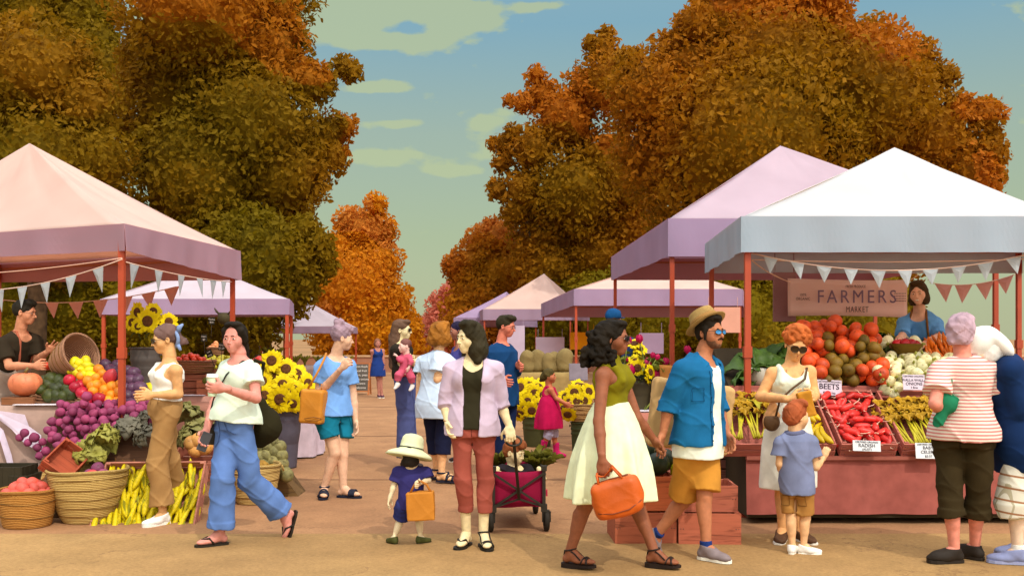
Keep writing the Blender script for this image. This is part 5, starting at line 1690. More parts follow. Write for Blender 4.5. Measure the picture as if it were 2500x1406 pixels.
# --- woman walking with a paper cup
def woman_cup():
    p = Person('woman in pale mint tee and loose blue jeans walking with a paper cup', 7.6, 1.0, -42,
               dict(hip=(572, 1030), neck=(588, 874, 0), head=(573, 826, -.02), lelb=(625, 972, -.18), lwri=(547, 948, -.42), relb=(524, 985, .02), rwri=(503, 1052, -.12), lsho=(618, 905, -.10), rsho=(556, 900, .10),
                    rkne=(545, 1165, -.12), rank=(538, 1300, -.10), lkne=(608, 1168, -.02), lank=(692, 1258, .18)), (208, 138, 122), hyaw=-26, hpitch=2, hipyaw=-60,
               feet=dict(r=(-75, 0), l=(-70, 72)), hands=dict(l=dict(curl=.62, thumb=(0, -.3, 1), dir=(-.95, -.2, .05)), r=dict(curl=.45, thumb=(-.5, -.6, 0)), ), sole=.02)
    p.face(brow=(30, 20, 16), lips=(160, 62, 74))
    p.hair((32, 26, 18), [('e', (0, -.05, .0), (.078, .075, .10)), ('e', (.01, -.085, -.06), (.055, .05, .08)), ('r', (.02, -.09, -.09), (.045, -.095, -.185), .05, .028), ('e', (0, .035, .105), (.066, .05, .026)), ('r', (.066, .03, .06), (.078, -.015, -.02), .026, .026), ('r', (-.066, .03, .06), (-.078, -.015, -.02), .026, .026)], nape=None, hairline=.004, noise=.002,
           cuts=[((0, .105, .012), (.060, .085, .085))])
    p.top((212, 226, 204), u0=.02, sleeve=.5, off=.016, flare=.05, sfl=.016, neck=(.088, .09, .06), wr=.006)
    lm = cloth((88, 118, 172))
    g = p.legs((88, 118, 172), u1=.06, hem=1.92, th=.100, kn=.088, hm=.102, wr=.011, name='jeans', m=lm, cuff=.003, slit=False)
    p.seam(g, [(0, .02), (.005, -.14), (-.02, -.18)], .002, (52, 70, 112)); p.seam(g, [(.06, .02), (.08, -.05), (.15, -.08)], .002, (52, 70, 112)); p.seam(g, [(-.06, .02), (-.08, -.05), (-.14, -.07)], .002, (52, 70, 112))
    p.shoes('flip', (36, 30, 20))
    # shoulder strap with small pouch, black tote behind her
    p.tube('bag_strap', [p.tp(.10, -.06, .98), p.tp(.075, .06, .97), p.tp(.01, .15, .74), p.tp(-.09, .15, .35), p.tp(-.165, .10, .02), p.tp(-.175, .06, -.10)], .006, plain((30, 26, 18)))
    return p


# --- older woman in blue tee with a tan shoulder bag
def woman_blue_tee():
    p = Person('older woman in light blue tee and teal shorts clutching her bag strap', 9.8, 1.03, 30,
               dict(hip=(815, 1012), neck=(818, 868, .02), head=(836, 826, -.02), relb=(778, 962, -.05), rwri=(835, 898, -.28), lelb=(862, 965, .06), lwri=(868, 1028, .0), rsho=(785, 895, -.02), lsho=(852, 893, .04),
                    rkne=(818, 1105, -.10), rank=(792, 1188, -.05), lkne=(836, 1110, -.02), lank=(838, 1192, -.05)), (214, 170, 138), hyaw=98, hpitch=6, fat=1.05,
               feet=dict(r=(-5, 0), l=(65, 0)), hands=dict(r=dict(curl=1.0, thumb=(0, 0, 1), dir=(.55, -.3, .5)), l=dict(curl=.4)), sole=.02)
    p.face(brow=(120, 95, 90), lips=(165, 100, 85))
    p.hair((142, 118, 128), [('e', (0, -.05, .06), (.083, .07, .085)), ('e', (0, .03, .105), (.07, .06, .04)), ('e', (0, -.045, .145), (.052, .055, .045)), ('e', (.03, -.06, .165), (.028, .03, .03)), ('e', (-.03, -.04, .16), (.03, .03, .028)), ('e', (0, .075, .085), (.055, .03, .03))], noise=.005, freq=3.6, nape=-.05)
    p.top((112, 158, 216), u0=-.02, sleeve=.62, off=.018, flare=.025, sfl=.014, neck=(.095, .10, .07), vneck=.12, wr=.006)
    g = p.legs((18, 108, 132), u1=.12, hem=.60, th=.102, hm=.108, name='shorts', wr=.007)
    p.seam(g, [(.09, .0), (.13, -.12)], .0022, (10, 66, 84)); p.seam(g, [(0, .03), (0, -.10)], .0022, (10, 66, 84))
    p.shoes('slide', (24, 28, 46), sides='l'); p.shoes('sport', (24, 28, 46), sides='r')
    return p


def woman_far():
    p = Person('woman in sleeveless navy dress standing far down the aisle beside a chalkboard', 26.0, .94, 15,
               dict(hip=(923, 893), neck=(921, 851), head=(922, 838), relb=(909, 877), rwri=(908, 897), lelb=(936, 877), lwri=(937, 897), rkne=(924, 928), lkne=(929, 928), rank=(925, 962), lank=(932, 962)), (165, 108, 92), hyaw=10, h=.014)
    p.face(brow=None, lips=(120, 60, 60), eyes=True)
    p.hair((120, 80, 62), [('e', (0, -.02, -.02), (.098, .09, .11))], nape=-.13, h=.012)
    p.top((28, 52, 112), u0=-.0, sleeve=0, tank=True, off=.012, neck=(.08, .1, .10), name='dress')
    p.skirt((28, 52, 112), .3, .56, .14, .21, amp=.01, name='dress_skirt', h=.014)
    p.shoes('slip', (70, 35, 50))


def mother_and_baby():
    p = Person('woman with very long brown hair and sunglasses carrying a baby', 12.0, 1.0, 70,
               dict(hip=(988, 915), neck=(972, 838), head=(983, 806), relb=(980, 893, -.12), rwri=(1008, 888, -.30), lelb=(985, 890, .16), lwri=(1004, 880, -.02), rsho=(972, 856, -.14), lsho=(978, 856, .14),
                    rkne=(988, 1015), rank=(990, 1105), lkne=(995, 1015), lank=(998, 1105)), (226, 208, 158), hyaw=72, h=.010, hands=dict(r=dict(curl=.5, thumb=(0, 0, 1)), l=dict(curl=.5, thumb=(0, 0, 1))))
    p.face(brow=(50, 35, 30), lips=(150, 60, 55))
    p.hair((96, 72, 56), [('r', (0, -.05, .05), (0, -.085, -.10), .085, .085), ('r', (0, -.09, -.10), (0, -.115, -.42), .085, .06), ('r', (.03, -.09, -.12), (.05, -.10, -.44), .06, .045), ('r', (-.03, -.09, -.12), (-.05, -.10, -.44), .06, .045), ('e', (0, .05, .10), (.06, .05, .03))], nape=None, noise=.003)
    p.glasses(r=.024)
    p.top((42, 36, 28), u0=-.05, sleeve=.7, off=.014, name='top')
    p.legs((76, 84, 130), u1=.28, hem=1.95, th=.105, kn=.095, hm=.11, wr=.006)
    p.shoes('slip', (50, 40, 40))
    b = Person('baby in a pink suit and white socks held in a long-haired woman\'s arms', 11.72, .40, -50,
               dict(hip=(990, 908), neck=(992, 866), head=(988, 845, -.02), relb=(978, 880, -.06), rwri=(968, 868, .0), lelb=(1004, 882, -.08), lwri=(998, 898, -.1),
                    rkne=(974, 915, -.1), rank=(970, 936, -.1), lkne=(1004, 920, -.06), lank=(1006, 940, -.04)), (226, 182, 168), hyaw=-70, hs=.72, sex='c', fat=1.25, feet=dict(r=(-60, 35), l=(-40, 35)), h=.007, cat='baby')
    b.face(brow=(90, 60, 50), lips=(180, 100, 100))
    b.hair((110, 72, 66), [], grow=-.003, noise=.001)
    b.top((196, 84, 108), u0=-.1, sleeve=1.6, off=.010, flare=.0, neck=(.03, .03, .02), name='suit_top', bust=False, sfl=.002)
    b.legs((196, 84, 108), hem=1.75, th=.125, kn=.11, hm=.09, name='suit_legs', u1=.3)
    for sd in 'lr':
        fd, l, up = b.foot_frame(sd)
        sdf_obj('sock', b.foot_ops(sd, .006), .006, cloth((226, 220, 214)), b.root, None, b.base)


def toddler_hat():
    p = Person('toddler in navy top and shorts under a wide pale sunhat, walking away', 7.58, .50, 168,
               dict(hip=(1004, 1232), neck=(1005, 1142), head=(1004, 1112, 0), lelb=(962, 1182, 0), lwri=(953, 1212, -.04), relb=(1046, 1172, -.02), rwri=(1022, 1180, -.16), lsho=(972, 1150), rsho=(1040, 1150),
                    lkne=(978, 1268, .05), lank=(962, 1312, -.04), rkne=(1024, 1268, 0), rank=(1026, 1312, -.02)), (222, 200, 158), hyaw=170, hpitch=6, hs=.86, sex='c', fat=1.18,
               feet=dict(l=(215, 0), r=(120, 0)), hands=dict(l=dict(s=1.25), r=dict(s=1.25, curl=1.0, thumb=(0, 0, 1))), sole=.01, cat='child')
    p.face(brow=(60, 45, 35), lips=(170, 100, 95))
    p.hair((46, 40, 34), [('e', (0, -.045, -.05), (.08, .06, .055))], nape=-.1)
    p.top((52, 48, 104), u0=-.12, sleeve=.75, off=.014, flare=.018, neck=(.05, .06, .03), bust=False, wr=.005)
    p.legs((46, 52, 108), u1=.2, hem=.92, th=.115, hm=.125, name='shorts')
    p.shoes('trainer', (70, 72, 28), sole=(56, 56, 30))
    # the sunhat: crown, drooping brim and cord
    m = MB(); b = Vector(p.base)
    R = Matrix((Vector(p.hM[0]), Vector(-p.hM[1]), Vector(p.hM[2]))).transposed() @ Matrix.Rotation(math.radians(7), 3, 'X') @ Matrix.Rotation(math.radians(-8), 3, 'Y')
    c = Vector(p.hp(0, -.012, .045)) - b
    prof = [(.176, -.052), (.182, -.050), (.165, -.026), (.130, -.008), (.098, .006), (.090, .012), (.087, .06), (.080, .098), (.062, .118), (.03, .127), (.0001, .129)]
    m.lathe(prof, c, 40, R, 1.0, 1.0, lambda t, i: 1 + (.03 * math.sin(3 * t + 1) + .02 * math.sin(5 * t)) * (i < 4))
    hat = m.build('sunhat', cloth((208, 210, 168)), p.root)
    m = MB(); m.tube([c + R @ Vector((.0925 * math.cos(t), .0925 * math.sin(t), .020)) for t in [6.283 * i / 28 for i in range(28)]], .0035, 6, True)
    m.build('hat_cord', plain((40, 36, 20)), hat)
    return p


def woman_pale_shirt():
    p = Person('woman with auburn bob in loose pale blue shirt, seen from behind', 10.7, 1.02, 140,
               dict(hip=(1072, 985), neck=(1070, 862), head=(1078, 814, 0), relb=(1068, 925, -.16), rwri=(1108, 905, -.12), lelb=(1030, 925, .12), lwri=(1040, 990, .2), rsho=(1075, 880, -.12), lsho=(1035, 885, .12),
                    rkne=(1082, 1075), rank=(1078, 1160), lkne=(1062, 1075, .2), lank=(1066, 1160, .25)), (232, 180, 128), hyaw=128, fat=1.22,
               feet=dict(r=(75, 0), l=(100, 0)), hands=dict(r=dict(curl=.7, thumb=(0, 0, 1))), sole=.03)
    p.face(brow=(110, 70, 30), lips=(170, 90, 80))
    p.hair((142, 90, 30), [('e', (0, -.03, .02), (.112, .118, .11)), ('e', (.08, -.02, -.06), (.065, .085, .08)), ('e', (-.08, -.02, -.06), (.065, .085, .08)), ('e', (0, -.09, -.06), (.11, .07, .085)), ('e', (0, .03, .105), (.075, .065, .035))], nape=-.145, noise=.008, freq=2.6)
    p.top((196, 214, 232), u0=-.28, sleeve=.62, off=.03, flare=.07, sfl=.03, neck=(.08, .09, .03), wr=.007)
    p.legs((26, 30, 56), u1=.1, hem=1.42, th=.105, kn=.082, hm=.08)
    p.shoes('sport', (28, 30, 48))


def person_behind():
    p = Person('dark-haired person in indigo top standing behind the woman in the pale blue shirt', 12.6, 1.0, -70,
               dict(hip=(1130, 950), neck=(1124, 845), head=(1116, 808), relb=(1120, 900, .1), lelb=(1130, 900, -.15), rwri=(1105, 930, .0), lwri=(1110, 935, -.2), rkne=(1130, 1035), lkne=(1132, 1035), rank=(1130, 1130), lank=(1134, 1130)), (150, 96, 76), hyaw=-75, h=.010)
    p.face(brow=BLACKHAIR, lips=(120, 60, 50))
    p.hair((34, 28, 52), [('e', (0, -.05, -.05), (.085, .085, .12))], nape=-.16)
    p.top((66, 66, 130), u0=-.1, sleeve=1.5)
    p.legs((50, 48, 60))
    p.shoes('slip', (50, 40, 40))


def woman_cardigan():
    p = Person('woman in lavender cardigan, black vest and rust cropped trousers pulling a red wagon', 7.43, 1.0, -4,
               dict(hip=(1153, 1042), neck=(1158, 873), head=(1147, 825, -.03), relb=(1088, 985, .02), rwri=(1093, 1030, -.05), lelb=(1222, 985, .08), lwri=(1243, 1040, .05), rsho=(1104, 903), lsho=(1209, 903),
                    rkne=(1132, 1165, -.03), rank=(1139, 1290, .05), lkne=(1184, 1165, .0), lank=(1180, 1290, .0)), (228, 208, 160), hyaw=-56, hpitch=3,
               feet=dict(r=(-22, 0), l=(14, 0)), hands=dict(r=dict(curl=.5, thumb=(-.2, -1, 0)), l=dict(curl=.95, dir=(.15, -.25, -.9), thumb=(-1, -.3, 0))), sole=.02)
    p.face(brow=(50, 40, 26), lips=(140, 80, 64), smile=.9)
    p.hair((48, 42, 26), [('e', (.0, -.03, -.01), (.10, .10, .10)), ('e', (.055, -.035, -.09), (.068, .08, .085)), ('e', (-.05, -.03, -.07), (.055, .07, .07)), ('e', (0, -.085, -.085), (.085, .05, .09)), ('e', (.02, .03, .105), (.075, .062, .036)), ('e', (.065, .035, .05), (.03, .045, .06)), ('r', (.05, -.02, -.12), (.075, -.01, -.165), .055, .035), ('e', (-.075, -.0, -.135), (.03, .03, .03))], nape=None, noise=.004)
    vest = p.top((46, 42, 26), u0=-.02, off=.012, flare=.012, sleeve=0, tank=True, neck=(.085, .10, .11), vneck=.16, name='vest', straps=False)
    op = [('s', chain(p.tp(0, .22, -.4), p.tp(0, .22, 1.1), p.lat, [(0, .055, .30), (.35, .060, .30), (.75, .072, .30), (1, .085, .30)]), .01)]
    p.top((192, 172, 190), u0=-.12, sleeve=1.22, off=.020, flare=.034, sfl=.014, neck=(.07, .09, .06), name='cardigan', open_=op, wr=.006)
    g = p.legs((152, 76, 62), u1=.18, hem=1.62, th=.090, kn=.066, hm=.060, wr=.008, cuff=.004)
    p.seam(g, [(0, .09), (.004, -.06)], .0022, (96, 44, 36)); p.seam(g, [(.06, .09), (.13, .0)], .0022, (96, 44, 36)); p.seam(g, [(-.06, .09), (-.13, .0)], .0022, (96, 44, 36))
    p.shoes('sandal', (30, 26, 20), sides='l'); p.shoes('flip', (30, 26, 20), sides='r')
    p.tube('bracelet', [p.wr['r'] + V3(.03 * math.cos(t), .03 * math.sin(t), .012) for t in [6.283 * i / 14 for i in range(14)]], .0035, plain((170, 120, 80)), closed=True)
    return p


def man_navy():
    p = Person('man with short dark hair and thin glasses in a navy sweatshirt looking right', 11.2, 1.10, 58,
               dict(hip=(1226, 975), neck=(1222, 838), head=(1236, 797, -.02), relb=(1205, 915, -.2), rwri=(1228, 928, -.42), lelb=(1258, 905, .12), lwri=(1262, 890, -.05), rsho=(1205, 880, -.12), lsho=(1240, 873, .12),
                    rkne=(1222, 1065), lkne=(1235, 1065), rank=(1222, 1145), lank=(1240, 1145)), (206, 118, 92), hyaw=68, hpitch=10, sex='m', fat=1.12,
               hands=dict(r=dict(curl=.5, thumb=(0, 0, 1)), l=dict(curl=.6, thumb=(0, 0, 1), dir=(.4, -.5, -.2))))
    p.face(brow=(40, 30, 20), lips=(150, 80, 70), smile=.7)
    p.hair((46, 40, 24), [('e', (0, .04, .105), (.07, .06, .035)), ('e', (0, .075, .095), (.05, .025, .028)), ('e', (0, -.06, .03), (.075, .065, .08))], hairline=.012)
    p.glasses(frame=(70, 45, 45), r=.020, dark=False, name='glasses')
    p.top((18, 58, 100), u0=-.10, sleeve=1.75, off=.022, flare=.02, sfl=.004, neck=(.07, .08, .035), name='sweatshirt', wr=.007)
    p.legs((20, 32, 66), hem=1.93, th=.105, kn=.088, hm=.085)
    p.shoes('trainer', (40, 40, 45))


def boy_wagon():
    p = Person('auburn-haired boy in black tee sitting in the red wagon', 8.35, .78, 50,
               dict(hip=(1258, 1205), neck=(1258, 1140), head=(1256, 1104, -.02), relb=(1222, 1162, -.1), rwri=(1213, 1150, -.22), lelb=(1296, 1168, -.05), lwri=(1318, 1150, -.15), rsho=(1228, 1148, -.04), lsho=(1286, 1146, .04),
                    rkne=(1248, 1180, .22), lkne=(1282, 1180, .22), rank=(1246, 1192, .36), lank=(1284, 1192, .36)), (222, 200, 150), hyaw=62, hpitch=14, hs=.88, sex='c', feet=dict(r=(170, 30), l=(170, 30)), hands=dict(r=dict(curl=.8, thumb=(1, 0, .2), dir=(-.15, -.45, -.7)), l=dict(curl=.8, thumb=(-1, 0, .2), dir=(.3, -.45, -.7))), cat='child')
    p.face(brow=(110, 60, 30), lips=(160, 90, 80))
    p.hair((134, 76, 42), [('e', (0, .03, .10), (.076, .068, .042)), ('e', (-.0, .07, .078), (.06, .034, .03)), ('e', (0, -.05, .01), (.08, .07, .085))], nape=-.065, hairline=.0)
    p.top((36, 30, 34), u0=-.1, sleeve=.7, off=.014, neck=(.05, .06, .03), bust=False)
    p.legs((70, 70, 90), hem=1.9, th=.1, kn=.08, hm=.07)


def girl_pink():
    p = Person('small girl in raspberry pinafore dress and pink rubber boots', 13.0, .70, 72,
               dict(hip=(1340, 1012), neck=(1340, 941), head=(1342, 918, -.02), relb=(1358, 972, -.12), rwri=(1382, 985, -.18), lelb=(1358, 972, .1), lwri=(1378, 985, .02), rsho=(1345, 952, -.10), lsho=(1345, 952, .10),
                    rkne=(1352, 1052, .05), rank=(1358, 1092, .08), lkne=(1340, 1058, -.1), lank=(1325, 1096, -.08)), (186, 108, 72), hyaw=78, hs=.80, sex='c', feet=dict(r=(75, 0), l=(55, 18)), hands=dict(r=dict(curl=.4, thumb=(0, 0, 1)), l=dict(curl=.4, thumb=(0, 0, 1))), cat='child', h=.008)
    p.face(brow=(50, 40, 24), lips=(150, 70, 60))
    p.hair((78, 66, 32), [('e', (0, -.04, .02), (.09, .09, .09)), ('e', (0, -.11, -.02), (.06, .05, .07)), ('e', (0, -.15, -.07), (.035, .03, .03))], nape=None)
    p.top((178, 18, 72), u0=.28, sleeve=0, tank=True, off=.012, flare=.0, neck=(.06, .08, .05), bust=False, name='dress_bodice')
    p.skirt((178, 18, 72), .62, P(0, 1045, 13.0).z, .125, .225, amp=.06, folds=8, name='dress_skirt', h=.008, bell=.8, dep=.8)
    p.legs((180, 172, 196), u1=.2, hem=1.3, th=.105, kn=.088, hm=.08, name='leggings')
    p.shoes('boot', (196, 20, 98), sole=(160, 16, 80))


def woman_skirt():
    p = Person('woman with black curly hair in olive top and full cream skirt', 6.78, .99, 66,
               dict(hip=(1494, 1030), neck=(1490, 885), head=(1499, 826, -.01), relb=(1462, 1028, -.24), rwri=(1470, 1122, -.36), lelb=(1556, 1022, .08), lwri=(1596, 1072, .16), rsho=(1472, 918, -.14), lsho=(1514, 912, .14),
                    rkne=(1428, 1235, -.06), rank=(1392, 1345, -.02), lkne=(1556, 1230, .08), lank=(1596, 1350, -.02)), (138, 82, 54), hyaw=76, hpitch=2,
               feet=dict(r=(70, 0), l=(72, 0)), hands=dict(r=dict(curl=1.05, dir=(.05, -.1, -1), thumb=(1, -.2, 0)), l=dict(curl=.5, dir=(.55, .2, -.75), thumb=(.5, -.6, .2))), sole=.036)
    p.face(brow=(24, 16, 12), lips=(140, 30, 34))
    rnd = random.Random(5)
    pr = [('e', (0, -.04, .03), (.095, .105, .092)), ('e', (0, .04, .10), (.066, .05, .028))]
    for sg in (1, -1):
        pr.append(('e', (sg * .06, -.06, -.07), (.05, .06, .09)))
        for i in range(60):
            z = -.18 + .22 * rnd.random()
            pr.append(('e', (sg * (.085 + .03 * rnd.random() - .03 * (z > 0)), -.12 + .15 * rnd.random() * (1 if z < -.06 else .75), z), (.020, .022, .020), .010))
    pr.append(('e', (0, -.10, -.07), (.085, .06, .10)))
    for i in range(80):
        z = -.19 + .27 * rnd.random()
        pr.append(('e', (rnd.uniform(-.1, .1), -.125 - .04 * rnd.random() - .03 * (z < -.05) + .05 * (z > .04), z), (.022, .024, .022), .010))
    p.hair((28, 22, 14), pr, nape=None, noise=.004, freq=4)
    p.glasses(r=.022, h=.75)
    p.top((118, 110, 14), u0=.2, sleeve=0, tank=True, off=.010, flare=0, neck=None, name='halter_top', extra=[('u', rc(p.nb - p.up * .05, p.nb + p.up * .02 + p.fwd * .01, .068, .060), .03)], armhole=1.15)
    p.skirt((222, 228, 186), .34, P(0, 1218, 6.78).z, .132, .325, folds=9, amp=.11, bell=.85, dep=.86)
    p.shoes('wedge', (36, 24, 18))
    return p


def man_hat():
    p = Person('man in straw hat, blue mirrored sunglasses, open blue shirt and tan shorts', 7.08, 1.03, 58,
               dict(hip=(1705, 1075), neck=(1712, 872), head=(1734, 812, -.02), relb=(1634, 985, -.1), rwri=(1618, 1058, -.1), lelb=(1752, 985, .16), lwri=(1775, 1060, .1), rsho=(1668, 905, -.13), lsho=(1738, 900, .14),
                    lkne=(1720, 1210, -.05), lank=(1724, 1330, -.1), rkne=(1668, 1222, .12), rank=(1604, 1302, .18)), (176, 112, 76), hyaw=50, hpitch=-2, sex='m',
               feet=dict(l=(62, 0), r=(60, 62)), hands=dict(r=dict(curl=.6, dir=(-.25, .05, -.95), thumb=(-.6, -.7, .1)), l=dict(curl=.5)), sole=.02)
    p.face(brow=(30, 22, 16), lips=(150, 90, 74))
    p.hair((32, 26, 18), [('e', (0, .03, .10), (.072, .062, .034)), ('e', (0, -.05, .0), (.078, .06, .075)), ('r', (.074, .012, .03), (.074, .014, -.05), .013, .010), ('r', (-.074, .012, .03), (-.074, .014, -.05), .013, .010)], nape=-.055, hairline=.012)
    # stubble beard and moustache
    ops = [('u', ell(p.hp(0, .025, -.040), np.array((.0625, .066, .075)), p.hM), .01), ('u', ell(p.hp(0, .060, -.090), (.028, .024, .022), p.hM), .02), ('s', ell(p.hp(0, .125, .005), (.062, .09, .052), p.hM), .01), ('s', ell(p.hp(0, .10, -.062), (.027, .03, .009), p.hM), .004), ('s', ell(p.hp(0, -.06, 0), (.09, .075, .2), p.hM), .01)]
    sdf_obj('beard', ops, .0048, mat((104, 70, 48), 'stubble', .8, .2, 60), p.root, None, p.base)
    p.tube('moustache', [p.hp(-.026, .088, -.053), p.hp(-.012, .1, -.047), p.hp(0, .103, -.046), p.hp(.012, .1, -.047), p.hp(.026, .088, -.053)], .0052, hairm((36, 28, 20)))
    p.glasses(lens=(40, 130, 190), frame=(30, 26, 22), r=.0225, h=.72)
    # straw trilby pushed back
    m = MB(); b = Vector(p.base)
    R = Matrix((Vector(p.hM[0]), Vector(-p.hM[1]), Vector(p.hM[2]))).transposed() @ Matrix.Rotation(math.radians(-30), 3, 'X')
    c = Vector(p.hp(0, -.040, .066)) - b
    prof = [(.100, -.002), (.148, -.006), (.152, -.001), (.125, .008), (.100, .012), (.098, .020), (.092, .075), (.084, .098), (.066, .104), (.04, .094), (.0001, .088)]
    m.lathe(prof, c, 40, R, .94, 1.08, lambda t, i: 1 + .02 * math.sin(2 * t) * (i < 4))
    hat = m.build('straw_hat', wickerm((196, 160, 96), 3.0), p.root)
    m = MB(); m.lathe([(.1015, .012), (.1015, .042), (.0985, .042), (.0985, .012)], c, 36, R, .94, 1.08)
    m.build('hat_band', cloth((150, 112, 62)), hat)
    p.top((226, 230, 212), u0=-.20, sleeve=0, off=.020, flare=.040, neck=(.08, .09, .075), name='tee_shirt')
    op = [('s', chain(p.tp(-.0, .25, -.6), p.tp(.0, .25, 1.2), p.lat, [(0, .075, .30), (.5, .055, .30), (1, .055, .30)]), .01)]
    g = p.top((24, 96, 140), u0=-.05, sleeve=1.30, off=.028, flare=.045, sfl=.016, neck=(.07, .08, .05), name='shirt', open_=op, wr=.008)
    p.seam(g, [(-.085, .50), (-.082, .30), (-.09, .10), (-.09, -.02)], .0024, (12, 60, 96)); p.seam(g, [(-.13, .38), (-.19, .38), (-.19, .29), (-.13, .29), (-.13, .38)], .002, (12, 60, 96), n=6)
    for i in range(5):
        z = .42 - .1 * i
        p.seam(g, [(-.080, z), (-.080, z - .008)], .006, (18, 50, 74), 1, 'button', 2)
    # collar
    m = MB()
    for sg in (1, -1):
        pts = [p.tp(sg * .075, -.05, 1.05), p.tp(sg * .088, .04, 1.02), p.tp(sg * .075, .115, .93), p.tp(sg * .105, .10, .87), p.tp(sg * .125, .02, .96), p.tp(sg * .115, -.06, .99)]
        m.prism([Vector(q) - b for q in pts], Vector(p.lat * sg * .5 + p.up * .6 + p.fwd * .3), .008)
    m.build('collar', cloth((26, 102, 148)), p.root)
    p.legs((186, 128, 48), u1=.02, hem=.92, th=.104, hm=.106, name='shorts', wr=.006, slit=False)
    p.shoes('trainer', (126, 112, 112), sole=(232, 230, 215), sock=(30, 50, 104))
    return p


def man_cap():
    p = Person('person in blue cap and navy top behind the flower buckets', 11.6, 1.08, 130,
               dict(hip=(1500, 980), neck=(1512, 822), head=(1499, 782, 0), relb=(1520, 890, -.15), rwri=(1530, 930, .0), lelb=(1488, 890, .2), lwri=(1500, 940, .2), rkne=(1500, 1060), lkne=(1500, 1060, .2), rank=(1500, 1140), lank=(1500, 1140, .2)), (196, 120, 92), hyaw=150, sex='m')
    p.face(brow=(40, 30, 22), lips=(150, 85, 75))
    p.hair((60, 46, 34), [], nape=-.04)
    ops = [('u', ell(p.hp(0, -.015, .055), np.array((.092, .11, .088)), p.hM), .01), ('i', plane(p.hp(0, 0, .022), -p.hM[2]), 0), ('u', ell(p.hp(0, .115, .03), (.07, .075, .010), p.hM), .01)]
    sdf_obj('cap', ops, .007, cloth((20, 72, 120)), p.root, wrinkle(.003, 2), p.base)
    p.top((28, 52, 96), u0=-.1, sleeve=1.4)
    p.legs((40, 40, 60))
    p.shoes('trainer', (40, 40, 45))


def woman_red_hair():
    p = Person('woman with curly ginger hair and round sunglasses in white sleeveless dress', 7.66, 1.0, 14,
               dict(hip=(1918, 1030), neck=(1932, 893), head=(1944, 842, -.05), relb=(1856, 968, -.02), rwri=(1930, 974, -.28), lelb=(1988, 958, -.02), lwri=(1990, 968, -.30), rsho=(1886, 912), lsho=(1976, 908),
                    rkne=(1908, 1190), lkne=(1948, 1190), rank=(1910, 1300), lank=(1952, 1300)), (222, 164, 106), hyaw=14, hpitch=20, hroll=6,
               feet=dict(r=(-10, 0), l=(40, 0)), hands=dict(r=dict(curl=.5, thumb=(0, 0, 1), dir=(.9, -.3, .1)), l=dict(curl=.6, thumb=(-.3, 0, 1), dir=(-.4, -.7, .1))), sole=.01)
    p.face(brow=(150, 80, 40), lips=(160, 70, 55), smile=1.0)
    rnd = random.Random(9)
    pr = [('e', (0, -.02, .055), (.10, .10, .088))]
    for i in range(110):
        a = rnd.uniform(0, 6.283); e = rnd.uniform(-.15, 1.45)
        y = .10 * math.sin(a) * math.cos(e) - .02
        pr.append(('e', (.098 * math.cos(a) * math.cos(e), min(y, .065), .055 + .092 * math.sin(e)), (.020, .020, .019), .008))
    p.hair((178, 92, 42), pr, nape=-.02, noise=.004, freq=4, hairline=.0)
    p.glasses(lens=(48, 36, 22), frame=(70, 45, 25), r=.027, h=1.0)
    p.top((226, 234, 210), u0=.36, sleeve=0, tank=True, off=.012, flare=.0, neck=(.085, .10, .10), name='dress_top', armhole=.92)
    p.skirt((230, 230, 216), .42, P(0, 1190, 7.66).z, .125, .215, amp=.03, folds=6, name='skirt', bell=.7, dep=.75)
    p.shoes('slip', (84, 56, 34))
    p.tube('necklace', [p.tp(.065 * math.cos(t), .115 + .03 * math.sin(t), .93 + .16 * math.sin(t)) for t in [math.pi + math.pi * i / 12 for i in range(13)]], .003, plain((150, 100, 60)))
    return p


def boy_red_hair():
    p = Person('small ginger-haired boy in grey-blue polo seen from behind with one fist raised', 7.2, .665, 158,
               dict(hip=(1946, 1190), neck=(1940, 1054), head=(1945, 1016, 0), relb=(1992, 1140, -.02), rwri=(2012, 1114, .05), lelb=(1903, 1132, 0), lwri=(1912, 1165, .08), rsho=(1980, 1078), lsho=(1906, 1080),
                    rkne=(1966, 1265, 0), lkne=(1932, 1265, 0), rank=(1962, 1330, 0), lank=(1934, 1330, 0)), (224, 176, 128), hyaw=128, hs=.86, sex='c', fat=1.06,
               feet=dict(r=(95, 0), l=(165, 0)), hands=dict(r=dict(curl=1.25, dir=(.35, .1, .9), thumb=(-.6, .3, 0)), l=dict(curl=.4)), sole=.012, cat='child')
    p.face(brow=(150, 80, 45), lips=(180, 100, 90))
    p.hair((160, 82, 46), [('e', (0, .03, .105), (.078, .07, .045)), ('e', (0, -.045, .0), (.086, .08, .085))], nape=-.08, noise=.005)
    p.top((116, 124, 154), u0=-.10, sleeve=.62, off=.018, flare=.022, sfl=.018, neck=(.05, .06, .02), bust=False, name='polo_shirt', wr=.006)
    m = MB(); b = Vector(p.base)
    m.tube([Vector(p.tp(.062 * math.cos(t), .058 * math.sin(t), .985 + .01 * math.sin(t))) - b for t in [6.283 * i / 18 for i in range(18)]], .016, 8, True)
    m.build('collar', cloth((96, 100, 128)), p.root)
    g = p.legs((164, 116, 58), u1=.15, hem=.84, th=.092, hm=.100, name='shorts', wr=.006)
    for sg in (1, -1): p.seam(g, [(sg * .025, -.05), (sg * .085, -.05), (sg * .085, -.12), (sg * .025, -.12), (sg * .025, -.05)], .002, (110, 74, 34), -1, n=6)
    p.shoes('slip', (232, 230, 222))


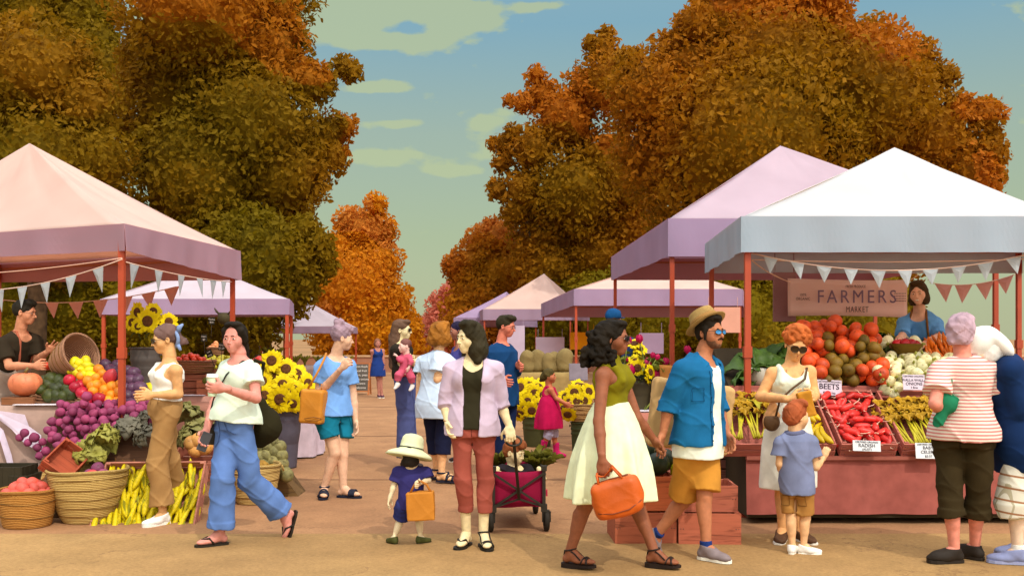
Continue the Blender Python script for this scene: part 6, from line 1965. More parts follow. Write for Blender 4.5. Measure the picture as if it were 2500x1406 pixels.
def woman_vendor():
    p = Person('smiling stall keeper with brown bob in blue shirt holding a bowl of tomatoes', 10.35, 1.03, -8,
               dict(hip=(2258, 905), neck=(2244, 762, -.32), head=(2242, 716, -.45), relb=(2203, 820, -.44), rwri=(2182, 846, -.76), lelb=(2290, 822, -.42), lwri=(2236, 852, -.80), rsho=(2208, 788, -.28), lsho=(2284, 788, -.28),
                    rkne=(2245, 1000, .05), lkne=(2270, 1000, .05), rank=(2245, 1070, .1), lank=(2272, 1070, .1)), (230, 172, 142), hyaw=-10, hpitch=6, hroll=-4,
               feet=dict(r=(-5, .01), l=(5, .01)), hands=dict(r=dict(curl=.6, dir=(.2, -.8, -.15), thumb=(-.7, 0, .5)), l=dict(curl=.6, dir=(-.7, -.5, -.2), thumb=(.3, -.3, .8))))
    p.face(brow=(60, 40, 28), lips=(170, 84, 76), smile=1.3, teeth=True, mouth=1.25)
    p.hair((70, 52, 32), [('e', (0, -.03, -.01), (.096, .09, .10)), ('e', (.062, -.01, -.06), (.04, .06, .07)), ('e', (-.062, -.01, -.06), (.04, .06, .07)), ('e', (0, .035, .105), (.07, .055, .028))], nape=-.12, noise=.003, hairline=.004)
    p.top((98, 150, 202), u0=-.1, sleeve=.95, off=.016, flare=.02, neck=(.08, .09, .06), vneck=.12, wr=.006)
    p.legs((60, 56, 60))
    p.shoes('trainer', (50, 45, 45))
    ops = [('u', p.torso(-.5, .60, .062, .03), .01), ('i', plane(p.tp(0, .03, .3), -p.fwd), 0), ('s', ell(p.tp(.16, .14, .70), (.085, .2, .14), [p.lat, p.fwd, p.up]), .01), ('s', ell(p.tp(-.16, .14, .70), (.085, .2, .14), [p.lat, p.fwd, p.up]), .01)]
    ap = sdf_obj('apron', ops, .008, cloth((164, 148, 128)), p.root, wrinkle(.004, .8), p.base)
    for sg in (1, -1):
        p.tube('apron_strap', [p.tp(sg * .085, .15, .56), p.tp(sg * .09, .15, .75), p.tp(sg * .08, .09, .95), p.tp(sg * .065, .0, 1.04), p.tp(sg * .04, -.07, 1.0)], .011, cloth((128, 84, 40)), ap)
    return p


def stripe_mat(a, b, per):
    k = ('stripe', a, b)
    m = mat(a, 'striped cloth', .9, .04, 8, .2, 200, key=k, spec=.12)
    t, bs = mat_parts(m)
    tcn = t.nodes.new('ShaderNodeTexCoord'); sp = t.nodes.new('ShaderNodeSeparateXYZ')
    nz_ = N(t, 'ShaderNodeTexNoise', Scale=4.0)
    t.links.new(tcn.outputs['Object'], sp.inputs[0]); t.links.new(tcn.outputs['Object'], nz_.inputs['Vector'])
    z = math_n(t, 'ADD', sp.outputs[2], math_n(t, 'MULTIPLY', nz_.outputs[0], .012))
    f = math_n(t, 'FRACT', math_n(t, 'DIVIDE', z, per))
    t.links.new(ramp(t, f, [(0, rgb(*a)), (.52, rgb(*b))], 'CONSTANT'), bs.inputs['Base Color'])
    return m


def plaid_mat(base, l1, l2, per):
    m = mat(base, 'plaid cloth', .9, .04, 8, .2, 200, key=('plaid', base), spec=.12)
    t, bs = mat_parts(m)
    tcn = t.nodes.new('ShaderNodeTexCoord'); sp = t.nodes.new('ShaderNodeSeparateXYZ')
    t.links.new(tcn.outputs['Object'], sp.inputs[0])
    hx = math_n(t, 'ADD', sp.outputs[0], math_n(t, 'MULTIPLY', sp.outputs[1], .6))
    f1 = math_n(t, 'FRACT', math_n(t, 'DIVIDE', math_n(t, 'ADD', sp.outputs[2], math_n(t, 'MULTIPLY', sp.outputs[0], .12)), per))
    f2 = math_n(t, 'FRACT', math_n(t, 'DIVIDE', hx, per * .9))
    c1 = mixc(t, math_n(t, 'LESS_THAN', f2, .10), rgb(*base), rgb(*l2))
    c2 = mixc(t, math_n(t, 'LESS_THAN', f1, .16), c1, rgb(*l1))
    t.links.new(c2, bs.inputs['Base Color'])
    return m


def woman_striped():
    p = Person('older woman with short lavender-grey hair in pink striped tee, seen from behind', 6.9, 1.03, 172,
               dict(hip=(2352, 1062), neck=(2352, 872), head=(2347, 815, .02), lelb=(2283, 985, -.17), lwri=(2305, 1008, .02), relb=(2443, 985, 0), rwri=(2418, 1035, .15), lsho=(2297, 908, -.03), rsho=(2412, 905),
                    lkne=(2322, 1215), lank=(2330, 1335, .0), rkne=(2386, 1215), rank=(2380, 1330, .1)), (218, 138, 116), hyaw=168, fat=1.14,
               feet=dict(l=(-60, 0), r=(-120, 0)), hands=dict(l=dict(curl=.6), r=dict(curl=.5)), sole=.02)
    # feet point to the stall, seen from behind and one side
    p.face(brow=(120, 95, 95), lips=(170, 100, 90))
    p.hair((172, 144, 154), [('e', (0, -.035, .03), (.097, .10, .10)), ('e', (0, .03, .105), (.08, .07, .045)), ('e', (0, -.06, -.03), (.085, .07, .065))], nape=-.075, noise=.006, freq=3)
    p.top((0, 0, 0), u0=-.06, sleeve=.66, off=.022, flare=.03, sfl=.02, neck=(.08, .09, .03), m=stripe_mat((226, 216, 200), (206, 130, 124), .0235), wr=.006)
    g = p.legs((52, 42, 22), u1=.22, hem=1.36, th=.098, kn=.076, hm=.080, cuff=.007, wr=.009, slit=False)
    p.seam(g, [(.03, .02), (.14, .02)], .0025, (26, 20, 10), -1); p.seam(g, [(-.03, .02), (-.14, .02)], .0025, (26, 20, 10), -1); p.seam(g, [(0, .10), (0, -.08)], .0025, (26, 20, 10), -1)
    p.shoes('clog', (38, 30, 22), sole=(40, 32, 24))
    return p


def person_white_hood():
    p = Person('person bending over in white sun cap, navy jacket and white plaid shorts', 6.95, 1.04, -78,
               dict(hip=(2500, 1085), neck=(2446, 872, .0), head=(2402, 852, -.02), lelb=(2492, 1000, -.16), lwri=(2455, 1062, .30), relb=(2470, 990, .22), rwri=(2420, 1030, .2), lsho=(2470, 905, -.16), rsho=(2462, 905, .16),
                    lkne=(2478, 1225, -.1), lank=(2485, 1335, -.1), rkne=(2498, 1225, .12), rank=(2500, 1320, .15)), (226, 196, 168), hyaw=-78, hpitch=42, fat=1.12,
               feet=dict(l=(-80, 0), r=(-80, 0)), hands=dict(l=dict(curl=.6, thumb=(0, 0, 1))), sole=.02)
    p.face(brow=(150, 130, 120), lips=(180, 110, 100))
    p.hair((226, 222, 214), [('e', (0, -.05, -.03), (.088, .08, .09)), ('e', (.04, 0, -.05), (.05, .06, .06))], nape=None, noise=.002)
    ops = [('u', ell(p.hp(0, -.015, .05), (.105, .125, .105), p.hM), .02), ('u', ell(p.hp(0, -.10, -.03), (.10, .06, .13), p.hM), .03), ('u', ell(p.hp(0, .12, .045), (.075, .085, .014), p.hM), .02), ('s', ell(p.hp(0, .11, -.07), (.085, .10, .09), p.hM), .01)]
    sdf_obj('sun_cap', ops, .007, cloth((234, 234, 226)), p.root, wrinkle(.003, .8), p.base)
    p.top((20, 44, 84), u0=-.22, sleeve=1.7, off=.03, flare=.08, sfl=.01, neck=(.07, .08, .04), name='jacket', wr=.005)
    p.legs((0, 0, 0), u1=.1, hem=1.30, th=.125, kn=.118, hm=.11, name='shorts', m=plaid_mat((228, 224, 206), (164, 118, 84), (186, 178, 150), .085), wr=.006)
    p.shoes('trainer', (132, 140, 178), sole=(150, 156, 190), sock=(230, 228, 220))


PEOPLE = [man_glasses, woman_tank, woman_cup, woman_blue_tee, woman_far, mother_and_baby, toddler_hat, woman_pale_shirt, person_behind, woman_cardigan, man_navy, boy_wagon, girl_pink,
          woman_skirt, man_hat, man_cap, woman_red_hair, boy_red_hair, woman_vendor, woman_striped, person_white_hood]
FIG = {}
for fn in PEOPLE: FIG[fn.__name__] = fn()
# ------------------------------------------------------------------ fruit, vegetables and flowers
def fruit_mat(col, name='fruit', rough=.45, var=.14, sc=9.0, top=None):
    k = ('fruit', col, name, rough)
    if k in MATS: return MATS[k]
    m = mat(col, name, rough, var, sc, .08, 60, key=k, spec=.35)
    t, b = mat_parts(m)
    src = b.inputs['Base Color'].links[0].from_socket
    oi = t.nodes.new('ShaderNodeObjectInfo'); tcn = t.nodes.new('ShaderNodeTexCoord')
    # every fruit its own tone, with a few darker blemishes
    v = ramp(t, oi.outputs['Random'], [(0, (.70, .72, .70, 1)), (.5, (1, 1, 1, 1)), (1, (1.18, 1.14, 1.08, 1))])
    c = mixc(t, 1.0, src, v, 'MULTIPLY')
    nz2 = N(t, 'ShaderNodeTexNoise', Scale=26.0, Detail=3.0)
    t.links.new(tcn.outputs['Object'], nz2.inputs['Vector'])
    c = mixc(t, 1.0, c, ramp(t, nz2.outputs[0], [(.28, (.62, .58, .5, 1)), (.40, (1, 1, 1, 1))]), 'MULTIPLY')
    t.links.new(c, b.inputs['Base Color'])
    return m


def one(name, mb, m, label, cat, group, **k):
    o = mb.build(name, m, None, **k)
    return tag(o, label, cat, group)


def ball(r, fl=.9, stem=None, ribs=0, dip=.12, n=18, pointy=0.0):
    """round fruit with a dimple at the crown"""
    q = MB(); pr = []
    for i in range(13):
        ph = math.pi * i / 12
        rr = r * math.sin(ph) * (1 - .0 * ph)
        z = -r * fl * math.cos(ph)
        if i > 8: z -= dip * r * ((i - 8) / 4) ** 2 * 1.2
        if pointy and i > 6: z += pointy * r * ((i - 6) / 6) ** 3
        pr.append((max(rr, .0001), z))
    q.lathe(pr, (0, 0, 0), n, None, 1, 1, (lambda t, i: 1 - .07 * abs(math.cos(ribs * t / 2)) ** .5 + .035) if ribs else (lambda t, i: 1 + .02 * math.sin(2 * t + .5 * i)))
    if stem:
        q.cur = 1; q.tube([(0, 0, r * fl * .80), (r * .05, 0, r * fl * 1.0), (r * .16, r * .04, r * fl * 1.18)], [r * stem, r * stem * .7, r * stem * .8], 6)
    return q


def stick(L, r, taper=.4, bend=.1, n=10, segs=9):
    q = MB()
    pts = [(L * (i / segs - .5), bend * L * math.sin(math.pi * i / segs), 0) for i in range(segs + 1)]
    rs = [max(.001, r * min(1, (i / segs * 5 + .15)) * (1 - (1 - taper) * (i / segs) ** 1.5) * min(1, (1 - i / segs) * 6 + .15)) for i in range(segs + 1)]
    q.tube(pts, rs, n)
    return q


def scatter(proto, pts, rnd, label, group, smin=.85, smax=1.12, tilt=None, labels=None):
    """the proto itself takes the first place, copies the rest"""
    for i, p in enumerate(pts):
        o = proto if i == 0 else copy_tree(proto)
        o.location = p
        s = rnd.uniform(smin, smax); o.scale = (s, s, s)
        if tilt == 'any': o.rotation_euler = (rnd.uniform(0, 6.3), rnd.uniform(0, 6.3), rnd.uniform(0, 6.3))
        elif callable(tilt): o.rotation_euler = tilt(i, rnd)
        else: o.rotation_euler = (rnd.uniform(-.6, .6) + .5, rnd.uniform(-.6, .6), rnd.uniform(0, 6.3))
        tag(o, labels[i] if labels and i < len(labels) else label, None, group)
    return proto


def slope_pts(c4, r, rnd, inside=None, jit=.25, layers=1, lift=0.0):
    """hexagonal spread of places on the quad bl, br, tr, tl"""
    bl, br, tr, tl = [Vector(p) for p in c4]
    nrm = (br - bl).cross(tl - bl).normalized()
    out = []
    W = ((br - bl).length + (tr - tl).length) / 2; H = ((tl - bl).length + (tr - br).length) / 2
    for ly in range(layers):
        nv = max(1, int(H / (r * 1.72)))
        for j in range(nv + 1):
            v = (j + .3 * (ly % 2)) / max(1, nv)
            if v > 1: continue
            nu = max(1, int(W / (r * 2)))
            for i in range(nu + 1):
                u = (i + (.5 if (j + ly) % 2 else 0)) / max(1, nu)
                if u > 1: continue
                u2 = min(1, max(0, u + rnd.uniform(-jit, jit) * r * 2 / W)); v2 = min(1, max(0, v + rnd.uniform(-jit, jit) * r * 2 / H))
                if inside and not inside(u2, v2, ly): continue
                p = bl.lerp(br, u2).lerp(tl.lerp(tr, u2), v2) + nrm * (r * .8 + ly * r * 1.4 + lift + rnd.uniform(-.2, .2) * r)
                out.append(p)
    return out


RN = random.Random(21)
# ---- heap of purple onions on the left rack
on = one('purple_onion', ball(.041, .92, .10, pointy=.25, dip=-.1), [fruit_mat((140, 54, 92), 'onion skin', .68), fruit_mat((120, 84, 60), 'root')], 'purple onion', 'onion', 'purple onions heaped on the rack')
quad = [(X0 - .04, 8.78, .36), (X1 + .02, 8.80, .56), (X1 + .02, 9.20, .94), (X0 + .06, 9.18, .93)]
pts = slope_pts(quad, .044, RN, lambda u, v, l: (v > .55 - 1.3 * u if u < .3 else True) and (v > .9 * (u - .32) * (u > .32)) and (l == 0 or (.15 < u < .9 and .2 < v < .9 and RN.random() < .75)), layers=2)
pts += [P(x, y, 8.95) for x, y in ((48, 1068), (60, 1056), (68, 1080), (84, 1068), (92, 1092), (104, 1078), (112, 1100), (98, 1112), (122, 1120), (116, 1050), (128, 1062), (212, 968), (205, 985))]
scatter(on, pts, RN, 'purple onion in the big heap in front of the mauve table', 'purple onions heaped on the rack', tilt='any')


def leafy(n, L, Wd, curl, ruf, up, rnd, mts=1, seg=7, layers=2, spread=1.0):
    """rosette of ruffled leaves"""
    q = MB()
    for i in range(n):
        a = 6.283 * i / n * 2.4 + rnd.uniform(-.2, .2); ly = i / n
        el = (up + (1.2 - up) * ly) * spread
        Lk = L * rnd.uniform(.8, 1.1) * (1 - .35 * ly)
        vs, fs = [], []
        m = 7
        for r in range(seg + 1):
            t = r / seg
            rr = Lk * t; ang = el - curl * t * t
            x = rr * math.cos(ang); z = rr * math.sin(ang)
            wv = Wd * Lk / L * (math.sin(math.pi * min(1, t * .86 + .12)) ** .7)
            for s_ in range(m):
                u = s_ / (m - 1) * 2 - 1
                e = ruf * abs(u) ** 1.5 * Lk * math.sin(9 * t * 1.8 + 5 * u + i)
                y = u * wv
                p = Vector((x - .12 * Lk * u * u * math.sin(el) + e * .4, y, z + e + .10 * Lk * u * u))
                vs.append(rotz(math.degrees(a)) @ p)
        for r in range(seg):
            for s_ in range(m - 1): fs.append([r * m + s_, r * m + s_ + 1, (r + 1) * m + s_ + 1, (r + 1) * m + s_])
        q.add(vs, fs, True)
    return q


LET = mat((150, 146, 66), 'lettuce leaf', .6, .18, 14, .2, 40); KAL = mat((104, 100, 84), 'kale leaf', .7, .2, 14, .25, 40); OLV = mat((128, 124, 70), 'green leaf', .6, .2, 12, .25, 40); CHD = mat((62, 88, 26), 'chard leaf', .5, .22, 8, .3, 30)
for i, (px, py, d_, s_, m, lab) in enumerate(((205, 1100, 8.70, .17, LET, 'frilly pale green lettuce left of the tent pole, lowest in the heap'), (248, 1078, 8.72, .18, LET, 'frilly pale green lettuce beside the tent pole under the purple onions'), (270, 1055, 8.82, .14, LET, 'frilly lettuce nearest the tent pole at the top of the pile'),
                                              (318, 1040, 8.90, .17, KAL, 'grey green kale bunch right of the tent pole'), (352, 1062, 8.85, .16, KAL, 'grey green kale bunch beside the brown trousers'), (345, 1022, 8.98, .14, KAL, 'grey green kale bunch under the purple onions right of the pole'),
                                              (462, 1010, 9.9, .21, OLV, 'bushy olive green cabbage top between the brown trousers and the jeans'), (488, 1050, 9.6, .20, OLV, 'bushy olive green leaves behind the hand with the phone'), (455, 1060, 9.5, .19, OLV, 'bushy olive green leaves beside the brown trousers'),
                                              (235, 1108, 8.66, .12, LET, 'small frilly lettuce hanging over the rack edge'))):
    q = leafy(16, s_, s_ * .55, 1.0, .12, .25, RN)
    o = one('leafy_green', q, m, lab, 'greens', 'leafy greens on the left stall', loc=P(px, py, d_))
    o.rotation_euler = (rnd_x := RN.uniform(.5, 1.0), RN.uniform(-.3, .3), RN.uniform(0, 6))
    th_ = o.modifiers.new('th', 'SOLIDIFY'); th_.thickness = .002
# ---- corn in the tilted crate
q = stick(.30, .030, .5, .05); q.cur = 1
for a in range(4): q.add([(-.15, 0, 0), (-.05, .028 * math.cos(a * 1.6), .028 * math.sin(a * 1.6)), (.0, .042 * math.cos(a * 1.6 + .4), .042 * math.sin(a * 1.6 + .4)), (-.02, .036 * math.cos(a * 1.6 + .9), .036 * math.sin(a * 1.6 + .9)), (-.12, .022 * math.cos(a * 1.6 + .7), .022 * math.sin(a * 1.6 + .7))], [[0, 1, 2, 3, 4]], True)
q.cur = 2; q.tube([(.13, 0, 0), (.17, .01, .01), (.19, .03, .015)], [.006, .004, .002], 5)
corn = one('corn_cob', q, [mat((206, 184, 10), 'corn', .5, .14, 50, .4, 130), mat((150, 146, 30), 'husk', .8, .15, 20), mat((110, 70, 30), 'silk', .9, .2)], 'yellow corn cob', 'corn', 'corn cobs in the tilted crate')
Rc = rotz(4) @ rotx(50); c0 = P(372, 1236, 8.62)
pts, rots = [], []
for ly in range(3):
    for i in range(12):
        for j in range(3):
            if ly == 2 and (i + j) % 2: continue
            p = c0 + Rc @ Vector((-.38 + i * .069 + RN.uniform(-.02, .02), -.22 + j * .22 + RN.uniform(-.04, .04), .055 + ly * .042))
            pts.append(p)
scatter(corn, pts, RN, 'yellow corn cob in the tilted crate by the tent pole', 'corn cobs in the tilted crate', .9, 1.1, lambda i, r: (Rc @ rotz(90 + r.uniform(-16, 16)) @ Matrix.Rotation(r.uniform(0, 6), 3, 'X')).to_euler())
# ---- potatoes in the tan basket
pot = one('red_potato', ball(.058, .85, None, dip=.05), [fruit_mat((204, 84, 70), 'potato skin', .55)], 'red potato', 'potato', 'red potatoes in the tan basket')
b0 = Vector(bk1.location)
pts = [b0 + Vector((rr * math.cos(a), rr * math.sin(a), z)) for rr, z, k_ in ((.155, .27, 9), (.10, .315, 7), (.03, .35, 2)) for a in [6.283 * (i + .3 * rr * 10) / k_ for i in range(k_)]]
scatter(pot, pts, RN, 'red potato in the tan basket at the left frame corner', 'red potatoes in the tan basket', .9, 1.15, 'any')
b0 = Vector(bk2.location)
for lab, dx, dy, z, colr in (('purple potato lying in the straw basket beside the rust red box, left one', .05, -.10, .40, (130, 56, 92)), ('red potato between two purple ones in the straw basket', .10, -.16, .40, (206, 66, 74)), ('purple potato at the right in the straw basket', .17, -.10, .40, (130, 56, 92)), ('purple potato topmost in the straw basket', .11, -.07, .455, (130, 56, 92))):
    o = one('potato', ball(.058, .85, None, dip=.05), [fruit_mat(colr, 'potato skin', .55)], lab, 'potato', None, loc=b0 + Vector((dx, dy, z))); o.rotation_euler = (RN.uniform(0, 3), RN.uniform(0, 3), 0)
q = MB(); q.sphere((0, 0, 0), (.28, .28, .05)); tag(one('straw_filling', q, mat((150, 120, 60), 'straw', .9, .3, 30, .5, 60), 'straw filling inside the large straw basket', 'straw', None, loc=b0 + Vector((0, 0, .33))))
# ---- on the long table
pk = one('pumpkin', ball(.155, .80, .12, ribs=12, dip=.22, n=60), [fruit_mat((206, 118, 80), 'pumpkin skin', .5), fruit_mat((110, 96, 50), 'stalk')], 'ribbed pale orange pumpkin on a wooden block', 'pumpkin', None, loc=(P(57, 0, 9.34).x, 9.38, 1.132))
av = one('avocado', ball(.062, 1.15, .06, pointy=.3, dip=-.1), [fruit_mat((52, 60, 14), 'avocado skin', .5, .2, 25), fruit_mat((90, 70, 40), 'stalk')], 'dark green avocado', 'avocado', 'avocados beside the pumpkin')
scatter(av, [P(x, y, d_) for x, y, d_ in ((102, 952, 9.4), (118, 940, 9.45), (134, 950, 9.4), (150, 945, 9.42), (125, 925, 9.5), (146, 930, 9.5), (164, 952, 9.38), (110, 930, 9.5), (172, 962, 9.34), (158, 938, 9.44), (138, 966, 9.33), (120, 966, 9.33), (156, 968, 9.32))], RN, 'dark green avocado in the pile between the pumpkin and the apples', 'avocados beside the pumpkin', .9, 1.1, 'any')
st = one('brown_stalk', stick(.34, .011, .6, .04), mat((104, 70, 46), 'stalk', .8, .2, 20), 'brown stalk', 'stalk', 'bundle of brown stalks')
scatter(st, [P(112 + (i % 4) * 14, 972 + (i // 4) * 5, 9.30 - .006 * (i // 4)) for i in range(14)], RN, 'brown root stalk in the bundle beside the wooden block', 'bundle of brown stalks', .8, 1.1, lambda i, r: (r.uniform(-.1, .1), r.uniform(0, .25), r.uniform(-.15, .15)))
le = one('lemon', ball(.044, 1.2, .0, pointy=.35, dip=-.1), [fruit_mat((216, 200, 20), 'lemon skin')], 'lemon', 'lemon', 'lemons in the tipped basket')
scatter(le, [P(x, y, d_) for x, y, d_ in ((182, 882, 9.5), (196, 888, 9.48), (186, 898, 9.46), (200, 902, 9.45), (212, 892, 9.46), (190, 912, 9.44), (206, 914, 9.42), (218, 904, 9.42), (222, 916, 9.40), (176, 905, 9.47), (210, 880, 9.5))], RN, 'yellow lemon at the mouth of the tipped wicker basket', 'lemons in the tipped basket', .9, 1.1, 'any')
og_ = one('orange', ball(.050, .96, .05), [fruit_mat((226, 134, 26), 'orange peel'), fruit_mat((90, 90, 30), 'stalk')], 'orange', 'orange', 'oranges spilling from the tipped basket')
scatter(og_, [P(x, y, d_) for x, y, d_ in ((198, 918, 9.40), (216, 930, 9.36), (234, 922, 9.38), (236, 940, 9.34), (254, 932, 9.36), (256, 952, 9.32), (274, 944, 9.33), (272, 964, 9.29), (290, 958, 9.30), (248, 968, 9.28), (264, 978, 9.25), (284, 980, 9.25), (228, 955, 9.31), (250, 912, 9.42), (268, 926, 9.38), (240, 902, 9.44), (225, 942, 9.33), (292, 938, 9.34))], RN, 'orange in the spill from the tipped wicker basket', 'oranges spilling from the tipped basket', .9, 1.12, 'any')
ap_ = one('red_apple', ball(.056, .92, .05), [fruit_mat((170, 22, 48), 'apple skin', .35), fruit_mat((90, 70, 30), 'stalk')], 'red apple', 'apple', 'red apples in front of the tipped basket')
scatter(ap_, [P(x, y, d_) for x, y, d_ in ((170, 928, 9.38), (185, 945, 9.33), (200, 958, 9.29), (214, 968, 9.26), (243, 972, 9.23), (196, 940, 9.36), (212, 982, 9.24))], RN, 'deep red apple in front of the tipped wicker basket', 'red apples in front of the tipped basket', .95, 1.15)
mg = one('mango', ball(.062, 1.25, .0, pointy=.2, dip=-.1), [fruit_mat((190, 52, 60), 'mango skin', .4)], 'red mango leaning on the oranges in front of the plums', 'mango', None, loc=P(268, 920, 9.36)); mg.rotation_euler = (.4, .5, .3)
pl_ = one('plum', ball(.058, 1.12, .03), [fruit_mat((78, 46, 70), 'plum skin', .4), fruit_mat((60, 50, 30), 'stalk')], 'purple plum', 'plum', 'purple plums on the mauve table')
pts = [P(x, y, d_) for x, y, d_ in ((258, 892, 9.62), (286, 892, 9.62), (272, 905, 9.55), (292, 912, 9.5), (310, 906, 9.5), (326, 912, 9.48), (300, 930, 9.42), (318, 930, 9.42), (336, 928, 9.42), (306, 950, 9.36), (324, 948, 9.36), (342, 948, 9.36), (352, 962, 9.31), (312, 968, 9.29), (332, 968, 9.29), (350, 978, 9.25), (320, 984, 9.24), (338, 988, 9.24), (286, 928, 9.46), (300, 984, 9.24))]
scatter(pl_, pts, RN, 'dark purple plum in the heap behind the tent pole', 'purple plums on the mauve table', .95, 1.2, 'any')
ml = one('melon', ball(.10, .85, .05), [fruit_mat((216, 200, 30), 'melon skin')], 'yellow melon half hidden behind the white tank top', 'melon', None, loc=P(372, 952, 9.5))
# ---- little straw basket and the green balls behind the jeans
gb = one('artichoke', ball(.062, 1.0, .08, ribs=7), [fruit_mat((122, 116, 70), 'artichoke', .7, .2, 30), fruit_mat((110, 100, 60), 'stalk')], 'artichoke', 'artichoke', 'artichokes beside the small straw basket')
pts = []
for i, (x, y) in enumerate(((640, 1072), (655, 1090), (628, 1092), (668, 1078), (672, 1102), (650, 1112), (634, 1115), (688, 1112), (668, 1125), (690, 1132), (680, 1148), (696, 1152), (700, 1160), (655, 1138), (642, 1130), (612, 1100), (620, 1118), (684, 1090), (645, 1055))):
    pts.append(P(x, y, 9.75 - .001 * (y - 1070)))
scatter(gb, pts, RN, 'round olive green artichoke in the heap beside the small straw basket', 'artichokes beside the small straw basket', .85, 1.15, 'any')
q = MB(); q.prism([(0, 0, .0), (.50, 0, 0), (.12, 0, .52), (0, 0, .56)], (0, 1, 0), .35)
tag(q.build('display_rack', woodm((110, 84, 50)), None, (P(610, 0, 9.9).x, 9.82, 0)), 'wooden wedge stand under the olive green artichokes', 'display rack')
b0 = Vector(bk3.location)
po2 = one('brown_potato', ball(.05, .8, None, dip=.05), [fruit_mat((140, 104, 30), 'potato skin', .7)], 'brown potato', 'potato', 'brown potatoes in the small straw basket')
scatter(po2, [b0 + Vector((rr * math.cos(a), rr * math.sin(a), z)) for rr, z, k_ in ((.16, .31, 10), (.09, .345, 6), (.01, .37, 1)) for a in [6.283 * i / k_ for i in range(k_)]], RN, 'brown potato in the small straw basket behind the jeans', 'brown potatoes in the small straw basket', .9, 1.1, 'any')
gd = one('gourd', ball(.08, 1.05, .1, ribs=8), [fruit_mat((206, 150, 80), 'gourd skin'), fruit_mat((110, 96, 50), 'stalk')], 'gourd', 'gourd', 'pale gourds in the crate')
scatter(gd, [P(x, y, 9.26) for x, y in ((468, 1082), (486, 1076), (500, 1090), (478, 1098))], RN, 'pale orange gourd in the crate behind the hand with the phone', 'pale gourds in the crate')
# ---- stall with the black tags
to = one('tomato', ball(.040, .85, .06), [fruit_mat((206, 62, 26), 'tomato skin', .35), fruit_mat((70, 80, 24), 'stalk')], 'tomato', 'tomato', 'tomatoes in the shallow basket')
b0 = Vector(bk5.location)
scatter(to, [b0 + Vector((rr * 1.25 * math.cos(a), rr * math.sin(a), z)) for rr, z, k_ in ((.20, .15, 15), (.14, .19, 11), (.07, .225, 6), (0, .25, 1)) for a in [6.283 * (i + rr) / k_ for i in range(k_)]], RN, 'red tomato in the shallow basket on the pinkish table', 'tomatoes in the shallow basket', .9, 1.1, 'any')
pe = one('pear', ball(.042, 1.25, .06, pointy=.5, dip=-.3), [fruit_mat((170, 156, 30), 'pear skin'), fruit_mat((90, 70, 30), 'stalk')], 'pear', 'pear', 'pears in the crate')
scatter(pe, slope_pts([(P(502, 0, 13.6).x, 13.6, 1.12), (P(585, 0, 13.6).x, 13.6, 1.12), (P(580, 0, 13.9).x, 13.92, 1.20), (P(505, 0, 13.9).x, 13.92, 1.20)], .045, RN, layers=2), RN, 'yellow green pear in the crate behind the green vegetables', 'pears in the crate', .9, 1.1, 'any')
gp = one('green_pepper', ball(.048, 1.0, .1, ribs=4), [fruit_mat((74, 82, 16), 'pepper skin', .35), fruit_mat((60, 70, 20), 'stalk')], 'green pepper', 'pepper', 'green peppers in the long crate')
scatter(gp, slope_pts([(P(500, 0, 13.1).x, 13.10, .95), (P(596, 0, 13.1).x, 13.10, .95), (P(596, 0, 13.4).x, 13.42, .99), (P(500, 0, 13.4).x, 13.42, .99)], .052, RN), RN, 'green pepper in the long wooden crate', 'green peppers in the long crate', .9, 1.1, 'any')
pc = one('peach', ball(.034, .95, .0), [fruit_mat((214, 140, 90), 'peach skin', .7)], 'peach', 'peach', 'peaches in the little basket')
b0 = Vector(bk6.location)
scatter(pc, [b0 + Vector((rr * math.cos(a), rr * math.sin(a), z)) for rr, z, k_ in ((.075, .12, 7), (.04, .155, 4), (0, .185, 1)) for a in [6.283 * i / k_ for i in range(k_)]], RN, 'peach in the small round basket on the upended crate', 'peaches in the little basket', .9, 1.1, 'any')
rp = one('red_pepper', ball(.06, 1.1, .1, ribs=4), [fruit_mat((176, 40, 26), 'pepper skin', .35), fruit_mat((60, 70, 20), 'stalk')], 'red pepper', 'pepper', 'red peppers')
scatter(rp, [P(x, y, 13.4) for x, y in ((626, 885), (634, 880), (640, 888))], RN, 'red pepper in the crate at the right end of the pinkish table', 'red peppers')
for i, (px, py, d_, t1, t2, tl) in enumerate(((517, 783, 13.9, 'Peaches', '$14', 3), (498, 825, 13.7, 'Pears', '$9', -2), (541, 846, 13.0, 'Kirby', '$3.50', 2), (511, 863, 13.05, '1.99', 'each', -22))):
    c = P(px, py, d_)
    root = empty('price_tag', c, 'black price tag reading ' + t1 + ' ' + t2 + ' on the pinkish table stall', 'price tag')
    root.rotation_euler = (0, math.radians(tl), 0)
    q = MB(); q.box((0, 0, 0), (.085, .008, .10)); q.build('tag_board', mat((40, 36, 26), 'slate', .9, .05), root, bevel=.003)
    q = MB(); q.tube([(0, .006, -.04), (0, .006, -.28)], .004, 5); q.build('stick', plain((50, 40, 28), .8, 'stick'), root)
    text_mesh(t1, .028, CHALK, 'chalk_writing', root, (0, -.006, .02), ext=.0008); text_mesh(t2, .032, CHALK, 'chalk_writing', root, (0, -.006, -.022), ext=.0008)
q = MB(); q.lathe([(.0001, -.09), (.05, -.085), (.085, -.03), (.08, .04), (.055, .06), (.055, .075), (.045, .075), (.0001, .03)], (0, 0, 0), 20)
for sg in (-1, 1): q.tube([(sg * .06, 0, .05), (sg * .10, 0, .09), (sg * .13, 0, .14)], [.016, .016, .008], 6)
tag(q.build('clay_jug', mat((66, 58, 34), 'clay', .8, .12, 8), None, P(546, 776, 14.1)), 'dark two-horned clay jug hanging above the price tags', 'jug')

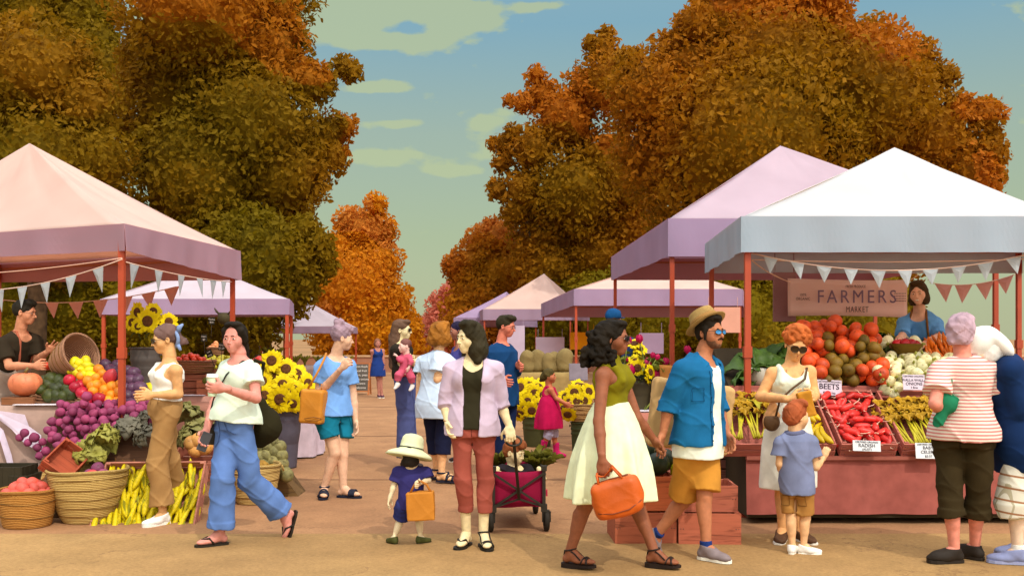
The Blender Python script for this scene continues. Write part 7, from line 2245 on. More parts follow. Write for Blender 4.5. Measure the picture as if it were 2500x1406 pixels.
# ---- sunflowers
PET = mat((222, 196, 8), 'petal', .6, .12, 14, spec=.15); DISC = mat((92, 56, 26), 'seed disc', .9, .25, 60, .8, 160); STEM = mat((86, 96, 34), 'stem', .7, .15, 12); SLEAF = mat((104, 110, 40), 'sunflower leaf', .7, .2, 10)


def sunflower(r, seed, label, group, stem=.5, two=True):
    rnd = random.Random(seed)
    root = empty('sunflower', (0, 0, 0), label, 'sunflower', group)
    q = MB()
    for ly in range(2):
        n = 15
        for i in range(n):
            a = 6.283 * (i + .5 * ly) / n + rnd.uniform(-.1, .1); L = r * rnd.uniform(.85, 1.08); w_ = r * .21
            tl = rnd.uniform(-.12, .22) - .12 * ly
            R = rotz(math.degrees(a))
            pr = []
            for t, ww, z in ((.34, .5, 0), (.6, 1.0, .03), (.82, .72, .02), (1.0, .04, -.04)):
                for u in (-1, 0, 1): pr.append(R @ Vector((L * t, u * w_ * ww, (z + tl * (t - .34)) * r - ly * .05 * r - .02 * r * (1 - abs(u)))))
            q.add(pr, [[j * 3 + k, j * 3 + k + 1, j * 3 + k + 4, j * 3 + k + 3] for j in range(3) for k in range(2)], True)
    q.build('petals', PET, root)
    q = MB(); q.lathe([(.0001, -.10 * r), (.40 * r, -.06 * r), (.45 * r, .02 * r), (.40 * r, .09 * r), (.22 * r, .10 * r), (.0001, .06 * r)], (0, 0, 0), 22); q.build('seed_disc', DISC, root)
    q = MB()
    sb = [(0, 0, -.05 * r), (0, -.02 * r, -.35 * r), (0, -.22 * stem, -.25 * stem), (0, -.62 * stem, -.42 * stem)]
    q.tube(sb, [.07 * r, .06 * r, .05 * r, .05 * r], 6); q.build('stem', STEM, root)
    q = MB()
    for sg in (-1, 1):
        vs, fs = [], []
        for t in range(5):
            for u in (-1, 0, 1): vs.append(Vector((sg * (.02 + .8 * r * t / 4), -.28 * stem - .45 * r * (t / 4) ** 2 + .1 * r * abs(u) * 0, -.28 * stem + u * .22 * r * math.sin(math.pi * min(1, t / 4 + .12)) - .05 * r * abs(u))))
        for t in range(4):
            for u in range(2): fs.append([t * 3 + u, t * 3 + u + 1, t * 3 + u + 4, t * 3 + u + 3])
        q.add(vs, fs, True)
    q.build('leaf', SLEAF, root)
    return root


def flowers(proto, spots, d, label, group, rnd, labs=None):
    """spots: (px, py, turn deg, tip deg[, depth shift, size])"""
    for i, s_ in enumerate(spots):
        o = proto if i == 0 else copy_tree(proto)
        dd = d + (s_[4] if len(s_) > 4 else rnd.uniform(-.06, .06))
        o.location = P(s_[0], s_[1], dd)
        # face the viewer's side of the bucket, then turn and tip
        o.rotation_euler = (rotz(s_[2] + rnd.uniform(-6, 6)) @ rotx(90 - s_[3] + rnd.uniform(-6, 6)) @ rotz(rnd.uniform(-24, 24))).to_euler()
        k = s_[5] if len(s_) > 5 else rnd.uniform(.9, 1.08); o.scale = (k, k, k)
        tag(o, label if not labs else labs[i], 'sunflower', group)


flowers(sunflower(.135, 1, 'x', 'x', .4), [(663, 880, -8, 5, -.1), (698, 900, 14, 10), (640, 930, -12, 12, -.1), (665, 930, 30, 8), (645, 965, -6, 8, -.24), (690, 938, 6, 14, -.22), (700, 958, 2, -4, -.30), (672, 912, 0, 20), (724, 912, 20, 25), (716, 950, 12, 5, -.2), (737, 930, 30, 25, 0), (742, 962, 16, -5, -.2), (713, 985, 10, -22, -.30), (684, 975, -4, -12, -.31, 1.2), (752, 935, 40, 15), (755, 985, 24, -20, -.12), (728, 985, 14, -15, -.2, .8), (656, 998, -10, -15, -.2), (640, 905, -25, 25, .1), (770, 960, 40, 0, .05)], 12.0,
        'yellow sunflower in the tall blue grey bucket', 'sunflowers in the tall grey bucket', RN)
flowers(sunflower(.105, 2, 'x', 'x', .28), [(335, 762, -30, 0), (374, 760, 34, 10, 0, .9), (322, 787, -22, 5), (360, 784, 0, 4, -.08, 1.25), (336, 797, -14, -14, -.06, .8), (385, 792, 20, 0, .02, .9), (412, 785, 32, 5, 0, .95)], 10.5,
        'yellow sunflower in the dark grey bucket behind the tent pole', 'sunflowers in the dark grey bucket', RN)
flowers(sunflower(.14, 3, 'x', 'x', .35), [(1305, 960, -8, 5), (1270, 945, -30, 20), (1275, 985, -18, 0), (1288, 980, 0, 0, -.12), (1282, 1000, -14, -15, -.15), (1312, 992, 10, 0, -.15), (1298, 1002, 5, -18, -.2), (1325, 965, 30, 10), (1330, 985, 20, 5, -.1), (1268, 1010, -25, -30, -.1), (1290, 940, -5, 30, .1), (1315, 945, 15, 30, .1)], 14.4,
        'sunflower in the dark green tub behind the girl in raspberry', 'sunflowers in the dark green tub', RN)
flowers(sunflower(.13, 4, 'x', 'x', .25), [(1402, 958, 0, 8, -.05), (1380, 968, -20, 15), (1425, 965, 18, 20), (1426, 978, 14, 0, -.1), (1408, 980, 0, 2, -.12), (1390, 982, -14, 5, -.08), (1412, 940, 5, 35, .1), (1438, 955, 30, 20), (1386, 1012, -10, -35, -.16), (1376, 998, -35, -10, -.1)], 13.8,
        'sunflower in the handled wicker basket beside the girl in raspberry', 'sunflowers in the handled basket', RN)
bucket('dark green tub of sunflowers behind the girl in raspberry', (P(1312, 0, 14.4).x, 14.4, .0), .19, .22, .42, (66, 66, 34), 'tub')
bk7 = basket('handled wicker basket of sunflowers the girl reaches for', (P(1418, 0, 13.8).x, 13.8, .40), .12, .19, .24, (186, 146, 92), None, 1.1, handles=False, bands=3, bandcol=(110, 76, 44))
q = MB(); q.tube([(.19 * 1.05 * math.cos(t), 0, .23 + .30 * math.sin(t)) for t in [math.pi * i / 14 for i in range(15)]], .013, 8); q.build('hoop_handle', wickerm((176, 132, 82), 2.5), bk7)
bucket('dark green tub under the handled basket', (P(1420, 0, 13.8).x, 13.8, 0), .13, .15, .385, (56, 62, 30), 'tub')
# cut flowers on the rose table
TUL = mat((180, 14, 76), 'magenta petal', .55, .15, 20); GRN = mat((120, 132, 52), 'foliage', .7, .2, 12); DGR = mat((44, 56, 34), 'dark leaf', .6, .2, 10)


def tulip(r):
    root = empty('tulip', (0, 0, 0))
    q = MB()
    for i in range(6):
        R = rotz(60 * i); vs = []
        for t, rad, wd in ((0, .15, .25), (.35, .95, .75), (.7, .95, .7), (1.0, .62, .10)):
            for u in (-1, 0, 1): vs.append(R @ Vector((rad * r * (.80 if u else .88) * (1.0 if i % 2 else .86), u * wd * r * .75, t * r * 2.1)))
        q.add(vs, [[j * 3 + k, j * 3 + k + 1, j * 3 + k + 4, j * 3 + k + 3] for j in range(3) for k in range(2)], True)
    q.build('petals', TUL, root)
    q = MB(); q.tube([(0, 0, .1 * r), (.01, 0, -.12), (.02, .01, -.26)], [.006, .005, .005], 6); q.build('stem', GRN, root)
    return root


tp_ = tulip(.042)
for i, (px, py, s_, tx, tz, lab) in enumerate(((1531, 830, 1.0, .2, 0, 'tall closed magenta tulip beside the dark curls'), (1563, 826, 1.0, -.15, 40, 'tall closed magenta tulip highest in the bucket'), (1575, 890, 1.35, .3, 90, 'open magenta tulip in the middle of the cut flowers'), (1590, 862, .7, .4, 10, 'small magenta bud on the right of the cut flowers'), (1601, 866, .7, .6, 60, 'small magenta bud at the right edge of the cut flowers'),
                                              (1624, 880, .9, .1, 20, 'magenta tulip in the brown paper wrap'), (1678, 852, .95, 0, 0, 'magenta tulip behind the collar of the blue shirt'), (1535, 872, .6, -.3, 10, 'small magenta bud beside the dark curls'), (1527, 912, 1.7, .2, 0, 'large magenta bloom low at the left of the bucket'), (1540, 908, 1.5, -.2, 70, 'large magenta bloom beside the olive top'), (1602, 925, 1.6, .2, 30, 'crinkled magenta bloom over the bucket rim'), (1596, 912, 1.4, .4, 80, 'crinkled magenta bloom above the bucket rim'), (1610, 938, 1.4, .6, 50, 'crinkled magenta bloom at the right of the bucket rim'))):
    o = tp_ if i == 0 else copy_tree(tp_)
    o.location = P(px, py + 12, 9.78 + .05 * (i % 3)); o.scale = (s_,) * 3; o.rotation_euler = (tx * .6, tx, math.radians(tz)); tag(o, lab, 'tulip', 'tulips in the cut flower bucket')
yf = sunflower(.085, 8, 'x', 'x', .22)
flowers(yf, [(1548, 838, -10, 50, -.02), (1562, 850, 20, 40, -.02), (1552, 882, -5, 15, -.1), (1556, 898, 5, 0, -.12), (1588, 908, 40, 10, -.14), (1585, 920, 60, -5, -.14), (1552, 920, 0, 40, -.12, .5), (1532, 893, -20, 40, -.1, .4), (1526, 900, -30, 40, -.1, .4)], 9.9, 'yellow daisy-like flower in the dark olive bucket', 'yellow cut flowers in the dark olive bucket', RN)
for i, (px, py, d_, m, L, lab) in enumerate(((1545, 920, 9.92, GRN, .30, 'spray of pale green leaves at the left of the dark olive bucket'), (1588, 905, 9.95, GRN, .34, 'feathery green spray at the right of the dark olive bucket'), (1572, 925, 9.85, DGR, .26, 'dark glossy leaves in the middle of the dark olive bucket'), (1560, 885, 9.98, GRN, .32, 'tall green spray behind the yellow flowers'), (1700, 905, 10.0, DGR, .26, 'dark glossy leaves behind the blue shirt'), (1760, 905, 10.1, DGR, .24, 'dark pointed leaves beside the white tee'))):
    q = leafy(18, L, L * .16, .5, .03, .75, RN)
    o = one('flower_foliage', q, m, lab, 'foliage', 'greenery in the cut flower buckets', loc=P(px, py + 25, d_)); o.rotation_euler = (.1, 0, i)
bucket('second dark bucket of leaves behind the blue shirt', (P(1725, 0, 10.1).x, 10.1, .857), .12, .16, .28, (60, 52, 40))
for i, (px, tl, lab) in enumerate(((1622, 4, 'brown paper cone wrapped round flowers beside the tent pole'), (1640, 14, 'second brown paper cone leaning right behind the man in the straw hat'))):
    c = P(px, 985, 9.72)
    q = MB(); q.lathe([(.022, 0), (.035, .04), (.075, .40), (.082, .43), (.078, .43), (.02, .02)], (0, 0, 0), 16, None, 1, .7, lambda t, i_: 1 + .08 * math.sin(4 * t) * (i_ > 1))
    o = q.build('paper_wrap', mat((186, 122, 56), 'kraft paper', .8, .1, 8, .3, 25), None, (c.x, 9.72 + .05 * i, .865)); o.rotation_euler = (0, math.radians(tl), 0)
    tag(o, lab, 'paper wrap')
# dark melons and the yellow one on the crates
wm = one('dark_melon', ball(.098, .95, .07), [fruit_mat((34, 48, 28), 'melon rind', .45, .2, 12), fruit_mat((110, 100, 60), 'stalk')], 'x', 'melon', None)
scatter(wm, [(P(x, 0, d_).x, d_, z) for x, d_, z in ((1556, 7.72, .595), (1604, 7.70, .59), (1622, 7.85, .60), (1580, 7.80, .675), (1540, 7.86, .60), (1592, 7.92, .62))], RN, '', 'dark melons on the crate', .9, 1.05, None,
        ['dark green melon at the front left of the crate pile', 'dark green melon at the front right of the crate pile', 'dark green melon at the back right of the crate pile', 'topmost dark green melon on the crate', 'dark green melon at the back left behind the cream skirt', 'dark green melon at the back of the crate pile'])
ym = one('yellow_squash', ball(.088, 1.05, .12), [fruit_mat((222, 214, 6), 'squash skin', .4), fruit_mat((150, 140, 30), 'stalk')], 'round bright yellow squash behind the tan shorts', 'squash', None, loc=(P(1664, 0, 7.7).x, 7.70, .53))
# ---- beets and other round roots on the upper shelf
UX = lambda px: P(px, 0, 9.2).x
rb = one('red_beet', ball(.062, .92, .07), [fruit_mat((212, 76, 26), 'beet skin', .5, .16), fruit_mat((150, 60, 40), 'stalk')], 'red orange beet', 'beet', 'red beets heaped on the shelf')
bb = one('brown_beet', ball(.058, .94, .07), [fruit_mat((112, 84, 12), 'beet skin', .6, .16), fruit_mat((100, 80, 30), 'stalk')], 'olive brown beet', 'beet', 'brown beets heaped on the shelf')
quad = [(UX(1958), 9.0, 1.13), (UX(2142), 9.0, 1.13), (UX(2148), 9.62, 1.50), (UX(1980), 9.62, 1.56)]
allp = slope_pts(quad, .061, RN, lambda u, v, l: l < 2 or (RN.random() < .5 and v > .3), layers=3)
red, brn = [], []
for p in allp:
    py = HZ - (p.z - CAM_H) * F_PX / p.y; px = CX + p.x * F_PX / p.y
    isred = px < 2016 or py < 836 + 14 * math.sin(px * .08) or (px > 2098 and py > 885) or (2045 < px < 2080 and 840 < py < 870)
    (red if isred else brn).append(p)
red += [P(x, y, 9.55) for x, y in ((1990, 800), (2012, 792), (2030, 808), (2020, 826), (2000, 842), (2020, 850), (1995, 868), (1978, 850), (1985, 820), (2006, 815), (2060, 828), (2085, 826), (2112, 824), (2138, 828), (2128, 846))]
scatter(rb, red, RN, 'red orange beet heaped on the shelf above the BEETS card', 'red beets heaped on the shelf', .9, 1.2, 'any')
scatter(bb, brn, RN, 'olive brown beet in the middle of the beet heap', 'brown beets heaped on the shelf', .9, 1.2, 'any')
# ---- white onions
q = ball(.052, .92, None, pointy=.35, dip=-.25); q.cur = 1
q.tube([(0, 0, .05), (.004, .002, .075), (.0, .01, .10)], [.016, .012, .010], 6); q.cur = 2
for i in range(6):
    a = i * 1.05; q.tube([(.006 * math.cos(a), .006 * math.sin(a), -.044), (.018 * math.cos(a), .018 * math.sin(a), -.075), (.03 * math.cos(a + .6), .03 * math.sin(a + .6), -.105)], [.0022, .0018, .001], 4)
wo_ = one('white_onion', q, [fruit_mat((232, 226, 176), 'onion skin', .4, .06), fruit_mat((150, 150, 60), 'onion neck'), fruit_mat((226, 206, 160), 'root')], 'white onion', 'onion', 'white onions heaped on the shelf')
quad = [(UX(2120), 8.97, 1.12), (UX(2345), 8.97, 1.12), (UX(2345), 9.55, 1.28), (UX(2112), 9.55, 1.31)]
pts = slope_pts(quad, .054, RN, lambda u, v, l: (v > .28 - 1.2 * u) and (l == 0 or RN.random() < .7), layers=2)
pts += [P(x, y, 8.95) for x, y in ((2160, 952), (2172, 930), (2180, 962), (2192, 945), (2148, 920), (2262, 958), (2280, 950), (2145, 905))]
pts += [P(x, y, 9.62) for x, y in ((2125, 862), (2140, 852), (2152, 838), (2168, 830), (2135, 875), (2232, 832), (2238, 850), (2245, 865), (2120, 848))]
scatter(wo_, pts, RN, 'white onion with roots in the heap above the onion card', 'white onions heaped on the shelf', .88, 1.15, lambda i, r: (r.uniform(.9, 2.2), r.uniform(-.6, .6), r.uniform(-1, 1)))
# carrots
ca = one('carrot', stick(.20, .017, .25, .03), fruit_mat((222, 112, 20), 'carrot skin', .5), 'carrot', 'carrot', 'carrots beside the striped tee')
scatter(ca, [P(2268 + 9 * (i % 8), 838 + 12 * (i // 8) + RN.uniform(-5, 5), 9.70 - .05 * (i // 8)) for i in range(32)], RN, 'orange carrot in the bunch between the onions and the striped tee', 'carrots beside the striped tee', .8, 1.15, lambda i, r: (r.uniform(-.4, .4), r.uniform(.7, 1.6), r.uniform(-.8, .8)))
for i, (px, py, d_, s_, lab) in enumerate(((2180, 838, 9.9, .26, 'dark leafy tops behind the left of the white onions'), (2270, 842, 9.9, .24, 'dark leafy tops behind the right of the white onions'), (2150, 822, 9.95, .2, 'dark leafy tops between the beets and the onions'))):
    o = one('leafy_green', leafy(16, s_, s_ * .4, .8, .06, .5, RN), CHD, lab, 'greens', 'dark leaf tops on the shelf', loc=P(px, py + 15, d_)); o.rotation_euler = (.4, 0, i)
for i, (px, py, d_, s_, lab) in enumerate(((1862, 870, 9.25, .40, 'large dark chard bunch right of the white tent pole'), (1888, 850, 9.45, .36, 'large dark chard bunch behind the bare shoulder of the ginger-haired woman'), (1842, 892, 9.1, .30, 'dark chard bunch whose leaves pass behind the white tent pole'), (1900, 890, 9.2, .3, 'dark chard bunch beside the bare arm of the ginger-haired woman'))):
    o = one('chard_bunch', leafy(13, s_, s_ * .33, .9, .045, .55, RN, seg=9), CHD, lab, 'greens', 'chard bunches', loc=P(px, py + 40, d_)); o.rotation_euler = (.55, RN.uniform(-.4, .4), RN.uniform(0, 6)); th_ = o.modifiers.new('th', 'SOLIDIFY'); th_.thickness = .003
q = MB(); q.lathe([(.0001, 0), (.10, 0), (.13, .06), (.15, .16), (.14, .17), (.12, .05), (.0001, .02)], (0, 0, 0), 24)
tag(q.build('bowl', mat((206, 200, 184), 'ceramic', .4, .08), None, (P(1862, 0, 9.1).x, 9.12, 1.12)), 'pale bowl under the dark chard', 'bowl')
# ---- radishes, squash, celery and greens in the slanted crates
RS = rotx(SL)


def in_crate(i, x, y, z): return Vector(CR[i].location) + RS @ Vector((x, y, z))


q = stick(.13, .027, .75, .03); q.cur = 1; q.tube([(.06, 0, 0), (.085, .006, .004), (.11, .0, .02), (.13, .012, .03)], [.006, .004, .003, .0015], 5)
ra = one('radish', q, [fruit_mat((218, 54, 48), 'radish skin', .4, .12), fruit_mat((236, 196, 170), 'root')], 'radish', 'radish', 'radishes in the slanted crate')
scatter(ra, [in_crate(2, -.19 + .38 * ((i * 7) % 11) / 10 + RN.uniform(-.02, .02), -.32 + .62 * (i % 12) / 11, .06 + .035 * (i % 3)) for i in range(64)], RN, 'long red radish in the slanted crate above the RADISH card', 'radishes in the slanted crate', .85, 1.25, lambda i, r: (RS @ rotz(r.uniform(0, 360)) @ Matrix.Rotation(r.uniform(-.3, .3), 3, 'Y')).to_euler())
sq = one('yellow_squash', stick(.24, .030, .5, .14), fruit_mat((206, 172, 16), 'squash skin', .4), 'yellow squash', 'squash', 'yellow squash in the slanted crate')
scatter(sq, [in_crate(1, -.18 + .36 * (i % 8) / 7, -.27 + .18 * ((i // 8) % 4), .06 + .045 * (i // 16)) for i in range(40)], RN, 'crook-necked yellow squash in the slanted crate beside the ginger-haired boy', 'yellow squash in the slanted crate', .85, 1.15, lambda i, r: (RS @ rotz(90 + r.uniform(-35, 35))).to_euler())
YG = mat((172, 132, 20), 'golden leaf', .6, .2, 12, .2, 40); YS = mat((176, 164, 34), 'celery stalk', .5, .15, 14)


def celery(rnd):
    root = empty('celery_bunch', (0, 0, 0))
    q = MB()
    for i in range(9):
        a = rnd.uniform(-.34, .34); L = rnd.uniform(.30, .40)
        q.tube([(.012 * (i - 4), 0, .01 * (i % 3)), (.012 * (i - 4) + math.sin(a) * L * .5, L * .5, .02), (.012 * (i - 4) + math.sin(a) * L, L, .03)], [.011, .009, .006], 6)
    q.build('stalks', YS, root)
    q = MB()
    for i in range(46):
        c = Vector((rnd.uniform(-.17, .17), rnd.uniform(.28, .58), rnd.uniform(.0, .09))); a = rnd.uniform(0, 6.28); s_ = rnd.uniform(.035, .06)
        pts = []
        for k in range(10):
            t = 6.283 * k / 10; rr = s_ * (1.0 if k % 2 else .5); pts.append(c + Vector((rr * math.cos(t + a), rr * math.sin(t + a), .02 * math.sin(2 * t) + rnd.uniform(-.01, .01))))
        q.add([c + Vector((0, 0, .012))] + pts, [[0, k + 1, (k + 1) % 10 + 1] for k in range(10)])
    q.build('leaves', YG, root)
    return root


ce0 = celery(random.Random(3)); n_ = 0
for ci, lab, xs in ((3, 'bunch of golden baby celery in the crate beside the striped tee', (-.12, .0, .12)), (4, 'bunch of golden celery hidden behind the striped tee', (-.1, .1)), (0, 'golden leafy bunch in the crate left of the ginger-haired woman', (-.1, .1))):
    for x in xs:
        o = ce0 if n_ == 0 else copy_tree(ce0); n_ += 1
        o.location = in_crate(ci, x, -.32, .06 + .012 * n_); o.rotation_euler = (RS @ rotz(RN.uniform(-8, 8))).to_euler(); tag(o, lab, 'celery', 'celery bunches')
o = one('leafy_green', leafy(16, .2, .08, .8, .06, .4, RN), mat((150, 140, 30), 'squash leaf', .6, .2, 12), 'yellow green leaves at the top of the squash crate', 'greens', None, loc=in_crate(1, .05, .25, .12))
o = one('leafy_green', leafy(16, .2, .08, .8, .06, .4, RN), mat((150, 140, 30), 'squash leaf', .6, .2, 12), 'yellow green leaves beside the white dress behind the tent pole', 'greens', None, loc=in_crate(0, .12, .18, .12))
# ---- cards with prices
CARD = mat((208, 194, 206), 'card', .8, .04, 4); CARDW = mat((222, 226, 228), 'card', .8, .04, 4); PEN = plain((44, 30, 44), .8, 'marker ink')


def card(label, px, py, wp, hp, d, lines, m, tilt=0.0, lean=-12):
    c = P(px, py, d); k = d / F_PX
    root = empty('price_card', c, label, 'price card'); root.rotation_euler = (math.radians(lean), math.radians(tilt), 0)
    q = MB(); q.box((0, 0, 0), (wp * k, .004, hp * k)); q.build('card_sheet', m, root, bevel=.001)
    for tx, sz, y in lines: text_mesh(tx, sz * k, PEN, 'handwriting', root, (0, -.004, y * k), ext=.0006, bold=.0008 if sz > 12 else 0)


card('lilac card reading BEETS $3.75 pinned to the shelf edge', 2024, 946, 62, 38, 8.90, [('CERTIFIED ORGANIC', 6.2, 14), ('BEETS', 19, 2), ('$3.75/ea', 9, -13)], CARD, 3)
card('lilac card reading WALLA WALLA ONIONS on the shelf edge', 2231, 933, 54, 38, 8.80, [('CERTIFIED ORGANIC', 5.4, 14.5), ('WALLA WALLA', 8.6, 5), ('ONIONS', 10.5, -4), ('3 $/ea', 7, -13)], CARD, 1)
card('white card reading RADISH on the slanted radish crate', 2116, 1088, 68, 26, 8.27, [('CERTIFIED ORGANIC', 6, 9), ('RADISH', 12, 0.5), ('(AUST)', 7.5, -8.5)], CARDW, 2)
card('white card reading BABY CELERY $3.57 beside the striped tee', 2266, 1100, 62, 38, 8.27, [('CERTIFIED ORGANIC', 5.6, 15), ('BABY', 11, 7), ('CELERY', 11, -3.5), ('$3.57', 8, -13.5)], CARDW, 1)

# ---- things carried
def bag_sdf(label, cat, ops, m, name='bag', h=.008, wr=.004, parts=()):
    lo = np.min([o[1][0] for o in ops if o[0] == 'u'], axis=0); hi = np.max([o[1][1] for o in ops if o[0] == 'u'], axis=0)
    b = ((lo[0] + hi[0]) / 2, (lo[1] + hi[1]) / 2, lo[2])
    o = sdf_obj(name, ops, h, m, None, wrinkle(wr, 1.0, b[0]), b); o.location = b
    tag(o, label, cat)
    for nm, pts, r, mm in parts:
        q = MB(); q.tube([Vector(p) - Vector(b) for p in pts], r, 7); q.build(nm, mm, o)
    return o


def pv(x, y, d): return np.array(P(x, y, d))


def boxop(c, half, R=None, rnd_=.015):
    """rounded box"""
    c, half = np.array(c, float), np.array(half, float); M = np.eye(3) if R is None else np.array(R, float)
    e = np.sqrt(((M * (half + rnd_)[:, None]) ** 2).sum(0)) * 1.3

    def f(X, Y, Z):
        x, y, z = X - c[0], Y - c[1], Z - c[2]
        q = [np.abs(M[i][0] * x + M[i][1] * y + M[i][2] * z) - half[i] for i in range(3)]
        return np.sqrt(sum(np.maximum(a, 0) ** 2 for a in q)) + np.minimum(np.maximum(np.maximum(q[0], q[1]), q[2]), 0) - rnd_
    return c - e, c + e, f


F_ = FIG['woman_cup']
W_, dr_, tv_, n_ = F_.hand['l']
cc = W_ + dr_ * .085 + n_ * .045
q = MB(); q.lathe([(.0001, -.075), (.030, -.075), (.031, -.07), (.041, .062), (.041, .066), (.0001, .066)], (0, 0, 0), 28)
cup = q.build('paper_cup', plain((200, 222, 188), .6, 'paper'), None, tuple(cc)); tag(cup, 'pale green paper cup with white lid in the walking woman\'s hand', 'cup')
q = MB(); q.lathe([(.0435, .060), (.044, .068), (.041, .072), (.039, .086), (.036, .087), (.0001, .084)], (0, 0, 0), 28); q.build('lid', plain((238, 238, 226), .4, 'lid'), cup)
W_, dr_, tv_, n_ = F_.hand['r']
q = MB(); q.box((0, 0, 0), (.072, .009, .145)); ph = q.build('phone', plain((58, 60, 66), .25, 'phone', .5), None, tuple(W_ + dr_ * .10 + n_ * .028), bevel=.006); ph.rotation_euler = (0, math.radians(22), math.radians(25)); tag(ph, 'dark phone held low in the walking woman\'s hand', 'phone')
pc_ = F_.tp(-.175, .06, -.13)
bag_sdf('small black pouch on a thin strap at the walking woman\'s hip', 'pouch', [('u', boxop(pc_ - np.array((0, .0, .05)), (.034, .018, .065)), 0)], plain((36, 30, 16), .7, 'leather'), 'pouch', .006, .001)
bag_sdf('large black cloth tote hanging behind the walking woman', 'tote bag', [('u', rc(pv(636, 985, 7.78), pv(640, 1040, 7.8), .05, .12), .05), ('u', ell(pv(652, 1035, 7.82), (.115, .075, .13)), .05), ('u', rc(pv(634, 1075, 7.8), pv(648, 1050, 7.8), .06, .10), .05)], cloth((38, 34, 16)), 'tote_bag', .009, .006, [('strap', [F_.tp(.16, .03, 1.0), F_.tp(.185, -.05, .96), pv(634, 940, 7.80), pv(636, 985, 7.79)], .014, cloth((38, 34, 16)))])
F_ = FIG['woman_blue_tee']
TAN = mat((192, 124, 34), 'tan leather', .55, .08, 6, .15, 90, spec=.3)
lp = [F_.tp(-.15, .05, 1.0), F_.tp(-.17, -.05, .97)]
bag_sdf('tan leather shoulder bag hanging at the side of the woman in the blue tee', 'shoulder bag', [('u', boxop(pv(765, 992, 9.62), (.088, .045, .135), rotz(12) @ Matrix.Rotation(math.radians(-4), 3, 'Y'), .03), 0)], TAN, 'shoulder_bag', .008, .002,
        [('strap', [pv(752, 948, 9.60), pv(772, 915, 9.58), pv(790, 880, 9.60), np.array(F_.nb) - F_.lat * .10 + np.array((0, 0, .02)), pv(795, 880, 9.85), pv(785, 920, 9.72), pv(786, 950, 9.66)], .011, TAN), ('pocket_edge', [pv(742, 1022, 9.53), pv(765, 1018, 9.52), pv(788, 1022, 9.53), pv(770, 1027, 9.52), pv(745, 1026, 9.53)], .004, plain((130, 80, 24)))])
F_ = FIG['toddler_hat']
cb = pv(1027, 1234, 7.40)
bag_sdf('ochre paper carrier held by the toddler in the sunhat', 'carrier bag', [('u', boxop(cb, (.095, .042, .098), Matrix.Rotation(math.radians(3), 3, 'Y'), .008), 0)], mat((188, 120, 36), 'ochre paper', .7, .06, 5, .2, 30), 'carrier_bag', .007, .003,
        [('handle', [cb + np.array((-.075, -.02, .10)), cb + np.array((-.04, -.015, .165)), cb + np.array((.0, -.01, .185)), cb + np.array((.045, -.01, .16)), cb + np.array((.08, -.02, .10))], .009, mat((176, 108, 34), 'ochre paper', .7, .06, 5))])
F_ = FIG['woman_skirt']
W_, dr_, tv_, n_ = F_.hand['r']
hd_ = W_ + dr_ * .10 + n_ * .02
ORG = mat((190, 84, 16), 'orange leather', .5, .12, 5, .12, 70, spec=.35)
cb = pv(1505, 1212, 6.34); Rb = Matrix.Rotation(math.radians(-17), 3, 'Y').transposed() @ rotz(6)
Rb = [np.array(r_) for r_ in Rb]
bo = lambda x, y, z: cb + Rb[0] * x + Rb[1] * y + Rb[2] * z
bag_sdf('orange leather bowling handbag with twin handles in the hand of the skirted woman', 'handbag', [('u', boxop(cb, (.105, .040, .070), Rb, .045), 0), ('u', ell(bo(-.135, 0, -.03), (.03, .06, .07), Rb), .03), ('u', ell(bo(.145, 0, .02), (.032, .062, .085), Rb), .03), ('u', ell(bo(0, 0, -.10), (.14, .075, .03), Rb), .03)], ORG, 'handbag', .007, .003,
        [('handle', [bo(-.085, y, .10), bo(-.08, y, .17), hd_ + np.array((-.02, y * .5, -.005)), hd_ + np.array((.01, y * .5, -.002)), bo(.03, y, .19), bo(.075, y, .10)], .0075, ORG) for y in (-.05, .05)] + [('seam', [bo(-.14, -.075, -.06), bo(-.05, -.088, -.085), bo(.06, -.088, -.085), bo(.15, -.07, -.05)], .004, plain((120, 50, 14))), ('zip', [bo(-.11, 0, .117), bo(0, 0, .117), bo(.11, 0, .117)], .005, plain((110, 50, 18)))])
F_ = FIG['man_hat']
bag_sdf('large beige canvas bag slung behind the man in the blue shirt', 'bag', [('u', boxop(pv(1684, 1015, 7.48), (.265, .05, .22), Matrix.Rotation(math.radians(-8), 3, 'Y'), .04), 0)], cloth((196, 158, 104)), 'canvas_bag', .01, .006, [('strap', [pv(1640, 940, 7.45), np.array(F_.sh['l']) + np.array((-.03, .05, .03)), np.array(F_.sh['l']) + np.array((.0, .08, -.05)), pv(1760, 950, 7.5)], .014, cloth((180, 142, 92)))])
F_ = FIG['woman_red_hair']
BR = mat((86, 60, 34), 'brown leather', .55, .1, 8, .1, 80)
cb = pv(1884, 1030, 7.50)
bag_sdf('small brown saddle bag on a cross-body strap at the hip of the ginger-haired woman', 'shoulder bag', [('u', ell(cb, (.062, .032, .07)), 0), ('i', plane(cb + np.array((0, 0, .045)), (0, 0, 1)), 0)], BR, 'saddle_bag', .006, .001,
        [('strap', [cb + np.array((.03, 0, .04)), F_.tp(-.10, .16, .40), F_.tp(-.02, .185, .62), F_.tp(.07, .165, .80), F_.tp(.105, .06, .99), F_.tp(.11, -.03, .97)], .0085, BR)])
ca_ = (F_.wr['r'] + F_.wr['l']) / 2 + np.array((-.005, -.10, .0))
bag_sdf('golden paper pouch being opened by the ginger-haired woman', 'paper pouch', [('u', boxop(ca_ + np.array((.0, 0, -.04)), (.045, .02, .085), Matrix.Rotation(math.radians(14), 3, 'Y'), .008), 0)], mat((186, 126, 26), 'golden paper', .7, .12, 8, .3, 40), 'paper_pouch', .006, .004)
F_ = FIG['woman_striped']
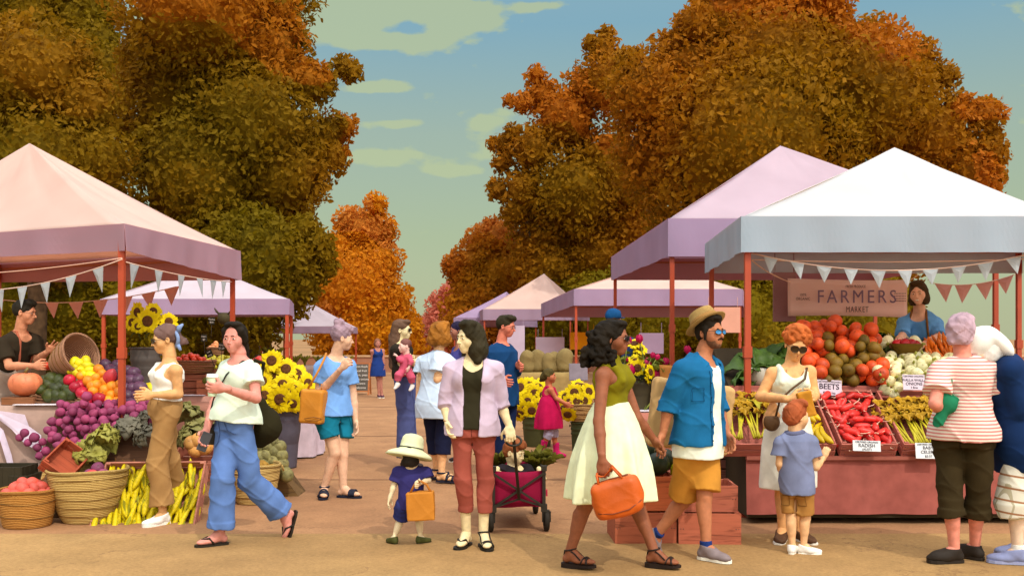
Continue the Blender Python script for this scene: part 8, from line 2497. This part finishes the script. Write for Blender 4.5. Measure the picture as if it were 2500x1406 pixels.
bag_sdf('green cloth bag tucked under the arm of the woman in the striped tee', 'cloth bag', [('u', rc(pv(2320, 930, 6.79), pv(2308, 985, 6.77), .03, .055), .03), ('u', rc(pv(2308, 985, 6.77), pv(2288, 1036, 6.79), .055, .02), .03), ('u', rc(pv(2300, 958, 6.82), pv(2268, 955, 6.95), .035, .018), .03), ('u', rc(pv(2318, 990, 6.77), pv(2332, 972, 6.76), .045, .02), .03)], cloth((34, 118, 82)), 'cloth_bag', .007, .016)
F_ = FIG['man_glasses']
W_, dr_, tv_, n_ = F_.hand['r']
o = one('tomato', ball(.052, .85, .06), [fruit_mat((206, 62, 26), 'tomato skin', .35), fruit_mat((70, 80, 24), 'stalk')], 'red tomato held out in the hand of the man in glasses', 'tomato', None, loc=tuple(W_ + dr_ * .095 + n_ * .055))
F_ = FIG['woman_vendor']
hl, hr = F_.hand['l'], F_.hand['r']
cb = (hl[0] + hl[1] * .07 + hr[0] + hr[1] * .07) / 2 + np.array((-.01, -.06, .0))
q = MB(); q.lathe([(.0001, -.045), (.07, -.045), (.085, -.03), (.125, .05), (.128, .055), (.118, .05), (.08, -.02), (.0001, -.03)], (0, 0, 0), 30, None, 1.25, .8)
o = q.build('wooden_bowl', woodm((104, 78, 20)), None, tuple(cb)); tag(o, 'oval wooden bowl held out over the onions by the stall keeper', 'bowl')
to2 = one('tomato', ball(.046, .85, .06), [fruit_mat((190, 24, 34), 'tomato skin', .35), fruit_mat((70, 80, 24), 'stalk')], 'tomato', 'tomato', 'tomatoes in the held bowl')
scatter(to2, [Vector(cb) + Vector(v) for v in ((-.09, 0, .05), (-.03, -.03, .055), (.04, -.02, .06), (.10, .0, .05), (0, .04, .06), (-.06, .04, .06), (.06, .04, .06))], RN, 'red tomato in the oval wooden bowl', 'tomatoes in the held bowl', .9, 1.1)
# ---- greens in the wagon, grasses on the far table, bands
for i, (px, py, d_, lab) in enumerate(((1215, 1130, 8.62, 'leafy fern green behind the boy at the left of the wagon'), (1302, 1122, 8.62, 'leafy fern green behind the boy at the right of the wagon'), (1318, 1135, 8.50, 'leafy fern green over the right edge of the wagon'))):
    o = one('fern', leafy(26, .30, .04, .4, .05, 1.05, RN), mat((92, 88, 14), 'fern leaf', .7, .2, 12), lab, 'greens', 'greens in the wagon', loc=P(px, py + 30, d_))
for i, px in enumerate((668, 700, 722, 744, 776, 800, 824, 850)):
    L = (.62, .34, .36, .34, .32, .33, .36, .3)[i]
    o = one('green_sheaf', leafy(30, L, .03, .15, .03, 1.15, RN), mat((96, 88, 12), 'grass blade', .8, .2, 10), ['tall spiky green plant at the left of the far grey table', 'green sheaf second from the left on the far grey table', 'green sheaf third from the left on the far grey table', 'green sheaf by the far tent pole', 'green sheaf right of the far tent pole', 'green sheaf third from the right on the far grey table', 'green sheaf second from the right on the far grey table', 'green sheaf behind the shoulder in the blue tee'][i], 'plant', 'plants on the far table', loc=(P(px, 0, 30).x, 30.0, .73))
